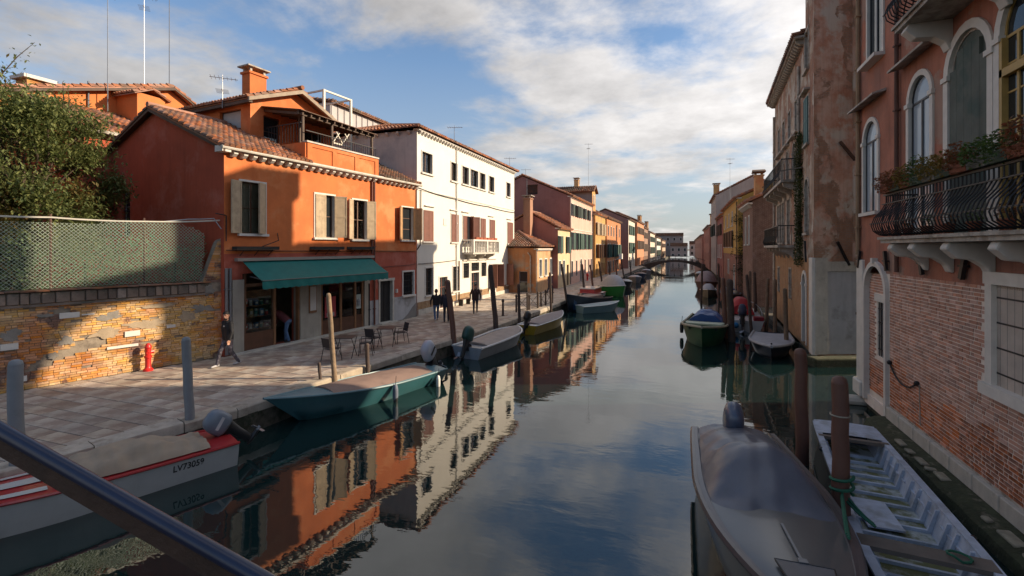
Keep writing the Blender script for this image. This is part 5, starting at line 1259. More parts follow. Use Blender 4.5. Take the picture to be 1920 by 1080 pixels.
for i in range(10):
    lx = 4.0 + i * 0.52; m_, nm = BOXM[seq[i]]; k = [LEAF_R, LEAF_R, LEAF_Y, LEAF_G, LEAF_Y, LEAF_Y, LEAF_R, LEAF_G, LEAF_G, LEAF_R][i]
    t = thing('flower_box', f'{nm} flower box, {ordn[i]} from the far end of the balcony rail', 'planter', (5.0 - 0.66, YF - lx - 0.25, 5.95), R(-90), 'flower boxes on the balcony rail')
    MB().prism([(-0.08, 0), (0.08, 0), (0.1, 0.17), (-0.1, 0.17)], 0.5, 'x', -0.25).build('trough', m_, t); MB().box(-0.24, 0.24, -0.085, 0.085, 0.13, 0.155).build('soil', SOIL, t)
    mb = MB(); leaves(mb, (0, -0.05, 0.22), (0.3, 0.24, 0.24 + 0.14 * rf.random()), 460, 0.036, rf, -0.02)
    for j in range(14):
        x_, y_ = rf.uniform(-0.22, 0.22), rf.uniform(-0.07, 0.07); mb.tube([(x_, y_, 0.14), (x_ + rf.uniform(-0.06, 0.06), y_ + rf.uniform(-0.05, 0.05), 0.3 + rf.random() * 0.12)], 0.004, 3)
    stuff(mb.build('plant', k, t, fix=False))
for i in range(5):
    lx = 4.6 + i * 0.85
    t = thing('flower_pot', f'small pot with {"green" if i%2 else "wilted"} plant, {ordn[i]} from far end on the balcony floor', 'flower pot', (5.0 - 0.42, YF - lx, 4.95), 0, 'pots on the balcony floor')
    MB().lathe([(0.07, 0), (0.1, 0.16), (0.115, 0.17), (0.11, 0.2)], n=10).build('pot', BOXM[1][0], t); mb = MB(); leaves(mb, (0, 0, 0.3), (0.14, 0.14, 0.14), 70, 0.035, rf); stuff(mb.build('plant', LEAF_G if i % 2 else LEAF_R, t, fix=False))
# ================================================================ RIGHT BANK: tall decayed palazzo
P2 = mat_peel('decayed_plaster', (0.46, 0.36, 0.28), (0.30, 0.21, 0.155), (0.40, 0.18, 0.10), (0.31, 0.16, 0.11), 0.49, 0.6, 0.65, grey=(0.50, 0.45, 0.39))
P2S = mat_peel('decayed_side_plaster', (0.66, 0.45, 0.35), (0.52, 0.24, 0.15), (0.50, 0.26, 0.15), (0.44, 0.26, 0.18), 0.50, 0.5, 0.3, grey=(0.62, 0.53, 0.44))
P2B = mat_peel('stained_orange_brick', (0.43, 0.26, 0.13), (0.36, 0.18, 0.09), (0.46, 0.21, 0.08), (0.40, 0.24, 0.11), 0.42, 0.9, 0.5)
YE = 35.3; DX = 5.5; DRZ = math.atan2(22.45 - YE, 4.9 - DX); PL = YE - 22.45; PT = YE - 24.3
dp = thing('decayed_palazzo', 'tall decayed plaster and brick palazzo with iron balconies on the right', 'house', (DX, YE, 0), DRZ)
f1 = [W(11.35, 9.2, 0.9, 2.0), W(11.35, 5.35, 0.85, 2.35, arch=True), W(11.35, 12.4, 0.85, 1.7), W(2.2, 10.4, 0.8, 1.5), W(4.2, 10.4, 0.8, 1.5), W(6.4, 10.4, 0.8, 1.5), W(8.6, 10.4, 0.8, 1.5),
      W(2.2, 8.05, 0.9, 1.9, arch=True), W(3.6, 8.05, 0.9, 1.9, arch=True), W(5.6, 8.05, 0.9, 1.9, arch=True), W(7.9, 8.05, 0.9, 1.9, arch=True), W(1.8, 5.0, 0.8, 2.3), W(2.9, 5.0, 0.8, 2.3), W(4.0, 5.0, 0.8, 2.3), W(6.0, 5.0, 0.8, 2.3), W(8.9, 5.0, 0.8, 2.3)]
wall(dp, [(0, 4.25), (PL, 4.25), (PL, 17.0), (PT, 17.0), (PT, 14.1), (0, 14.1)], f1, P2)
wall(dp, rect(0, PL, 0.1, 4.25), [W(2.0, 2.0, 0.7, 1.5), W(6.6, 2.0, 0.7, 1.6), W(10.7, 0.45, 0.9, 3.1, arch=True)], P2B)
wall(dp, rect(0, 10.5, 0.1, 17.0), [], P2S, loc=(PL, 0, 0), rot=(0, 0, SUN_AZ - DRZ), name='side_wall')
wall(dp, rect(-9, 0, 0.1, 14.05), [], P2, rot=(0, 0, R(-90)))
slab(dp, 'upper_return', P2, PT - 0.02, PT, 0, 6, 14.0, 17.0)
slab(dp, 'back_wall', P2, 0, 7.5, 8.6, 8.62, 0.1, 14.0)
tiles(dp, -0.3, PT, -0.45, 14.15, 4.5, 15.7, TILE_D, 0.26); tiles(dp, -0.3, PT, 9.0, 14.15, 4.5, 15.7, TILE_D, 0.3); tiles(dp, PT - 0.15, PL + 0.3, -0.45, 17.15, 7, 19.2, TILE_D, 0.26)
slab(dp, 'cornice', STONE_M, -0.3, PT - 0.03, -0.42, 0.05, 14.03, 14.13); slab(dp, 'cornice', STONE_M, PT - 0.15, PL + 0.15, -0.42, 0.05, 16.28, 17.08)
brackets(dp, -0.1, PT - 0.15, 30, 0.0, 14.025, STONE_M, 0.16, 0.34, 0.22); brackets(dp, PT + 0.1, PL, 6, 0.0, 17.025, STONE_M, 0.16, 0.34, 0.22)
for q in f1:
    kw = dict(trim=STONE_M, tw=0.1, sill=STONE_M, cols=2, bars=1, arch=q.get('arch', False), fm=GREY_P)
    if q['z'] == 9.2: kw.update(shut=(2, 2), sm=mat('teal_shutter', (0.02, 0.10, 0.10), 0.6, 0.2, 4), ped=True)
    if q['z'] == 8.05: kw.update(ped=True)
    window(dp, q['x'], q['z'], q['w'], q['h'], **kw)
for q in (2.0, 6.6): window(dp, q, 2.0, 0.7, 1.5 if q == 2 else 1.6, trim=STONE_M, tw=0.08, grille=(4, 4), cols=1, bars=0)
window(dp, 10.7, 0.45, 0.9, 3.1, arch=True, trim=STONE_W, tw=0.16, fm=WOOD_D, cols=1, bars=2, name='water_door')
# white stone corner and smooth grey lower side wall
bevel(MB().box(PL - 0.62, PL + 0.06, -0.08, 0.12, 0.35, 4.3).build('corner_pilaster', STONE_W, dp), 0.02)
sp = MB().box(0.02, 6.0, -0.05, 0.0, 0.4, 3.75).build('grey_render', GREYW, dp, loc=(PL, 0, 0), rot=(0, 0, SUN_AZ - DRZ)); MB().box(0.0, 6.0, -0.09, 0.0, 3.76, 4.15).build('band', STONE, sp); MB().box(0.0, 0.5, -0.1, 0.0, 0.4, 4.3).build('quoin', STONE, sp); MB().box(1.7, 3.4, -0.06, -0.05, 2.0, 2.1).build('slot', RUST, sp)
bevel(MB().box(-0.35, 6.0, -0.6, 0.3, -0.6, 0.34).build('waterline_block', MOSS, sp), 0.06, 2)
for q in range(6): bevel(MB().box(0.3 + q * 1.6, 1.8 + q * 1.6, -0.2, 0.1, -0.5, 0.3).build('footing_stone', MOSS, dp), 0.04)
for z, x0, x1 in ((8.0, 1.0, 9.2), (4.85, 1.2, 8.0)):
    b_ = MB().box(x0, x1, -0.75, 0, z - 0.13, z).build('balcony', STONE_M, dp)
    cm = shared('con2', lambda: MB().prism([(0, 0), (-0.65, 0), (-0.6, -0.2), (-0.2, -0.35), (0, -0.6)], 0.2, 'x', -0.1).mesh('console', STONE_M))
    for k in range(5): ob('console', cm, b_, (x0 + 0.3 + k * (x1 - x0 - 0.6) / 4, 0, z - 0.13))
    MB().box(x0, x1, -0.74, -0.7, z + 0.95, z + 1.0).box(x0, x0 + 0.04, -0.7, 0, z + 0.95, z + 1.0).box(x1 - 0.04, x1, -0.7, 0, z + 0.95, z + 1.0).build('handrail', IRON, b_)
    me = shared('b2bar', lambda: MB().tube([(0, 0, 0), (0, -0.1, 0.2), (0, 0, 0.5), (0, 0, 0.95)], 0.012, 4).mesh('bar', IRON))
    for k in range(int((x1 - x0) / 0.26)): ob('bar', me, b_, (x0 + 0.08 + k * 0.26, -0.72, z))
    for k in range(4): 
        for q in (x0 + 0.02, x1 - 0.02): ob('bar', me, b_, (q, -0.6 + k * 0.15, z), (0, 0, R(90) if q > x0 + 1 else R(-90)))
pipe(dp, 9.6, 4.2, 13.2, m=STONE_M, r=0.07); pipe(dp, 0.15, 0.5, 13.2, m=STONE_M, r=0.07)
for p, q in (((10.8, -0.1, 8.3), (9.5, -0.9, 8.35)),): MB().bar(p, q, 0.05, 0.05).build('iron_arm', IRON, dp)
t = MB().bar((1.0, -0.12, 9.0), (1.7, -0.1, 8.2), 0.09, 0.09).build('tie_rod', RUST, sp); MB().bar((0.9, -0.12, 4.95), (1.4, -0.1, 4.0), 0.08, 0.08).build('tie_rod', IRON, sp)
MB().bar((11.6, -0.12, 5.0), (11.8, -0.12, 4.1), 0.08, 0.08).build('tie_rod', IRON, dp)
# hanging creeper
iv = thing('creeper', 'dark green creeper hanging down the decayed palazzo wall', 'creeper', (DX, YE, 0), DRZ); mb = MB(); ri = random.Random(12)
for k in range(26):
    z = 9.8 - k * 0.23; wd_ = 0.32 + 0.28 * math.sin(k * 0.6) + (0.3 if 7 < k < 12 else 0); leaves(mb, (10.1 + 0.12 * math.sin(k), -0.12, z), (max(0.2, wd_ * 1.5), 0.2, 0.26), 190, 0.05, ri)
stuff(mb.build('foliage', mat_leaf('creeper_leaf', (0.03, 0.05, 0.012), (0.07, 0.085, 0.02)), iv, fix=False)); MB().tube([(10.1, -0.06, 9.8), (10.15, -0.06, 7), (10.05, -0.06, 4.2)], 0.02, 5).build('stem', WOOD_D, iv)
# unseen arch panel added over the side canal to shape the light: sunlight falls through it onto the garden wall
hd = Vector((math.cos(SUN_AZ), math.sin(SUN_AZ))); ld = Vector((-hd.y, hd.x))
AC = Vector((5.0, YF)) + hd * 3.6
ar = thing('sun_mask_arch', 'unseen arch added across the side canal to shape the sunlight', 'arch', (AC.x, AC.y, 0), math.atan2(ld.y, ld.x))
gap = (Vector((4.9, YE - PL)) - Vector((5.0, YF))).dot(ld)
def through(s_, z):
    """where the sun ray that lights the garden wall at (s_, z) crosses the plane of the arch"""
    p = Vector((-17.65 + 0.276 * s_, 7.6 + 0.961 * s_)); t_ = (AC - p).dot(hd)
    return (p - AC).dot(ld), z + t_ * math.tan(SUN_EL)
lit = [through(*q) for q in ((0.74, 0.73), (0.88, 1.23), (1.12, 1.81), (1.6, 2.4), (2.15, 2.83), (2.8, 3.0), (3.35, 2.96), (3.7, 2.75), (3.74, 2.06), (3.66, 1.37), (3.6, 0.75))]
xa = -0.3 + min(0, lit[0][0]); xm = through(4.3, 0)[0]; zl = through(2.2, 3.66)[1]
outl = [(xa, zl), (xa, 4.0), (lit[0][0], 4.0)] + lit + [(lit[-1][0], 4.0), (gap + 0.3, 4.0), (gap + 0.3, 17.2), (xm, 17.2), (xm, zl)]
MB().prism(outl, 0.35, 'y', -0.17).build('sun_mask_panel', P2S, ar)
MB().box(xm - 0.05, gap + 0.3, -0.25, 0.25, 17.2, 17.35).box(xa, xm - 0.05, -0.22, 0.22, zl, zl + 0.06).build('sun_mask_coping', STONE_M, ar)
# ================================================================ further right bank
b3m = mat_peel('brown_brick', (0.28, 0.17, 0.13), (0.22, 0.13, 0.1), (0.24, 0.105, 0.065), (0.19, 0.10, 0.07), 0.42, 0.5, 0.4)
b3e = mat_peel('brown_brick_end', (0.27, 0.2, 0.19), (0.21, 0.14, 0.12), (0.21, 0.115, 0.085), (0.17, 0.1, 0.08), 0.4, 0.35, 0.3)
def rhouse(name, label, x, y0, y1, D, ze, rise, wm, wins, **k):
    """right bank house facing the canal; windows given from the far end"""
    return house(name, label, x, y1, R(-90), y1 - y0, D, ze, rise, wm, wins, **k)
def flip_house(b_): return b_
r3 = thing('brown_brick_house', 'brown brick house with sloping parapet and capped chimney on the right', 'house', (4.75, 46.5, 0), R(-90))
wall(r3, [(0, 0.2), (6.4, 0.2), (6.4, 8.25), (0, 8.25)], [W(2.2, 5.0, 0.7, 2.2), W(4.4, 5.0, 0.7, 2.2), W(5.2, 0.4, 0.8, 2.4)], b3m)
wall(r3, [(0, 0.2), (10, 0.2), (10, 8.3), (6, 11.0), (0, 8.25)], [], b3e, loc=(6.4, 0, 0), rot=(0, 0, R(90)))
slab(r3, 'far_wall', b3m, 0, 0.02, 0.02, 10, 0.2, 8.2); slab(r3, 'back_wall', b3m, 0, 6.4, 9.98, 10, 0.2, 8.2)
tiles(r3, -0.2, 6.6, -0.4, 8.2, 6, 11.15, TILE, 0.3); tiles(r3, -0.2, 6.6, 10.3, 8.2, 6, 11.15, TILE, 0.3)
slab(r3, 'cornice', STONE_W, 0, 6.5, -0.35, 0.0, 8.0, 8.12); brackets(r3, 0.1, 6.3, 10, 0, 7.99, STONE_W, 0.16, 0.28, 0.2)
for q in (2.2, 4.4): window(r3, q, 5.0, 0.7, 2.2, trim=STONE_W, tw=0.09, sill=STONE_W, cols=1, bars=1)
window(r3, 5.2, 0.4, 0.8, 2.4, cols=1, bars=1, fm=WOOD_D, name='door')
chimney(r3, 4.2, 0.7, 7.9, 10.35, BR_A, 0.75, 0.6, 'gable')
YW = mat('yellow_stucco', (0.47, 0.29, 0.075), 0.88, 0.1, 0.8, streak=0.2); YWL = mat_peel('red_brick_base', (0.36, 0.16, 0.11), (0.3, 0.13, 0.09), (0.3, 0.12, 0.07), (0.25, 0.11, 0.07), 0.45, 0.6, 0.3)
yh = rhouse('yellow_house', 'yellow stuccoed house above a red brick ground floor on the right', 4.55, 48.5, 66.5, 9, 9.3, 2.0, YW,
   row(7.0, 1.4, (4.0, 8.5, 12.5), 0.95, trim=STONE_W, tw=0.07, cols=2, bars=1, sill=STONE_W) + row(4.8, 1.7, (2.5, 6.0, 9.5, 12.5), 0.95, trim=STONE_W, tw=0.07, cols=2, bars=1, sill=STONE_W, shut=(165, 165), sm=WOOD_FR), em=YW, z0=4.1, tm=TILE)
wall(yh, rect(0, 18, 0.2, 4.1), [W(7.5, 1.8, 1.6, 1.6), W(14.2, 0.4, 1.2, 2.6, arch=True)], YWL, loc=(0, 0.02, 0)); window(yh, 7.5, 1.8, 1.6, 1.6, cols=2, bars=0, trim=STONE_W, tw=0.08, y=0.02); window(yh, 14.2, 0.4, 1.2, 2.6, arch=True, cols=1, bars=1, trim=STONE_W, y=0.02, name='water_door')
wall(yh, rect(0, 9, 0.2, 4.1), [], YWL, loc=(17.98, 0, 0), rot=(0, 0, R(90)))
pipe(yh, 17.6, 0.5, 9.0, m=IRON)
RD = mat('dusky_red_stucco', (0.32, 0.12, 0.09), 0.9, 0.14, 0.8, streak=0.3)
rhouse('dusky_red_house', 'dusky red house with flower boxes beyond the yellow house', 4.5, 66.5, 78, 9, 8.9, 1.6, RD, row(6.4, 1.5, (2, 5, 8.5), 1.0, trim=STONE_W, cols=1, bars=1, shut=(165, 165), sm=WOOD_D) + row(3.4, 1.7, (2, 5, 8.5), 1.0, trim=STONE_W, cols=1, bars=1, sill=STONE_W) + row(0.9, 1.4, (2, 5, 8.5), 1.0, cols=1, bars=0), tm=TILE)
tw_ = rhouse('pale_tower_house', 'tall pale house with hipped tile roof and slim chimney on the right', 4.3, 78, 92, 10, 12.6, 2.6, mat('pale_grey_stucco', (0.42, 0.36, 0.31), 0.9, 0.12, 0.7, streak=0.35), row(10.3, 1.3, (2, 6, 11), 1.0, cols=1, bars=1, trim=STONE_W) + row(6.6, 1.8, (2, 6, 11), 1.0, cols=1, bars=1, shut=(165, 165), sm=WOOD_GD) + row(3, 1.8, (2, 6, 11), 1.0, cols=1, bars=1), tm=TILE)
chimney(tw_, 1.0, 0.8, 12.4, 15.6, BR_A, 1.2, 0.9, 'flat')
rb_ = rhouse('rose_brick_block', 'rose brick block with flat parapet at the far right bank', 4.1, 94, 122, 10, 8.6, 0.8, mat('rose_brick', (0.34, 0.16, 0.12), 0.9, 0.15, 0.7, streak=0.25), row(5.6, 1.6, (3, 8, 13, 19, 25), 1.2, cols=1, bars=0) + row(2.2, 1.6, (3, 8, 13, 19, 25), 1.2, cols=1, bars=0), tm=TILE_D, pitch=0.4)
chimney(rb_, 12, 1.5, 8.6, 11.5, BR_A, 3.0, 1.2, 'flat')
rhouse('far_rose_house', 'farthest low rose house along the right bank', 3.8, 124, 215, 10, 7.6, 1.2, mat('far_rose', (0.36, 0.19, 0.15), 0.9, 0.15, 0.5, streak=0.2), row(4.6, 1.6, [4 + i * 6.5 for i in range(13)], 1.3, cols=1, bars=0), tm=TILE_D, pitch=0.5)
antenna('tall leaning aerial mast above the right bank roofs', 5.6, 70, 10.3, 6.4, 1)
iv = thing('wall_creeper', 'dark creeper covering the gap beside the yellow house', 'creeper', (5.2, 47.6, 0.3)); mb = MB(); ri = random.Random(5)
for k in range(20): leaves(mb, (0.5 * math.sin(k * 1.3), 0.2, 1.2 + k * 0.32), (0.95, 0.5, 0.45), 120, 0.1, ri)
stuff(mb.build('foliage', mat_leaf('dark_creeper_leaf', (0.02, 0.03, 0.01), (0.05, 0.055, 0.018)), iv, fix=False)); MB().tube([(0, 0.2, 0), (0.2, 0.2, 3), (-0.1, 0.2, 7)], [0.08, 0.05, 0.02], 6).build('stem', WOOD_D, iv)
# ================================================================ boats
def hull_pts(L, B, fs, fb, rake, draft, um=0.5, p=2.2, stern=0.86, flare=0.74, n=22):
    """sections from stern to bow: gunwale, chine, keel, chine, gunwale (local x forward)"""
    secs = []
    for i in range(n + 1):
        u = i / n
        k = 1.0 if u < um else max(0.0, 1 - ((u - um) / (1 - um)) ** p)
        s_ = stern + (1 - stern) * min(1, u / um) ** 0.8
        hb = max(0.012, B / 2 * k * s_); zs = fs + (fb - fs) * u ** 2.2
        x = -L / 2 + L * u
        hc = max(0.008, hb * (flare - 0.3 * max(0, u - 0.55)))
        xr = rake * u ** 4
        zc = -0.04 + (0.28 * fb) * max(0, u - 0.6) ** 1.5; zk = -draft + draft * 0.7 * max(0, (u - 0.7) / 0.3) ** 3
        xc_, xk = x - xr * 0.72, x - xr
        mid = lambda a, b, t: a + (b - a) * t
        secs.append([(x, hb, zs), (mid(x, xc_, 0.5), mid(hb, hc, 0.42), mid(zs, zc, 0.5)), (xc_, hc, zc), (xk, 0, zk), (xc_, -hc, zc), (mid(x, xc_, 0.5), -mid(hb, hc, 0.42), mid(zs, zc, 0.5)), (x, -hb, zs)])
    return secs
def shell_mesh(secs, mats, stripe=None):
    mb = MB(); mb.loft(secs, closed=False)
    mb.add(secs[0], [tuple(range(len(secs[0])))])
    return mb
def boat(name, label, stern_p, bow_p, B, fs, fb, hm, rail=None, rake=0.5, draft=0.2, um=0.5, p=2.2, sternw=0.86, group=None, railr=0.03, flare=0.74):
    s_, b_ = Vector(stern_p), Vector(bow_p); L = (b_ - s_).length; c = (s_ + b_) / 2
    t = thing(name, label, 'boat', (c.x, c.y, 0), math.atan2(b_.y - s_.y, b_.x - s_.x), group)
    secs = hull_pts(L, B, fs, fb, rake, draft, um, p, sternw, flare)
    shell_mesh(secs, hm).build('hull', hm, t, smooth=True)
    if rail is not None:
        pts = [q[0] for q in secs] + [q[-1] for q in secs[::-1]]
        MB().tube([(a, b2 * 1.012, z) for a, b2, z in pts], railr, 6).build('rub_rail', rail, t, smooth=True)
    t['_L'] = L
    return t, secs
def sec_at(secs, u):
    f = u * (len(secs) - 1); i = min(int(f), len(secs) - 2); k = f - i
    return [Vector(a).lerp(Vector(b2), k) for a, b2 in zip(secs[i], secs[i + 1])]
def deck(t, secs, u0, u1, m, crown=0.04, dz=-0.01, inset=0.99, name='deck', thick=True):
    mb = MB(); rows = []; n = 14
    for i in range(n + 1):
        q = sec_at(secs, u0 + (u1 - u0) * i / n); a, b2 = q[0], q[-1]
        rows.append([(a.x, a.y * inset * (1 - 2 * j / 8), a.z + dz + crown * (1 - (1 - 2 * j / 8) ** 2) * min(1, a.y * 2)) for j in range(9)])
    mb.loft(rows, closed=False)
    return mb.build(name, m, t, smooth=True, fix=False)
def cover(t, secs, u0, u1, m, h, prof, drop=0.06, seed=0, fold=0.02, over=1.03, name='cover', nv=16, nu=30):
    """canvas stretched over the hull; prof(u01) scales the ridge height h; hangs a little below the gunwale"""
    mb = MB(); rows = []
    for i in range(nu + 1):
        f = i / nu; q = sec_at(secs, u0 + (u1 - u0) * f); a = q[0]; hh = h * prof(f); row_ = []
        for j in range(nv + 1):
            v = -1 + 2 * j / nv; av = abs(v)
            y_ = -v * a.y * over
            z_ = a.z - drop + (hh + drop) * (1 - av ** 2.6) if av < 1 else a.z - drop
            nzv = noise.noise(Vector((a.x * 2.3 + seed, v * 3.1, seed))) * fold + noise.noise(Vector((a.x * 6 + seed, v * 1.2, seed + 3))) * fold * 0.6
            row_.append((a.x, y_ + nzv * 0.3, z_ + nzv * (1 - av ** 6)))
        rows.append(row_)
    mb.loft(rows, closed=False)
    for r_ in (rows[0], rows[-1]):
        q = [Vector(p) for p in r_]; zb = min(p.z for p in q)
        mb.add(q + [Vector((p.x, p.y, zb)) for p in q], [(k, k + 1, len(q) + k + 1, len(q) + k) for k in range(len(q) - 1)])
    return mb.build(name, m, t, smooth='all', fix=False)
def outboard(t, loc, m, tilt=0.0, s=1.0, yaw=0.0, band=None):
    """motor hung on the transom; local -x aft"""
    o = ob('outboard_motor', None, t, loc, (0, R(tilt), R(yaw))); o.scale = (s, s, s)
    prof = [(0.0, 0.7, 0.72), (0.06, 0.98, 0.98), (0.2, 1.0, 1.0), (0.34, 0.97, 0.96), (0.44, 0.86, 0.85), (0.52, 0.55, 0.55), (0.545, 0.12, 0.12)]
    secs = [[(-0.1 + (0.27 * ax) * math.copysign(abs(math.cos(a)) ** 0.75, math.cos(a)) - 0.06 * z, 0.17 * ay * math.copysign(abs(math.sin(a)) ** 0.75, math.sin(a)), 0.22 + z) for a in [2 * math.pi * k / 16 for k in range(16)]] for z, ax, ay in prof]
    MB().loft(secs).build('cowling', m, o, smooth='all')
    if band is not None: 
        for sy in (-1, 1): MB().bx((-0.12, sy * 0.168, 0.46), (0.3, 0.008, 0.07), Matrix.Rotation(R(8), 3, 'Y')).build('decal', band, o)
    MB().loft([[(-0.1 + 0.2 * sc * math.cos(a), 0.11 * sc * math.sin(a), z) for a in [2 * math.pi * k / 12 for k in range(12)]] for z, sc in ((0.22, 1.0), (0.1, 0.8), (-0.1, 0.62), (-0.35, 0.5), (-0.42, 0.5))]).build('leg', BLACK_PL, o, smooth=True)
    MB().loft([[(-0.12 + x_, 0.06 * r_ * math.cos(a), -0.48 + 0.06 * r_ * math.sin(a)) for a in [2 * math.pi * k / 10 for k in range(10)]] for x_, r_ in ((0.18, 0.15), (0.1, 0.9), (-0.05, 1.0), (-0.2, 0.8))]).build('gearcase', BLACK_PL, o, smooth=True)
    pr = MB()
    for k in range(3):
        M_ = Matrix.Rotation(2 * math.pi * k / 3, 3, 'X') @ Matrix.Rotation(R(28), 3, 'Z'); pr.bx(Vector((-0.36, 0, -0.48)) + Matrix.Rotation(2 * math.pi * k / 3, 3, 'X') @ Vector((0, 0, 0.1)), (0.015, 0.09, 0.15), M_)
    pr.tube([(-0.3, 0, -0.48), (-0.42, 0, -0.48)], 0.035, 8); pr.build('propeller', STEEL, o)
    MB().box(-0.02, 0.1, -0.1, 0.1, -0.12, 0.14).box(0.06, 0.14, -0.12, 0.12, 0.06, 0.12).build('clamp', BLACK_PL, o)
    return o
def fender(t, p, m, s=1.0):
    f = MB().lathe([(0.02, -0.26), (0.07, -0.24), (0.085, -0.1), (0.085, 0.08), (0.06, 0.2), (0.02, 0.24)], n=10).build('fender', m, t, smooth=True, loc=p); f.scale = (s, s, s); MB().tube([(0, 0, 0.22), (0, 0.03, 0.5)], 0.01, 4).build('lanyard', IRON, f)
    return f
CANV = mat('beige_canvas', (0.33, 0.26, 0.19), 0.9, 0.1, 3, streak=0.12, bump=0.1); CANV_G = mat('grey_canvas', (0.12, 0.13, 0.16), 0.36, 0.1, 3, bump=0.1); CANV_L = mat('pale_canvas', (0.36, 0.36, 0.38), 0.8, 0.1, 3)
BWHITE = mat('boat_white', (0.48, 0.48, 0.47), 0.35, 0.06, 3, streak=0.12, coat=0.3); BRED = mat('boat_red', (0.36, 0.022, 0.025), 0.3, 0.1, 3, coat=0.4); BTEAL = mat('boat_teal', (0.03, 0.115, 0.135), 0.35, 0.1, 2, streak=0.12, coat=0.3); BTEAL_L = mat('boat_teal_deck', (0.12, 0.22, 0.25), 0.4, 0.1, 2)
BGREY = mat('boat_grey', (0.105, 0.107, 0.105), 0.3, 0.06, 3, coat=0.3); TAUPE = mat('taupe_gunwale', (0.075, 0.062, 0.065), 0.35, 0.1, 4, coat=0.2); ROPE_G = mat('green_rope', (0.02, 0.12, 0.07), 0.8, 0.2, 30); ROPE = mat('pale_rope', (0.35, 0.32, 0.25), 0.9, 0.2, 30)
smooth01 = lambda f: max(0.0, min(1.0, f)) ** 2 * (3 - 2 * max(0.0, min(1.0, f)))
# 1 red and white boat at the near quay
t, se = boat('motorboat', 'white motorboat with red deck, beige cover and registration lettering', (-9.62, 7.95), (-11.5, 3.1), 1.5, 0.52, 0.72, BWHITE, BRED, 0.55, flare=0.8)
deck(t, se, 0.0, 1.0, BRED, 0.05)
for v0, v1, u1 in ((-0.75, -0.55, 0.97), (-0.2, 0.2, 0.985), (0.55, 0.75, 0.97)):
    mb = MB(); rows = []
    for i in range(9):
        q = sec_at(se, 0.57 + (u1 - 0.57) * i / 8); a = q[0]; rows.append([(a.x, a.y * v, a.z + 0.003 + 0.05 * (1 - v * v) * min(1, a.y * 2) + 0.004) for v in (v0, (v0 + v1) / 2, v1)])
    mb.loft(rows, closed=False).build('deck_stripe', BWHITE, t, fix=False)
cover(t, se, 0.1, 0.55, CANV, 0.36, lambda f: 0.4 + 0.6 * smooth01(f * 2) * (1 - 0.75 * smooth01((f - 0.65) / 0.35)), -0.03, 3, 0.085, 0.84, nv=26, nu=50)
outboard(t, (-t['_L'] / 2 - 0.06, 0, 0.5), mat('motor_grey', (0.16, 0.19, 0.23), 0.35, 0.1), 52, 0.95, 0, mat('motor_white', (0.5, 0.5, 0.5)))
lt = text_mesh('LV73059', 0.19, BLACK_PL); q0, q1 = sec_at(se, 0.06), sec_at(se, 0.30)
pa, pb = (q0[0] * 0.52 + q0[1] * 0.48), (q1[0] * 0.52 + q1[1] * 0.48); dd = (pb - pa)
upv = (q0[0] - q0[1]).normalized(); xv = -dd.normalized(); zv = xv.cross(upv).normalized()
if zv.y < 0: zv = -zv
upv = zv.cross(xv).normalized()
lo_ = ob('registration_lettering', lt, t); lo_.matrix_local = Matrix.Translation((pa + pb) / 2 + zv * 0.006 - upv * 0.1) @ Matrix((xv, upv, zv)).transposed().to_4x4() @ Matrix.Diagonal((0.8, 1, 1, 1))
# 2 teal boat
t, se = boat('motorboat', 'teal motorboat with brown cover and white outboard motor', (-8.62, 15.3), (-10.1, 9.35), 1.75, 0.46, 0.86, BTEAL, BTEAL_L, 1.35, um=0.38, p=1.8, flare=0.66)
deck(t, se, 0.0, 1.0, BTEAL_L, 0.06)
cover(t, se, 0.1, 0.72, mat('brown_tarp', (0.23, 0.155, 0.125), 0.7, 0.1, 3), 0.16, lambda f: 0.6 + 0.4 * math.sin(math.pi * f), 0.0, 5, 0.02, 0.86)
outboard(t, (-t['_L'] / 2 - 0.02, 0, 0.52), mat('motor_light', (0.36, 0.38, 0.44), 0.3, 0.08), 38, 1.2, 12, BLACK_PL)
q = sec_at(se, 0.42); fender(t, (q[0].x, q[0].y + 0.08, 0.3), mat('fender_grey', (0.13, 0.15, 0.2), 0.6)); q = sec_at(se, 0.1); fender(t, (q[0].x, q[0].y + 0.1, 0.16), WHITE_P, 0.9)
fender(t, (sec_at(se, 0.42)[0].x, sec_at(se, 0.42)[0].y + 0.09, 0.12), BLACK_PL, 0.8)
# 3 grey-blue boat with a green outboard
BLG = mat('boat_grey_blue', (0.25, 0.28, 0.31), 0.4, 0.1, 3, streak=0.2)
t, se = boat('motorboat', 'grey blue motorboat with green outboard, moored behind the teal boat', (-8.72, 18.5), (-8.0, 23.1), 1.55, 0.5, 0.72, BLG, WHITE_P, 0.4, um=0.6, p=2.8, sternw=0.95, railr=0.05)
cover(t, se, 0.14, 0.95, mat('dusty_tarp', (0.36, 0.31, 0.27), 0.85, 0.1, 2), 0.1, lambda f: 0.9, 0.0, 8, 0.03, 0.86)
deck(t, se, 0.0, 0.16, BLG, 0.01, -0.03); deck(t, se, 0.93, 1.0, WHITE_P, 0.02)
outboard(t, (-t['_L'] / 2 - 0.02, 0, 0.5), mat('motor_green', (0.012, 0.06, 0.05), 0.45), 28, 1.15, 0)
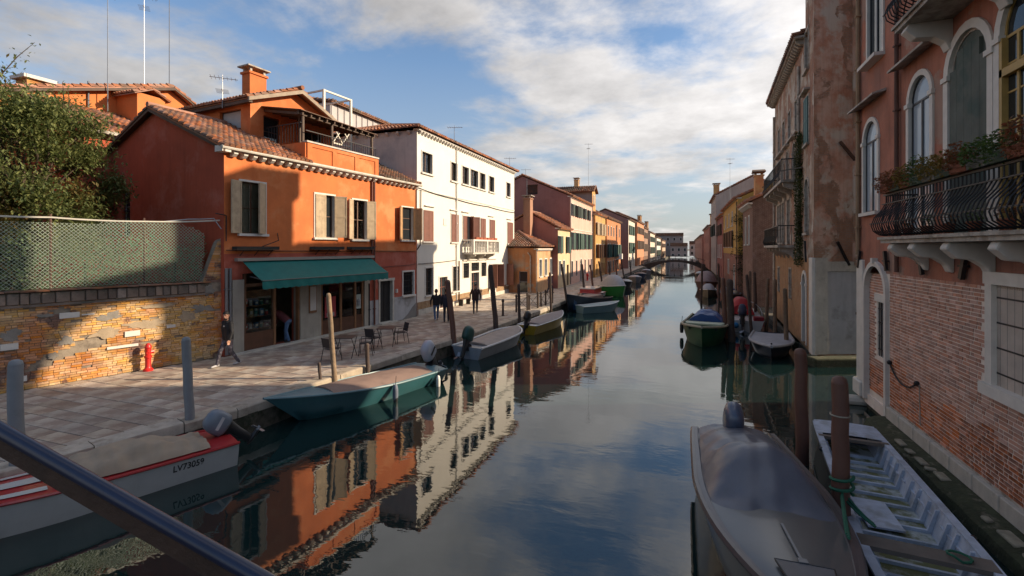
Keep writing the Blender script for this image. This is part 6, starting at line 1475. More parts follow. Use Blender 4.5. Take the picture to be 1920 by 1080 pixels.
# 4 yellow boat
t, se = boat('motorboat', 'yellow hulled motorboat with flat grey cover and black outboard', (-8.12, 24.8), (-7.3, 29.6), 1.35, 0.5, 0.75, mat('boat_yellow', (0.36, 0.25, 0.02), 0.4, 0.12, 3, streak=0.25), WHITE_P, 0.4)
cover(t, se, 0.12, 0.98, mat('mauve_tarp', (0.25, 0.22, 0.22), 0.8, 0.1), 0.08, lambda f: 0.9, 0.0, 2, 0.02, 0.95); deck(t, se, 0, 0.13, WHITE_P, 0.0, -0.02)
outboard(t, (-t['_L'] / 2 - 0.02, 0, 0.5), BLACK_PL, 30, 1.0, 0)
# 5..9 farther boats of the left bank
def open_fit(t, se, m, u0=0.05, u1=0.9, fz=0.12, seats=(0.25, 0.5, 0.72), sm_=None):
    rows = []
    for i in range(15):
        q = sec_at(se, u0 + (u1 - u0) * i / 14); a, c_, k_ = q[0], q[2], q[3]; rows.append([(a.x, a.y * 0.93, a.z - 0.01), (a.x, c_.y * 0.93, fz), (a.x, -c_.y * 0.93, fz), (a.x, -a.y * 0.93, a.z - 0.01)])
    MB().loft(rows, closed=False).build('inner_shell', m, t, fix=False)
    for u in seats:
        q = sec_at(se, u); a = q[0]; MB().box(a.x - 0.13, a.x + 0.13, -a.y * 0.9, a.y * 0.9, a.z - 0.2, a.z - 0.16).build('thwart', sm_ or m, t)
DBL = mat('boat_dark_blue', (0.012, 0.022, 0.035), 0.4, 0.1, 3); DBL2 = mat('boat_blue', (0.02, 0.06, 0.13), 0.4, 0.1, 3)
t, se = boat('workboat', 'dark blue workboat with high bow moored across the left quay end', (-6.3, 40.2), (-8.15, 34.2), 1.7, 0.7, 1.35, DBL, TAUPE, 0.5, flare=0.8); open_fit(t, se, DBL2); deck(t, se, 0.78, 1.0, DBL2, 0.02, -0.03)
MB().box(-1.6, 0.8, -0.6, 0.6, 0.5, 0.98).build('cargo_box', mat('brown_tarp', (0.23, 0.155, 0.125)), t)
t, se = boat('skiff', 'small pale teal skiff pointing into the canal beside the blue workboat', (-7.2, 34.3), (-4.7, 36.7), 1.3, 0.5, 0.72, mat('boat_pale_teal', (0.16, 0.25, 0.26), 0.45, 0.1, 3), WHITE_P, 0.5); deck(t, se, 0.0, 1.0, mat('pale_deck', (0.3, 0.36, 0.36)), 0.04)
t, se = boat('motorboat', 'red and white cabin motorboat beyond the blue workboat', (-7.7, 45.0), (-8.1, 39.6), 1.8, 0.65, 0.95, BWHITE, BRED, 0.5); deck(t, se, 0, 1, BWHITE, 0.03); MB().box(-1.4, 1.1, -0.65, 0.65, 0.7, 1.15).build('cabin', BRED, t); MB().box(-1.5, 1.2, -0.7, 0.7, 1.15, 1.22).build('cabin_roof', BWHITE, t)
dome = lambda f: math.sin(math.pi * min(1, max(0, f))) ** 0.55
t, se = boat('motorboat', 'bright green motorboat under a domed pale cover', (-7.9, 50.2), (-5.5, 46.8), 1.9, 0.85, 1.1, mat('boat_green', (0.02, 0.17, 0.04), 0.4, 0.1, 3), WHITE_P, 0.35); cover(t, se, 0.02, 0.9, CANV_L, 1.15, dome, 0.0, 4, 0.03, 0.98)
for i, (a, c, lab) in enumerate((((-7.2, 62), (-6.6, 56.5), 'dark covered boat beyond the green domed boat'), ((-7.0, 71), (-6.2, 66), 'low boat with pale flat cover in the middle distance'), ((-6.9, 80), (-6.4, 75), 'dark boat moored midway to the footbridge'), ((-6.8, 92), (-6.3, 86), 'small dark boat nearest to the footbridge'))):
    t, se = boat('covered_boat', lab, a, c, 1.8, 0.6, 0.85, [DBL, BLG, DBL2, GREY_P][i], [TAUPE, WHITE_P, WHITE_P, TAUPE][i], 0.4, group='far boats of the left bank'); cover(t, se, 0.05, 0.95, [CANV_G, CANV_L, MATS['brown_tarp'], CANV_L][i], 0.3, lambda f: dome(f), 0.02, i, 0.03)
# right bank boats
SLAT = mat('pale_green_slat', (0.42, 0.47, 0.36), 0.6, 0.12, 4); GRN = mat('boat_deep_green', (0.015, 0.085, 0.04), 0.4, 0.12, 2, streak=0.1)
t, se = boat('wooden_boat', 'green wooden boat with slatted hatch and blue tarpaulin', (1.35, 31.2), (0.72, 24.1), 2.15, 0.7, 1.0, GRN, mat('cream_rail', (0.42, 0.38, 0.28), 0.6), 0.35, 0.3, um=0.62, p=2.6, flare=0.82, railr=0.06)
deck(t, se, 0.0, 1.0, mat('green_deck', (0.06, 0.14, 0.07), 0.6), 0.05, -0.08)
for i in range(9):
    u = 0.6 + i * 0.026; a = sec_at(se, u)[0]; MB().box(a.x - 0.055, a.x + 0.055, -a.y * 0.86, a.y * 0.86, a.z + 0.02, a.z + 0.06 + 0.004 * i).build('slat', SLAT, t)
bt = mat('blue_tarpaulin', (0.012, 0.06, 0.22), 0.45, 0.15, 3)
cover(t, se, 0.15, 0.58, bt, 0.5, lambda f: 0.75 + 0.25 * math.sin(f * 9), 0.0, 6, 0.07, 0.82, name='tarpaulin')
for u, sy in ((0.5, 1), (0.56, -1)): a = sec_at(se, u)[0]; fender(t, (a.x, sy * (a.y + 0.12), 0.45), BLACK_PL, 1.2)
for sy in (-1, 1): a = sec_at(se, 0.9)[0]; MB().box(a.x - 0.12, a.x + 0.12, sy * a.y * 1.02 - 0.02, sy * a.y * 1.02 + 0.02, a.z - 0.16, a.z - 0.04).build('hawse_plate', IRON, t)
t, se = boat('skiff', 'dark blue skiff with pale cover, bow towards the bridge', (4.0, 26.8), (3.35, 22.3), 1.75, 0.52, 0.62, mat('skiff_navy', (0.014, 0.02, 0.034), 0.35, 0.1, coat=0.3), mat('grey_gunwale', (0.33, 0.33, 0.35), 0.5), 0.6, um=0.45, p=2.4, railr=0.06); deck(t, se, 0.35, 1.0, mat('skiff_deck', (0.32, 0.32, 0.35), 0.6), 0.03, 0.0, 0.99); deck(t, se, 0.0, 0.36, CANV_L, -0.05, 0.0, 0.97, name='cockpit_cover'); MB().ball((t['_L'] / 2 - 0.35, 0, 0.68), 0.04, 8, 5).build('bow_cleat', IRON, t)
t, se = boat('cabin_boat', 'white boat with red hood and striped covered outboard', (3.15, 29.6), (3.3, 36.2), 1.95, 0.65, 0.95, BWHITE, STEEL, 0.5, sternw=0.95); deck(t, se, 0, 1, BWHITE, 0.02, -0.05)
cover(t, se, 0.32, 0.6, mat('red_hood', (0.30, 0.012, 0.016), 0.7, 0.12, 3), 0.95, lambda f: 0.35 + 0.65 * min(1, math.sin(math.pi * (0.12 + f * 0.76)) * 1.3), -0.05, 7, 0.03, 0.72, name='hood')
MB().box(-3.2, -2.7, -0.95, -0.45, 0.35, 0.85).build('fuel_box', mat('red_box', (0.22, 0.012, 0.02)), t); outboard(t, (-t['_L'] / 2 - 0.02, 0.15, 0.6), mat('motor_navy_cover', (0.03, 0.035, 0.07), 0.7), 18, 1.25, 0, mat('stripe_white', (0.4, 0.42, 0.45))); MB().ball((-t['_L'] / 2 - 0.25, 0.5, 0.4), 0.16, 10, 6).build('blue_bag', mat('bright_blue', (0.03, 0.2, 0.4)), t)
for sy in (-1, 1): MB().tube([(-2.6, sy * 0.9, 0.65), (-2.5, sy * 0.92, 1.0), (-1.2, sy * 0.95, 1.15), (0.8, sy * 0.9, 1.2), (2.4, sy * 0.4, 1.3)], 0.02, 5).build('guard_rail', STEEL, t)
t, se = boat('motorboat', 'small boat with white hooped cover in the middle distance on the right', (2.25, 53.5), (2.0, 48.6), 1.5, 0.55, 0.8, mat('boat_olive', (0.2, 0.17, 0.12)), WHITE_P, 0.4); cover(t, se, 0.1, 0.85, CANV_L, 0.6, dome, 0.0, 9, 0.02, 0.9)
t, se = boat('motorboat', 'large boat under a mauve domed cover on the right bank', (2.5, 63.5), (2.05, 55.4), 2.4, 0.8, 1.1, mat('boat_brown', (0.14, 0.09, 0.08)), TAUPE, 0.4); cover(t, se, 0.05, 0.9, mat('mauve_canvas', (0.25, 0.19, 0.19), 0.8), 1.2, dome, 0.0, 10, 0.03, 0.98)
t, se = boat('barge', 'dark barge heaped with bags and nets along the right bank', (4.0, 51.5), (3.7, 43.5), 1.7, 0.6, 0.85, DBL, TAUPE, 0.4); deck(t, se, 0, 1, DBL2, 0.0, -0.05); rr_ = random.Random(2)
for i in range(7): MB().ball((-2.5 + i * 0.8, rr_.uniform(-0.3, 0.3), 0.75), (rr_.uniform(0.25, 0.45), 0.3, rr_.uniform(0.18, 0.35)), 9, 6).build('sack', [CANV_L, CANV_G, bt, mat('dusty_tarp', (0.36, 0.31, 0.27)), DBL2, CANV, CANV_L][i], t, smooth='all')
for i, (a, c, lab) in enumerate((((2.6, 72), (2.4, 66.5), 'dark covered boat farther along the right bank'), ((2.4, 84), (2.2, 78), 'farthest covered boat of the right bank'))):
    t, se = boat('covered_boat', lab, a, c, 1.8, 0.6, 0.85, DBL, TAUPE, 0.4); cover(t, se, 0.05, 0.95, CANV_G, 0.4, dome, 0.02, i, 0.03)
# near grey launch under canvas
t, se = boat('motor_launch', 'grey motor launch with shiny grey canvas cover nearest the camera', (0.93, 11.1), (1.38, 5.2), 1.9, 0.82, 0.98, BGREY, TAUPE, 0.55, um=0.42, p=2.3, railr=0.055, sternw=0.8)
deck(t, se, 0.0, 1.0, BGREY, 0.07, 0.02, 0.93); 
mb = MB(); rows = []
for i in range(15):
    a = sec_at(se, i / 14 * 0.985)[0]; rows.append([(a.x, a.y * 1.02, a.z - 0.0), (a.x, a.y * 0.98, a.z + 0.045), (a.x, a.y * 0.9, a.z + 0.05), (a.x, a.y * 0.88, a.z + 0.02)])
for sg in (1, -1): mb.loft([[(p[0], sg * p[1], p[2]) for p in r_] for r_ in rows], closed=False)
mb.build('gunwale', TAUPE, t, smooth=True, fix=False)
# canvas: aft hump, windscreen slope in front
def lprof(f): return 0.3 + 0.25 * smooth01(f / 0.3) + 0.5 * smooth01((f - 0.42) / 0.2) - 1.0 * smooth01((f - 0.64) / 0.36)
cv = cover(t, se, 0.01, 0.62, CANV_G, 0.62, lprof, 0.0, 13, 0.03, 0.92, nv=36, nu=70)
for v_ in cv.data.vertices:
    xx, yy = v_.co.x, v_.co.y
    v_.co.z += 0.008 * math.sin(yy * 16 + 1.5 * math.sin(xx * 2.2)) * min(1, max(0, v_.co.z - 0.86) * 5) + 0.01 * math.sin(xx * 9 + yy * 7)
outboard(t, (-t['_L'] / 2 - 0.04, 0.0, 0.62), mat('motor_steel_blue', (0.09, 0.11, 0.16), 0.3, coat=0.3), 34, 1.15, 0)
a = sec_at(se, 0.86)[0]
hpts = [(a.x - 0.32, 0.3), (a.x - 0.36, -0.3), (a.x + 0.25, -0.2), (a.x + 0.34, 0), (a.x + 0.25, 0.2)]
MB().prism(hpts, 0.03, 'z', a.z + 0.085).build('bow_hatch', mat('hatch_grey', (0.11, 0.11, 0.12), 0.35), t); MB().tube([(p[0], p[1], a.z + 0.11) for p in hpts + hpts[:1]], 0.012, 5).build('hatch_seal', BLACK_PL, t); MB().box(a.x - 0.42, a.x - 0.34, -0.05, 0.05, a.z + 0.09, a.z + 0.13).build('hinge', STEEL, t)
MB().bar((0.85, 0.0, sec_at(se, 0.65)[0].z + 0.11), (a.x - 0.4, 0.0, a.z + 0.1), 0.03, 0.02).build('deck_strip', STEEL, t)
a2 = sec_at(se, 0.66)[0]
rp_ = thing('mooring_rope', 'thick green rope from grey launch to the brown mooring post', 'rope', (0, 0, 0)); tm_ = t.matrix_basis.copy(); bpy.context.view_layer.update()
pw_ = t.matrix_world @ Vector((a2.x, a2.y * 0.9, a2.z + 0.08)); pw2 = t.matrix_world @ Vector((a2.x + 0.1, a2.y * 1.05, a2.z))
if pw_.x < 1.2: pw_ = t.matrix_world @ Vector((a2.x, -a2.y * 0.9, a2.z + 0.08))
for k, off in enumerate((0.0, 0.05, -0.04)): wire([(pw_.x, pw_.y + off, pw_.z + 0.03), (2.3, 8.8 + off, 0.92 - 0.04 * k), (2.62, 8.45 + off, 0.62)], 0.02, 0.03).build('strand', ROPE_G, rp_, smooth=True)
MB().tube([(2.3 + 0.15 * math.cos(q * 0.5), 8.8 + 0.15 * math.sin(q * 0.5), 0.86 + 0.012 * q) for q in range(26)], 0.025, 5).build('turns', ROPE_G, rp_, smooth=True)
# open pale blue rowing boat
PB = mat('pale_blue_paint', (0.42, 0.48, 0.58), 0.6, 0.2, 4, col2=(0.30, 0.33, 0.36), c2amt=0.4, streak=0.4); PBM = mat('mossy_boards', (0.36, 0.39, 0.38), 0.85, 0.3, 5, col2=(0.13, 0.14, 0.06), c2amt=0.85, bump=0.4)
t, se = boat('rowing_boat', 'open pale blue wooden rowing boat with mossy floor beside the brick house', (3.52, 13.4), (2.72, 4.2), 1.5, 0.5, 0.62, mat('boat_black_side', (0.03, 0.033, 0.038), 0.6), None, 0.5, 0.15, um=0.55, p=2.6, sternw=0.8, flare=0.8)
rows_i = []
for sg in (1, -1):
    rows = []
    for i in range(25):
        q = sec_at(se, 0.01 + 0.97 * i / 24); a, c_ = q[0], q[2]; rows.append([(a.x, sg * a.y * 1.03, a.z + 0.0), (a.x, sg * a.y * 1.03, a.z + 0.04), (a.x, sg * (a.y - 0.1), a.z + 0.04), (a.x, sg * (a.y - 0.1), a.z + 0.0), (a.x, sg * max(0.01, (c_.y - 0.06)), 0.12), (a.x, 0, 0.11)])
    MB().loft(rows, closed=False).build('inner_side', PB, t, fix=False)
MB().loft([[(sec_at(se, u)[0].x, sg * (sec_at(se, u)[2].y - 0.07), 0.125) for sg in (1, -1)] for u in [0.02 + 0.95 * i / 20 for i in range(21)]], closed=False).build('floor', PBM, t, fix=False)
rt0 = random.Random(6)
for i in range(22):
    u = 0.1 + i * 0.04 + rt0.uniform(-0.008, 0.008); q = sec_at(se, u); a, c_ = q[0], q[2]; yb, yt = c_.y - 0.06, a.y - 0.1
    if yb < 0.1: continue
    MB().box(a.x - 0.025, a.x + 0.025, -yb, yb, 0.125, 0.175).build('floor_rib', PB, t)
    for sg in (1, -1): MB().add([(a.x - 0.02, sg * yb, 0.13), (a.x + 0.02, sg * yb, 0.13), (a.x + 0.02, sg * yt, a.z), (a.x - 0.02, sg * yt, a.z), (a.x - 0.02, sg * (yb - 0.05), 0.175), (a.x + 0.02, sg * (yb - 0.05), 0.175), (a.x + 0.02, sg * (yt - 0.05), a.z), (a.x - 0.02, sg * (yt - 0.05), a.z)], [(0, 1, 2, 3), (4, 7, 6, 5), (0, 4, 5, 1), (3, 2, 6, 7), (0, 3, 7, 4), (1, 5, 6, 2)]).build('frame_rib', PB, t)
for u0 in (0.16, 0.3, 0.44, 0.6, 0.74):
    for sg in (1, -1):
        q0, q1 = sec_at(se, u0)[0], sec_at(se, u0 + 0.11)[0]
        MB().bar((q0.x, sg * (q0.y - 0.14), q0.z - 0.16), (q1.x, sg * (q1.y - 0.14), q1.z - 0.16), 0.05, 0.03).build('riser', PB, t)
GP = mat('weathered_plank', (0.15, 0.125, 0.105), 0.85, 0.2, 3, streak=0.2)
for u, m_, wd_ in ((0.115, GP, 0.12), (0.585, GP, 0.3)): 
    a = sec_at(se, u)[0]; MB().box(a.x - wd_ / 2, a.x + wd_ / 2, -a.y * 0.99, a.y * 0.99, a.z - 0.02, a.z + 0.045).build('thwart', m_, t)
deck(t, se, 0.0, 0.1, PB, 0.02, 0.045, name='stern_deck'); deck(t, se, 0.9, 1.0, PB, 0.02, 0.045, name='bow_deck')
a = sec_at(se, 0.4)[0]; MB().bx((a.x, -0.16, 0.2), (0.95, 0.5, 0.03), Matrix.Rotation(R(4), 3, 'Z')).build('loose_board', PB, t); MB().box(a.x - 0.45, a.x + 0.45, 0.0, 0.02, 0.19, 0.2).build('loose_batten', GP, t)
a = sec_at(se, 0.585)[0]; MB().tube([(a.x + 0.1 * math.cos(q * 0.7), 0.36 + 0.13 * math.sin(q * 0.7), a.z + 0.06 + 0.006 * (q % 9)) for q in range(36)], 0.016, 5).build('rope_coil', ROPE_G, t, smooth=True)
for u in (0.2, 0.5, 0.7):
    for sg in (1, -1): a = sec_at(se, u)[0]; MB().ball((a.x, sg * (a.y + 0.03), a.z + 0.0), 0.05, 8, 5).build('fender_knob', BLACK_PL, t)
# ================================================================ mooring posts
GPOST = mat('grey_post', (0.20, 0.21, 0.22), 0.75, 0.15, 2, streak=0.3); BPOST = mat('brown_post', (0.14, 0.065, 0.045), 0.6, 0.15, 2, streak=0.25); WPOST = mat('weathered_post', (0.24, 0.17, 0.11), 0.9, 0.35, 4, streak=0.6, bump=0.7, bscale=12); DPOST = mat('dark_post', (0.075, 0.052, 0.042), 0.85, 0.3, 4, streak=0.3, bump=0.4)
def post(label, base, top, r, m, cap=None, ring=False, group='mooring posts'):
    t = thing('mooring_post', label, 'mooring post', (base[0], base[1], base[2]), 0, group)
    v = Vector(top) - Vector(base); n_ = 9; pts = []; rs = []; rd = random.Random(int(base[0] * 37 + base[1] * 11))
    for i in range(n_ + 1):
        u = i / n_; pts.append(v * u + Vector((rd.uniform(-1, 1), rd.uniform(-1, 1), 0)) * r * (0.12 if 0 < i < n_ else 0)); rs.append(r * (1.06 - 0.12 * u))
    MB().tube(pts, rs, 12).build('shaft', m, t, smooth=True)
    e = v.normalized()
    MB().tube([v, v + e * r * 0.5, v + e * r * 0.8], [r * 0.92, r * 0.8, r * 0.4], 12).build('top', cap or m, t, smooth=True)
    if ring:
        p = v * 0.86; MB().tube([p + Vector((r * 1.03 * math.cos(q * 0.4), r * 1.03 * math.sin(q * 0.4), 0)) for q in range(17)], 0.012, 5).build('rope_ring', ROPE, t)
    return t
post('grey mooring post at the left frame edge beside the red boat', (-11.46, 5.2, -0.9), (-11.62, 5.22, 2.55), 0.115, GPOST)
post('grey mooring post in front of the hydrant', (-10.72, 7.95, -0.9), (-10.93, 7.93, 2.55), 0.1, GPOST)
post('sunlit weathered wooden post behind the teal boat', (-10.05, 12.1, -0.9), (-10.35, 12.0, 3.25), 0.078, WPOST)
post('thin dark stump next to the weathered wooden post', (-10.28, 11.7, -0.6), (-10.42, 11.68, 1.2), 0.05, DPOST)
post('short grey stump behind the teal boat by the chairs', (-9.98, 13.5, -0.6), (-10.05, 13.5, 1.45), 0.07, DPOST)
post('dark leaning post in front of walking couple', (-9.35, 18.9, -0.9), (-9.85, 18.95, 3.2), 0.12, BPOST)
post('dark leaning post in front of white palazzo door', (-8.85, 22.6, -0.9), (-9.35, 22.65, 3.75), 0.13, DPOST)
post('slim dark post next to the yellow boat stern', (-8.75, 25.6, -0.6), (-8.85, 25.6, 2.6), 0.085, DPOST)
post('slim dark post left of the blue workboat', (-8.45, 31.2, -0.6), (-8.55, 31.2, 3.0), 0.085, DPOST)
post('dark leaning post at the bow of the blue workboat', (-8.35, 36.0, -0.6), (-9.0, 36.2, 3.4), 0.1, DPOST)
for i, yy in enumerate((42, 46.5, 52, 57, 63, 70, 78)):
    post(f'far mooring post, {ordn[i]} beyond the blue workboat along left quay', (edge_x(yy) + 0.25, yy, -0.6), (edge_x(yy) - 0.05 - 0.15 * (i % 3), yy, 3.2 - 0.2 * (i % 2)), 0.1, BPOST if i % 3 == 1 else DPOST)
post('brown post with a pale rope ring beside the open blue boat', (2.3, 8.8, -1.0), (2.28, 8.85, 2.58), 0.125, BPOST, ring=True)
post('brown post behind the rope ringed post at the grey launch', (2.42, 12.0, -1.0), (2.36, 12.0, 2.4), 0.13, BPOST)
post('thick dark post beside the green wooden boat', (2.2, 26.4, -1.0), (2.1, 26.4, 3.0), 0.17, DPOST)
post('reddish post against the thick dark one at the green wooden boat', (2.02, 27.3, -1.0), (1.85, 27.3, 3.05), 0.12, BPOST)
post('dark leaning post in front of the red hood', (3.35, 27.9, -1.0), (3.05, 28.0, 3.25), 0.08, DPOST)
for i, (px, py, h) in enumerate(((4.35, 24.6, 2.8), (4.4, 28.2, 3.0), (4.3, 30.6, 2.9), (4.2, 33.5, 3.1), (4.3, 37.5, 3.0), (1.3, 46.0, 3.2), (3.4, 55.0, 3.0))):
    post(f'weathered post, {ordn[i]} from decayed palazzo corner along the right bank', (px, py, -1.0), (px + 0.12 * (i % 3 - 1), py, h), 0.095, DPOST if i > 2 else mat('tan_post', (0.16, 0.11, 0.075), 0.9, 0.3, 4, streak=0.4))
# ================================================================ quay furniture
def chair(label, p, rz):
    t = thing('cafe_chair', label, 'chair', (p[0], p[1], PAVE), rz, 'cafe chairs outside the shop')
    MB().prism([(-0.21, -0.21), (0.21, -0.21), (0.2, 0.21), (-0.2, 0.21)], 0.025, 'z', 0.44).build('seat', mat('chair_weave', (0.03, 0.027, 0.03), 0.7, 0.2, 30), t)
    MB().add([(-0.21, 0.19, 0.5), (0.21, 0.19, 0.5), (0.2, 0.27, 0.84), (-0.2, 0.27, 0.84), (-0.21, 0.21, 0.5), (0.21, 0.21, 0.5), (0.2, 0.29, 0.84), (-0.2, 0.29, 0.84)], [(0, 1, 2, 3), (7, 6, 5, 4), (0, 4, 5, 1), (1, 5, 6, 2), (2, 6, 7, 3), (3, 7, 4, 0)]).build('backrest', MATS['chair_weave'], t)
    for sx in (-1, 1):
        MB().tube([(sx * 0.2, -0.2, 0.44), (sx * 0.23, -0.24, 0)], 0.013, 5).build('leg', IRON, t); MB().tube([(sx * 0.205, 0.29, 0.85), (sx * 0.21, 0.2, 0.45), (sx * 0.24, 0.28, 0)], 0.013, 5).build('leg', IRON, t)
        MB().tube([(sx * 0.21, 0.24, 0.66), (sx * 0.24, 0.0, 0.66), (sx * 0.23, -0.19, 0.64), (sx * 0.2, -0.2, 0.45)], 0.012, 5).build('armrest', IRON, t)
    return t
def table(label, p, rz):
    t = thing('cafe_table', label, 'table', (p[0], p[1], PAVE), rz, 'cafe tables outside the shop')
    bevel(MB().box(-0.36, 0.36, -0.36, 0.36, 0.72, 0.75).build('table_top', mat('table_top', (0.07, 0.045, 0.035), 0.5, 0.2, 4), t), 0.02)
    for sx in (-1, 1):
        MB().tube([(sx * 0.3, -0.3, 0.72), (sx * 0.3, 0.3, 0.0)], 0.014, 5).build('leg', IRON, t); MB().tube([(sx * 0.3, 0.3, 0.72), (sx * 0.3, -0.3, 0.0)], 0.014, 5).build('leg', IRON, t)
    return t
table('cafe table nearest the bridge, between two dark chairs', (-11.75, 14.55), R(20)); table('cafe table farther from the bridge, between two dark chairs', (-11.5, 16.75), R(20))
chair('dark chair on the bridge side of the near cafe table', (-11.75, 13.8), R(172)); chair('dark chair turned side on past the near cafe table', (-11.25, 15.05), R(-60))
chair('dark chair on the bridge side of the far cafe table', (-11.6, 16.0), R(176)); chair('dark chair beyond the far cafe table', (-11.3, 17.45), R(-35))
# iron railing with gate on the quay edge
for i, (pa, pb) in enumerate((((-9.9, 28.2), (-9.2, 30.6)), ((-9.2, 30.6), (-9.0, 33.6)))):
    t = thing('quay_railing', ['crossed iron railing on the quay by the yellow boat', 'crossed iron railing farther along the quay edge'][i], 'railing', (pa[0], pa[1], PAVE), math.atan2(pb[1] - pa[1], pb[0] - pa[0])); L_ = math.hypot(pb[0] - pa[0], pb[1] - pa[1])
    for k in range(3): MB().lathe([(0.06, 0), (0.06, 0.95), (0.085, 1.0), (0.05, 1.1)], (L_ * k / 2.05, 0, 0), 8).build('post', DPOST, t)
    MB().bar((0, 0, 0.95), (L_, 0, 0.95), 0.04, 0.03).build('top_rail', IRON, t); MB().bar((0, 0, 0.12), (L_, 0, 0.12), 0.04, 0.03).build('bottom_rail', IRON, t)
    for k in range(2):
        a, c = L_ * k / 2, L_ * (k + 1) / 2; MB().bar((a, 0, 0.12), (c, 0, 0.95), 0.02, 0.02).build('brace', IRON, t); MB().bar((c, 0.02, 0.12), (a, 0.02, 0.95), 0.02, 0.02).build('brace', IRON, t)
for i, (px, py) in enumerate(((-10.1, 26.4), (-9.5, 29.6), (-9.3, 31.6))):
    t = thing('bollard', f'short iron bollard, {ordn[i]} from the white palazzo side of the quay', 'bollard', (px, py, PAVE), 0, 'iron bollards'); MB().lathe([(0.1, 0), (0.07, 0.06), (0.06, 0.8), (0.085, 0.85)], n=10).build('shaft', DPOST, t, smooth=True); MB().lathe([(0.085, 0.85), (0.09, 0.93), (0.04, 1.0)], n=10).build('cap', DPOST, t, smooth=True)
bn = thing('street_bench', 'narrow bench against the sunlit base of white palazzo', 'bench', (-14.6, 30.6, PAVE), R(90)); MB().box(-0.7, 0.7, -0.18, 0.18, 0.42, 0.46).build('seat', WOOD_FR, bn)
for sx in (-1, 1): MB().box(sx * 0.6 - 0.03, sx * 0.6 + 0.03, -0.15, 0.15, 0, 0.42).build('leg', IRON, bn)
# folded sail-like parasol cover and small red hydrant further along
fp = thing('standpipe', 'small red standpipe by the pink house wall', 'hydrant', (-11.3, 58.5, PAVE)); MB().lathe([(0.14, 0), (0.1, 0.1), (0.1, 0.6), (0.14, 0.65), (0.12, 0.85), (0.04, 0.95)], n=10).build('barrel', RED, fp, smooth=True); MB().tube([(0, 0, 0.6), (0.2, 0, 0.6)], 0.05, 8).build('outlet', RED, fp)
# ================================================================ garden tree, hedge
LEAF_T = mat_leaf('tree_leaf', (0.09, 0.125, 0.04), (0.24, 0.26, 0.09)); LEAF_T2 = mat_leaf('tree_leaf_ochre', (0.16, 0.10, 0.025), (0.10, 0.10, 0.03)); BARK = mat('bark', (0.07, 0.05, 0.035), 0.95, 0.3, 5, bump=0.6)
tr = thing('garden_tree', 'leafy green garden tree behind the wire fence', 'tree', (-20.8, 9.4, PAVE)); tr.scale = (1.0, 1.0, 1.0)
rt = random.Random(17)
limbs = MB(); limbs.tube([(0, 0, 0), (0.1, 0.1, 2.0), (0.0, 0.3, 4.0), (0.2, 0.2, 5.6)], [0.26, 0.2, 0.16, 0.1], 8); limbs.build('trunk', BARK, tr, smooth=True)
cl_ = []
for i in range(96):
    while True:
        v = Vector((rt.uniform(-1, 1), rt.uniform(-1, 1), rt.uniform(-1, 1)))
        if 0.25 < v.length < 1: break
    c = Vector((-0.4 + v.x * 3.0, -0.3 + v.y * 3.5, 6.0 + v.z * 3.9))
    if c.z < 2.6 or (c.y > 2.4 and c.z > 7.0): continue
    cl_.append(c)
lb = MB(); lv, lv2 = MB(), MB()
for i, c in enumerate(cl_):
    st_ = Vector((0.0, 0.2, min(5.4, max(2.2, c.z - 2.4)))); md = st_.lerp(c, 0.5) + Vector((rt.uniform(-0.3, 0.3), rt.uniform(-0.3, 0.3), 0.25)); lb.tube([st_, md, c], [0.045, 0.03, 0.012], 5)
    rad = rt.uniform(0.55, 1.0)
    n_ = int(900 * rad)
    for k in range(n_):
        v = Vector((rt.gauss(0, 0.45), rt.gauss(0, 0.45), rt.gauss(0, 0.4))) * rad; p = c + v
        if p.y > 3.45 or p.x > 3.2 + 0.0 * p.y: continue
        q = Matrix.Rotation(rt.uniform(0, 6.28), 3, 'Z') @ Matrix.Rotation(rt.uniform(-1.1, 1.1), 3, 'X'); s = rt.uniform(0.06, 0.105)
        (lv2 if (i % 7 == 3) else lv).add([p + q @ Vector(e) for e in ((0, -s, 0), (s * 0.45, 0, s * 0.15), (0, s, 0), (-s * 0.45, 0, s * 0.15))], [(0, 1, 2, 3)])
# airy twigs on top
for i in range(34):
    b0 = Vector((rt.uniform(-2.4, 1.6), rt.uniform(-3, 2.2), rt.uniform(8.2, 9.2))); b1 = b0 + Vector((rt.uniform(-0.5, 0.7), rt.uniform(-0.4, 0.7), rt.uniform(0.7, 1.5))); lb.tube([b0, b0.lerp(b1, 0.5) + Vector((0.05, 0, 0.1)), b1], [0.02, 0.014, 0.006], 4)
    for k in range(46):
        p = b0.lerp(b1, rt.random()) + Vector((rt.gauss(0, 0.13), rt.gauss(0, 0.13), rt.gauss(0, 0.1))); q = Matrix.Rotation(rt.uniform(0, 6.28), 3, 'Z') @ Matrix.Rotation(rt.uniform(-1.1, 1.1), 3, 'X'); s = rt.uniform(0.04, 0.075)
        lv.add([p + q @ Vector(e) for e in ((0, -s, 0), (s * 0.45, 0, s * 0.15), (0, s, 0), (-s * 0.45, 0, s * 0.15))], [(0, 1, 2, 3)])
lb.build('limbs', BARK, tr, fix=False); stuff(lv.build('crown', LEAF_T, tr, fix=False)); stuff(lv2.build('ochre_crown', LEAF_T2, tr, fix=False))
hg = thing('garden_hedge', 'dense green hedge behind the wire fence', 'hedge', (-17.65, 7.6, 0), R(73.98)); mb = MB()
for k in range(20): leaves(mb, (-3.6 + k * 0.46, 0.85 + 0.2 * math.sin(k * 2.1), 4.0 + 0.35 * math.sin(k * 1.7)), (0.55, 0.5, 1.1), 620, 0.055, rt)
stuff(mb.build('foliage', mat_leaf('hedge_leaf', (0.10, 0.18, 0.07), (0.24, 0.32, 0.16)), hg, fix=False)); 
for k in range(4): MB().tube([(-3 + k * 2.5, 1.1, 0.7), (-3 + k * 2.5, 1.0, 4.2)], [0.06, 0.03], 5).build('stem', BARK, hg)
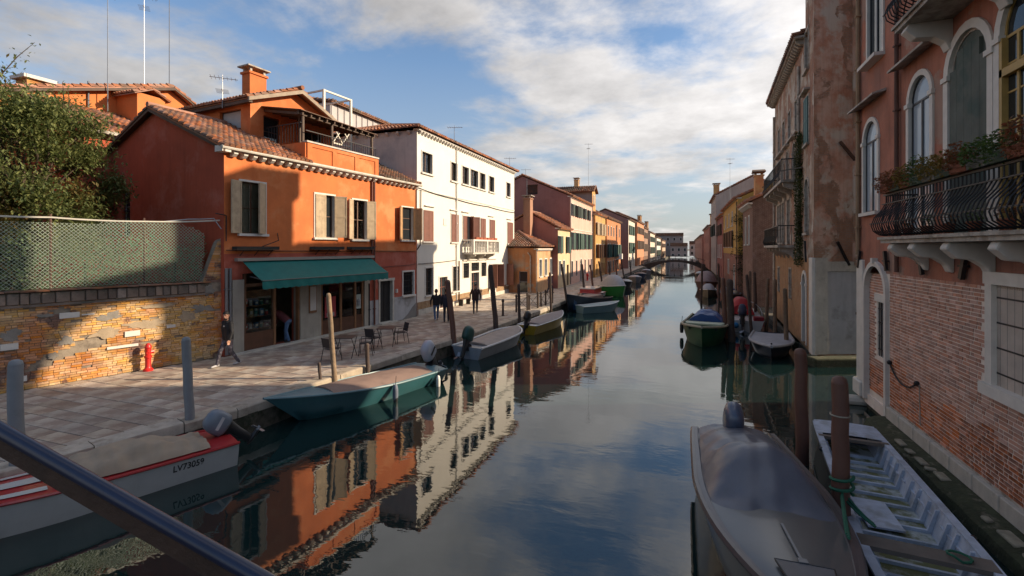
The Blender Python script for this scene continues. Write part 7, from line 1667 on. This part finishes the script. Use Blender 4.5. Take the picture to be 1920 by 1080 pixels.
# ================================================================ bridge the picture is taken from
br = thing('near_bridge', 'arched bridge with dark blue tubular handrail at bottom left', 'bridge', (0, 0, 0))
NAVY = mat('navy_rail_paint', (0.012, 0.019, 0.048), 0.34, 0.15, 6, coat=0.3); RUSTP = mat('rusty_plate', (0.06, 0.032, 0.02), 0.8, 0.35, 8, bump=0.4)
ra, rb2 = Vector((-1.78, 0.76, 4.205)), Vector((-0.90, 0.875, 3.90)); rd_ = (rb2 - ra)
e0, e1 = ra - rd_ * 1.1, ra + rd_ * 2.1
MB().tube([e0, e1], 0.0185, 20).build('handrail', NAVY, br, smooth=True)
MB().tube([e1 - rd_.normalized() * 0.001, e1 + rd_.normalized() * 0.012], [0.0185, 0.012], 20).build('rail_end', NAVY, br, smooth=True)
MB().bar(e0 + Vector((0, 0.0, -0.041)), e1 + Vector((0, 0.0, -0.041)), 0.012, 0.05).build('flat_bar', RUSTP, br)
dn = lambda x_: 3.1 - 0.022 * (x_ + 3.5) ** 2
xs_ = [-11.5 + i * 0.69 for i in range(25)]
MB().prism([(x_, dn(x_)) for x_ in xs_] + [(5.06, -1.2), (3.9, -1.2)] + [(x_, 2.55 - 0.045 * (x_ + 3.4) ** 2) for x_ in [3.6 - i * 0.7 for i in range(21)]] + [(-10.7, -1.2), (-11.5, -1.2)], 3.6, 'y', -2.9).build('arch', BST, br)
for x_ in (-5.0, -7.0): MB().tube([(x_, 0.62, dn(x_) - 0.05), (x_, 0.72, dn(x_) + 1.35)], 0.02, 6).build('baluster', NAVY, br)
for e_ in (e0, e1): MB().tube([(e_.x, 0.62, dn(e_.x) - 0.05), e_], 0.02, 6).build('baluster', NAVY, br)
MB().tube([e0, (-5.0, 0.72, dn(-5.0) + 1.35), (-7.0, 0.72, dn(-7.0) + 1.35), (-11, 0.72, dn(-11) + 1.35)], 0.027, 10).build('handrail_run', NAVY, br, smooth=True)
# ================================================================ people
SKIN = mat('skin', (0.42, 0.22, 0.15), 0.6, 0.08, 8); HAIR = mat('dark_hair', (0.012, 0.009, 0.008), 0.7, 0.2, 20)
def person(label, loc, rz, pose, mats, hair=HAIR, hs=1.0, extra=None):
    """one continuous body: tapered limbs fused by a voxel remesh, then coloured by the nearest limb. Local +y is forward.
    pose: joint positions; mats: skin, top, trousers, shoes"""
    J = {k: Vector(v) for k, v in pose.items()}
    cap = []                                            # (a, b, ra, rb, material index)
    def c(a, b2, ra, rb_, m): cap.append((Vector(a), Vector(b2), ra, rb_, m))
    hip, chest, neck, head = J['hip'], J['chest'], J['neck'], J['head']
    up = (neck - hip).normalized(); side = (J['rsh'] - J['lsh']).normalized(); fw = up.cross(side).normalized()
    if fw.y < 0 and abs(fw.y) > 0.3: fw = -fw
    for sx in (-1, 1): c(hip + side * 0.075 * sx, chest + side * 0.085 * sx, 0.125, 0.135, 1); c(hip + side * 0.08 * sx - up * 0.05, hip + side * 0.08 * sx + up * 0.06, 0.115, 0.12, 2)
    c(chest + side * 0.09, J['rsh'], 0.11, 0.075, 1); c(chest - side * 0.09, J['lsh'], 0.11, 0.075, 1); c(chest, neck, 0.11, 0.065, 1); c(neck, head - up * 0.05, 0.056, 0.055, 0)
    hu = (head - neck).normalized() * 0.6 + Vector((0, 0, 0.4)); hu.normalize(); hf = J.get('look', fw); hf = (hf - hu * hf.dot(hu)).normalized(); hsd = hf.cross(hu)
    c(head - hu * 0.05 + hf * 0.015, head + hu * 0.06, 0.078, 0.09, 0); c(head - hu * 0.085 + hf * 0.045, head - hu * 0.05 + hf * 0.04, 0.05, 0.058, 0)
    c(head + hf * 0.095 + hu * 0.015, head + hf * 0.108 - hu * 0.022, 0.011, 0.017, 0)
    c(head + hf * 0.075 + hu * 0.04 - hsd * 0.04, head + hf * 0.075 + hu * 0.04 + hsd * 0.04, 0.02, 0.02, 0); c(head + hf * 0.088 - hu * 0.062 - hsd * 0.018, head + hf * 0.088 - hu * 0.062 + hsd * 0.018, 0.013, 0.013, 0)
    for sx in (-1, 1): c(head + hsd * 0.088 * sx - hu * 0.012, head + hsd * 0.09 * sx + hu * 0.025, 0.016, 0.02, 0)
    for s_ in 'rl':
        c(J[s_ + 'sh'], J[s_ + 'el'], 0.066, 0.052, 1); c(J[s_ + 'el'], J[s_ + 'wr'], 0.052, 0.038, 1)
        d = (J[s_ + 'wr'] - J[s_ + 'el']).normalized(); sd = d.cross(fw).normalized() if d.cross(fw).length > 0.1 else side; w0 = J[s_ + 'wr']; pf = fw - d * fw.dot(d)
        c(w0, w0 + d * 0.045, 0.027, 0.03, 0); c(w0 + d * 0.05 + pf * 0.02, w0 + d * 0.095 + pf * 0.025, 0.024, 0.022, 0); c(w0 + d * 0.05 - pf * 0.02, w0 + d * 0.095 - pf * 0.025, 0.024, 0.022, 0)
        for k in range(4):
            o_ = pf.normalized() * (0.036 - 0.024 * k); ln = (0.062, 0.072, 0.066, 0.05)[k]; cu_ = sd * (0.02 if s_ == 'r' else -0.02); b0 = w0 + d * 0.1 + o_; b1 = b0 + d * ln * 0.55 + cu_ * 0.4; c(b0, b1, 0.0105, 0.0095, 0); c(b1, b1 + d * ln * 0.5 + cu_, 0.0095, 0.008, 0)
        c(w0 + d * 0.03 + pf.normalized() * 0.03, w0 + d * 0.075 + pf.normalized() * 0.058, 0.013, 0.011, 0); c(w0 + d * 0.075 + pf.normalized() * 0.058, w0 + d * 0.11 + pf.normalized() * 0.056, 0.011, 0.009, 0)
        hp = hip + side * (0.095 if s_ == 'r' else -0.095) - up * 0.04
        c(hp, J[s_ + 'kn'], 0.098, 0.066, 2); c(J[s_ + 'kn'], J[s_ + 'an'], 0.066, 0.05, 2)
        ft = J[s_ + 'an']; td = J.get(s_ + 'toe', Vector((0, 1, 0))); td = td.normalized(); c(ft + Vector((0, 0, -0.025)) - td * 0.04, ft + Vector((0, 0, -0.045)) + td * 0.1, 0.044, 0.04, 3); c(ft + Vector((0, 0, -0.045)) + td * 0.1, ft + Vector((0, 0, -0.052)) + td * 0.17, 0.04, 0.03, 3)
    mb = MB()
    for a, b2, ra, rb_, m in cap:
        v = b2 - a; L_ = max(v.length, 1e-4); z = v / L_; pts, rs = [], []
        for k in range(4): q = math.pi / 2 * k / 4; pts.append(a - z * ra * math.cos(q)); rs.append(max(0.002, ra * math.sin(q)))
        pts.append(a); rs.append(ra); pts.append(b2); rs.append(rb_)
        for k in range(1, 5): q = math.pi / 2 * k / 4; pts.append(b2 + z * rb_ * math.sin(q)); rs.append(max(0.002, rb_ * math.cos(q)))
        mb.tube(pts, rs, 12)
    me0 = mb.mesh('body_raw', SKIN)
    o = bpy.data.objects.new('body_raw', me0); COL.objects.link(o)
    md = o.modifiers.new('r', 'REMESH'); md.mode = 'VOXEL'; md.voxel_size = 0.0095; sm_ = o.modifiers.new('s', 'SMOOTH'); sm_.factor = 0.5; sm_.iterations = 2
    dg = bpy.context.evaluated_depsgraph_get(); me = bpy.data.meshes.new_from_object(o.evaluated_get(dg)); bpy.data.objects.remove(o)
    me.name = 'body'; me.materials.clear()
    for m in mats: me.materials.append(m)
    idx = []
    for p in me.polygons:
        q = p.center; best = 9; bi = 0
        for a, b2, ra, rb_, m in cap:
            v = b2 - a; u = max(0, min(1, (q - a).dot(v) / max(v.length_squared, 1e-8))); d = (q - a - v * u).length - (ra + (rb_ - ra) * u)
            if d < best: best, bi = d, m
        if bi == 1 and (q - hip).dot(up) < -0.02 and best < 0.02: bi = 2 if J.get('short') else 1
        idx.append(bi)
    me.polygons.foreach_set('material_index', idx); me.polygons.foreach_set('use_smooth', [True] * len(me.polygons)); me.update()
    t = thing('person', label, 'person', loc, rz); t.scale = (hs, hs, hs)
    ob('body', me, t)
    hb = MB(); n_ = 14; secs = []
    for i in range(7):
        a = math.pi / 2 * i / 6.3; secs.append([head + hu * (0.052 + 0.108 * math.sin(a)) - hf * 0.012 + (hsd * math.cos(2 * math.pi * k / n_) * 0.096 + hf * math.sin(2 * math.pi * k / n_) * 0.104) * math.cos(a) + hu * (-0.075 if math.sin(2 * math.pi * k / n_) < 0.25 and i == 0 else 0) for k in range(n_)])
    hb.loft(secs).build('hair', hair, t, smooth='all')
    ey = mat('eye_dark', (0.02, 0.015, 0.012), 0.3)
    for sx in (-1, 1): MB().ball(head + hsd * 0.034 * sx + hf * 0.083 + hu * 0.022, 0.013, 8, 5).build('eye', ey, t)
    if extra: extra(t, J, head, hu, hf, hsd, up, side, fw)
    return t
def stand(stride=0.0, arm=0.25, lean=0.0, armout=0.06):
    z0 = 0.92
    return dict(hip=(0, 0, z0), chest=(0, 0.03 + lean * 0.4, 1.28), neck=(0, 0.03 + lean * 0.6, 1.48), head=(0, 0.06 + lean * 0.75, 1.655), rsh=(0.19, 0.02 + lean * 0.5, 1.42), lsh=(-0.19, 0.02 + lean * 0.5, 1.42),
        rel=(0.25 + armout, -arm * 0.5 + lean * 0.4, 1.14), lel=(-0.25 - armout, arm * 0.5 + lean * 0.4, 1.14), rwr=(0.24 + armout, -arm * 0.4 + lean * 0.3, 0.9), lwr=(-0.24 - armout, arm * 1.1 + lean * 0.3, 0.91),
        rkn=(0.1, stride * 0.55 + 0.03, 0.5), lkn=(-0.1, -stride * 0.28 + 0.05, 0.5), ran=(0.1, stride, 0.09), lan=(-0.1, -stride, 0.1))
J_BLK = mat('black_jacket', (0.012, 0.012, 0.015), 0.8, 0.15, 9); T_CAMO = mat('mottled_trousers', (0.06, 0.055, 0.07), 0.9, 0.4, 14, col2=(0.22, 0.2, 0.24), c2amt=0.5); SHOE_W = mat('pale_trainers', (0.38, 0.37, 0.38), 0.6, 0.15, 20); SHOE_D = mat('dark_shoes', (0.02, 0.018, 0.018), 0.5); JEANS = mat('blue_jeans', (0.07, 0.13, 0.24), 0.85, 0.2, 10); BURG = mat('burgundy_jumper', (0.10, 0.022, 0.028), 0.9, 0.15, 9); NAVYC = mat('navy_coat', (0.018, 0.02, 0.035), 0.85, 0.15, 8); DKJ = mat('dark_jeans', (0.018, 0.022, 0.04), 0.85, 0.15, 8); PURP = mat('purple_coat', (0.05, 0.04, 0.08), 0.85, 0.2, 6)
def beard(t, J, head, hu, hf, hsd, up, side, fw):
    MB().ball(head - hu * 0.09 + hf * 0.05, (0.058, 0.058, 0.045), 10, 6).build('beard', HAIR, t, smooth='all'); q = J['chest'] + fw * 0.135 + up * 0.06 - side * 0.05; MB().ball(q, (0.03, 0.012, 0.03), 8, 5).build('chest_badge', SHOE_W, t)
pz = stand(0.30, 0.12); pz['look'] = (-0.5, 0.85, -0.1); pz['rwr'] = (0.27, 0.0, 0.93)
person('bearded man in black jacket and mottled trousers walking by the garden wall', (-14.6, 12.05, PAVE), R(172), pz, [SKIN, J_BLK, T_CAMO, SHOE_W], extra=beard, hs=1.03)
# man bending into the shop doorway
pz = dict(hip=(0, 0, 0.9), chest=(0.02, 0.3, 1.16), neck=(0.03, 0.45, 1.3), head=(0.03, 0.58, 1.4), rsh=(0.2, 0.4, 1.25), lsh=(-0.17, 0.4, 1.25), rel=(0.26, 0.42, 0.98), lel=(-0.24, 0.45, 0.98), rwr=(0.24, 0.5, 0.76), lwr=(-0.22, 0.55, 0.76), rkn=(0.1, 0.1, 0.5), lkn=(-0.1, 0.02, 0.5), ran=(0.12, 0.1, 0.09), lan=(-0.12, -0.1, 0.09), look=(0, 0.8, -0.5))
pp_ = Mo @ Vector((2.75, 0.05, PAVE + 0.06))
person('man in burgundy jumper and jeans bending in the shop doorway', pp_, ORZ + R(35), pz, [SKIN, BURG, JEANS, SHOE_D], hair=mat('grey_hair', (0.3, 0.28, 0.26), 0.8))
def bag(t, J, *a):
    w0 = J['rwr']; MB().box(w0.x - 0.03, w0.x + 0.08, w0.y - 0.2, w0.y + 0.2, w0.z - 0.5, w0.z - 0.15).build('shopping_bag', BLACK_PL, t); MB().tube([(w0.x + 0.02, w0.y - 0.1, w0.z - 0.16), (w0.x + 0.02, w0.y, w0.z - 0.05), (w0.x + 0.02, w0.y + 0.1, w0.z - 0.16)], 0.012, 5).build('bag_handle', BLACK_PL, t)
person('person in dark navy coat carrying a bag, right one of walking couple', (-12.15, 23.2, PAVE), R(25), stand(0.16, 0.1), [SKIN, NAVYC, DKJ, SHOE_D], extra=bag)
person('person in black jacket and blue jeans, left one of walking couple', (-12.95, 23.55, PAVE), R(35), stand(0.26, 0.2), [SKIN, J_BLK, JEANS, SHOE_W], hs=0.96)
person('person in dark clothes walking past the white palazzo door', (-12.1, 26.9, PAVE), R(205), stand(0.28, 0.25), [SKIN, mat('brown_coat', (0.05, 0.03, 0.025), 0.9), DKJ, SHOE_D])
person('distant person in purple coat striding near the low house', (-11.3, 41.2, PAVE), R(-20), stand(0.3, 0.25), [SKIN, PURP, DKJ, SHOE_D], hair=mat('grey_hair', (0.3, 0.28, 0.26)))
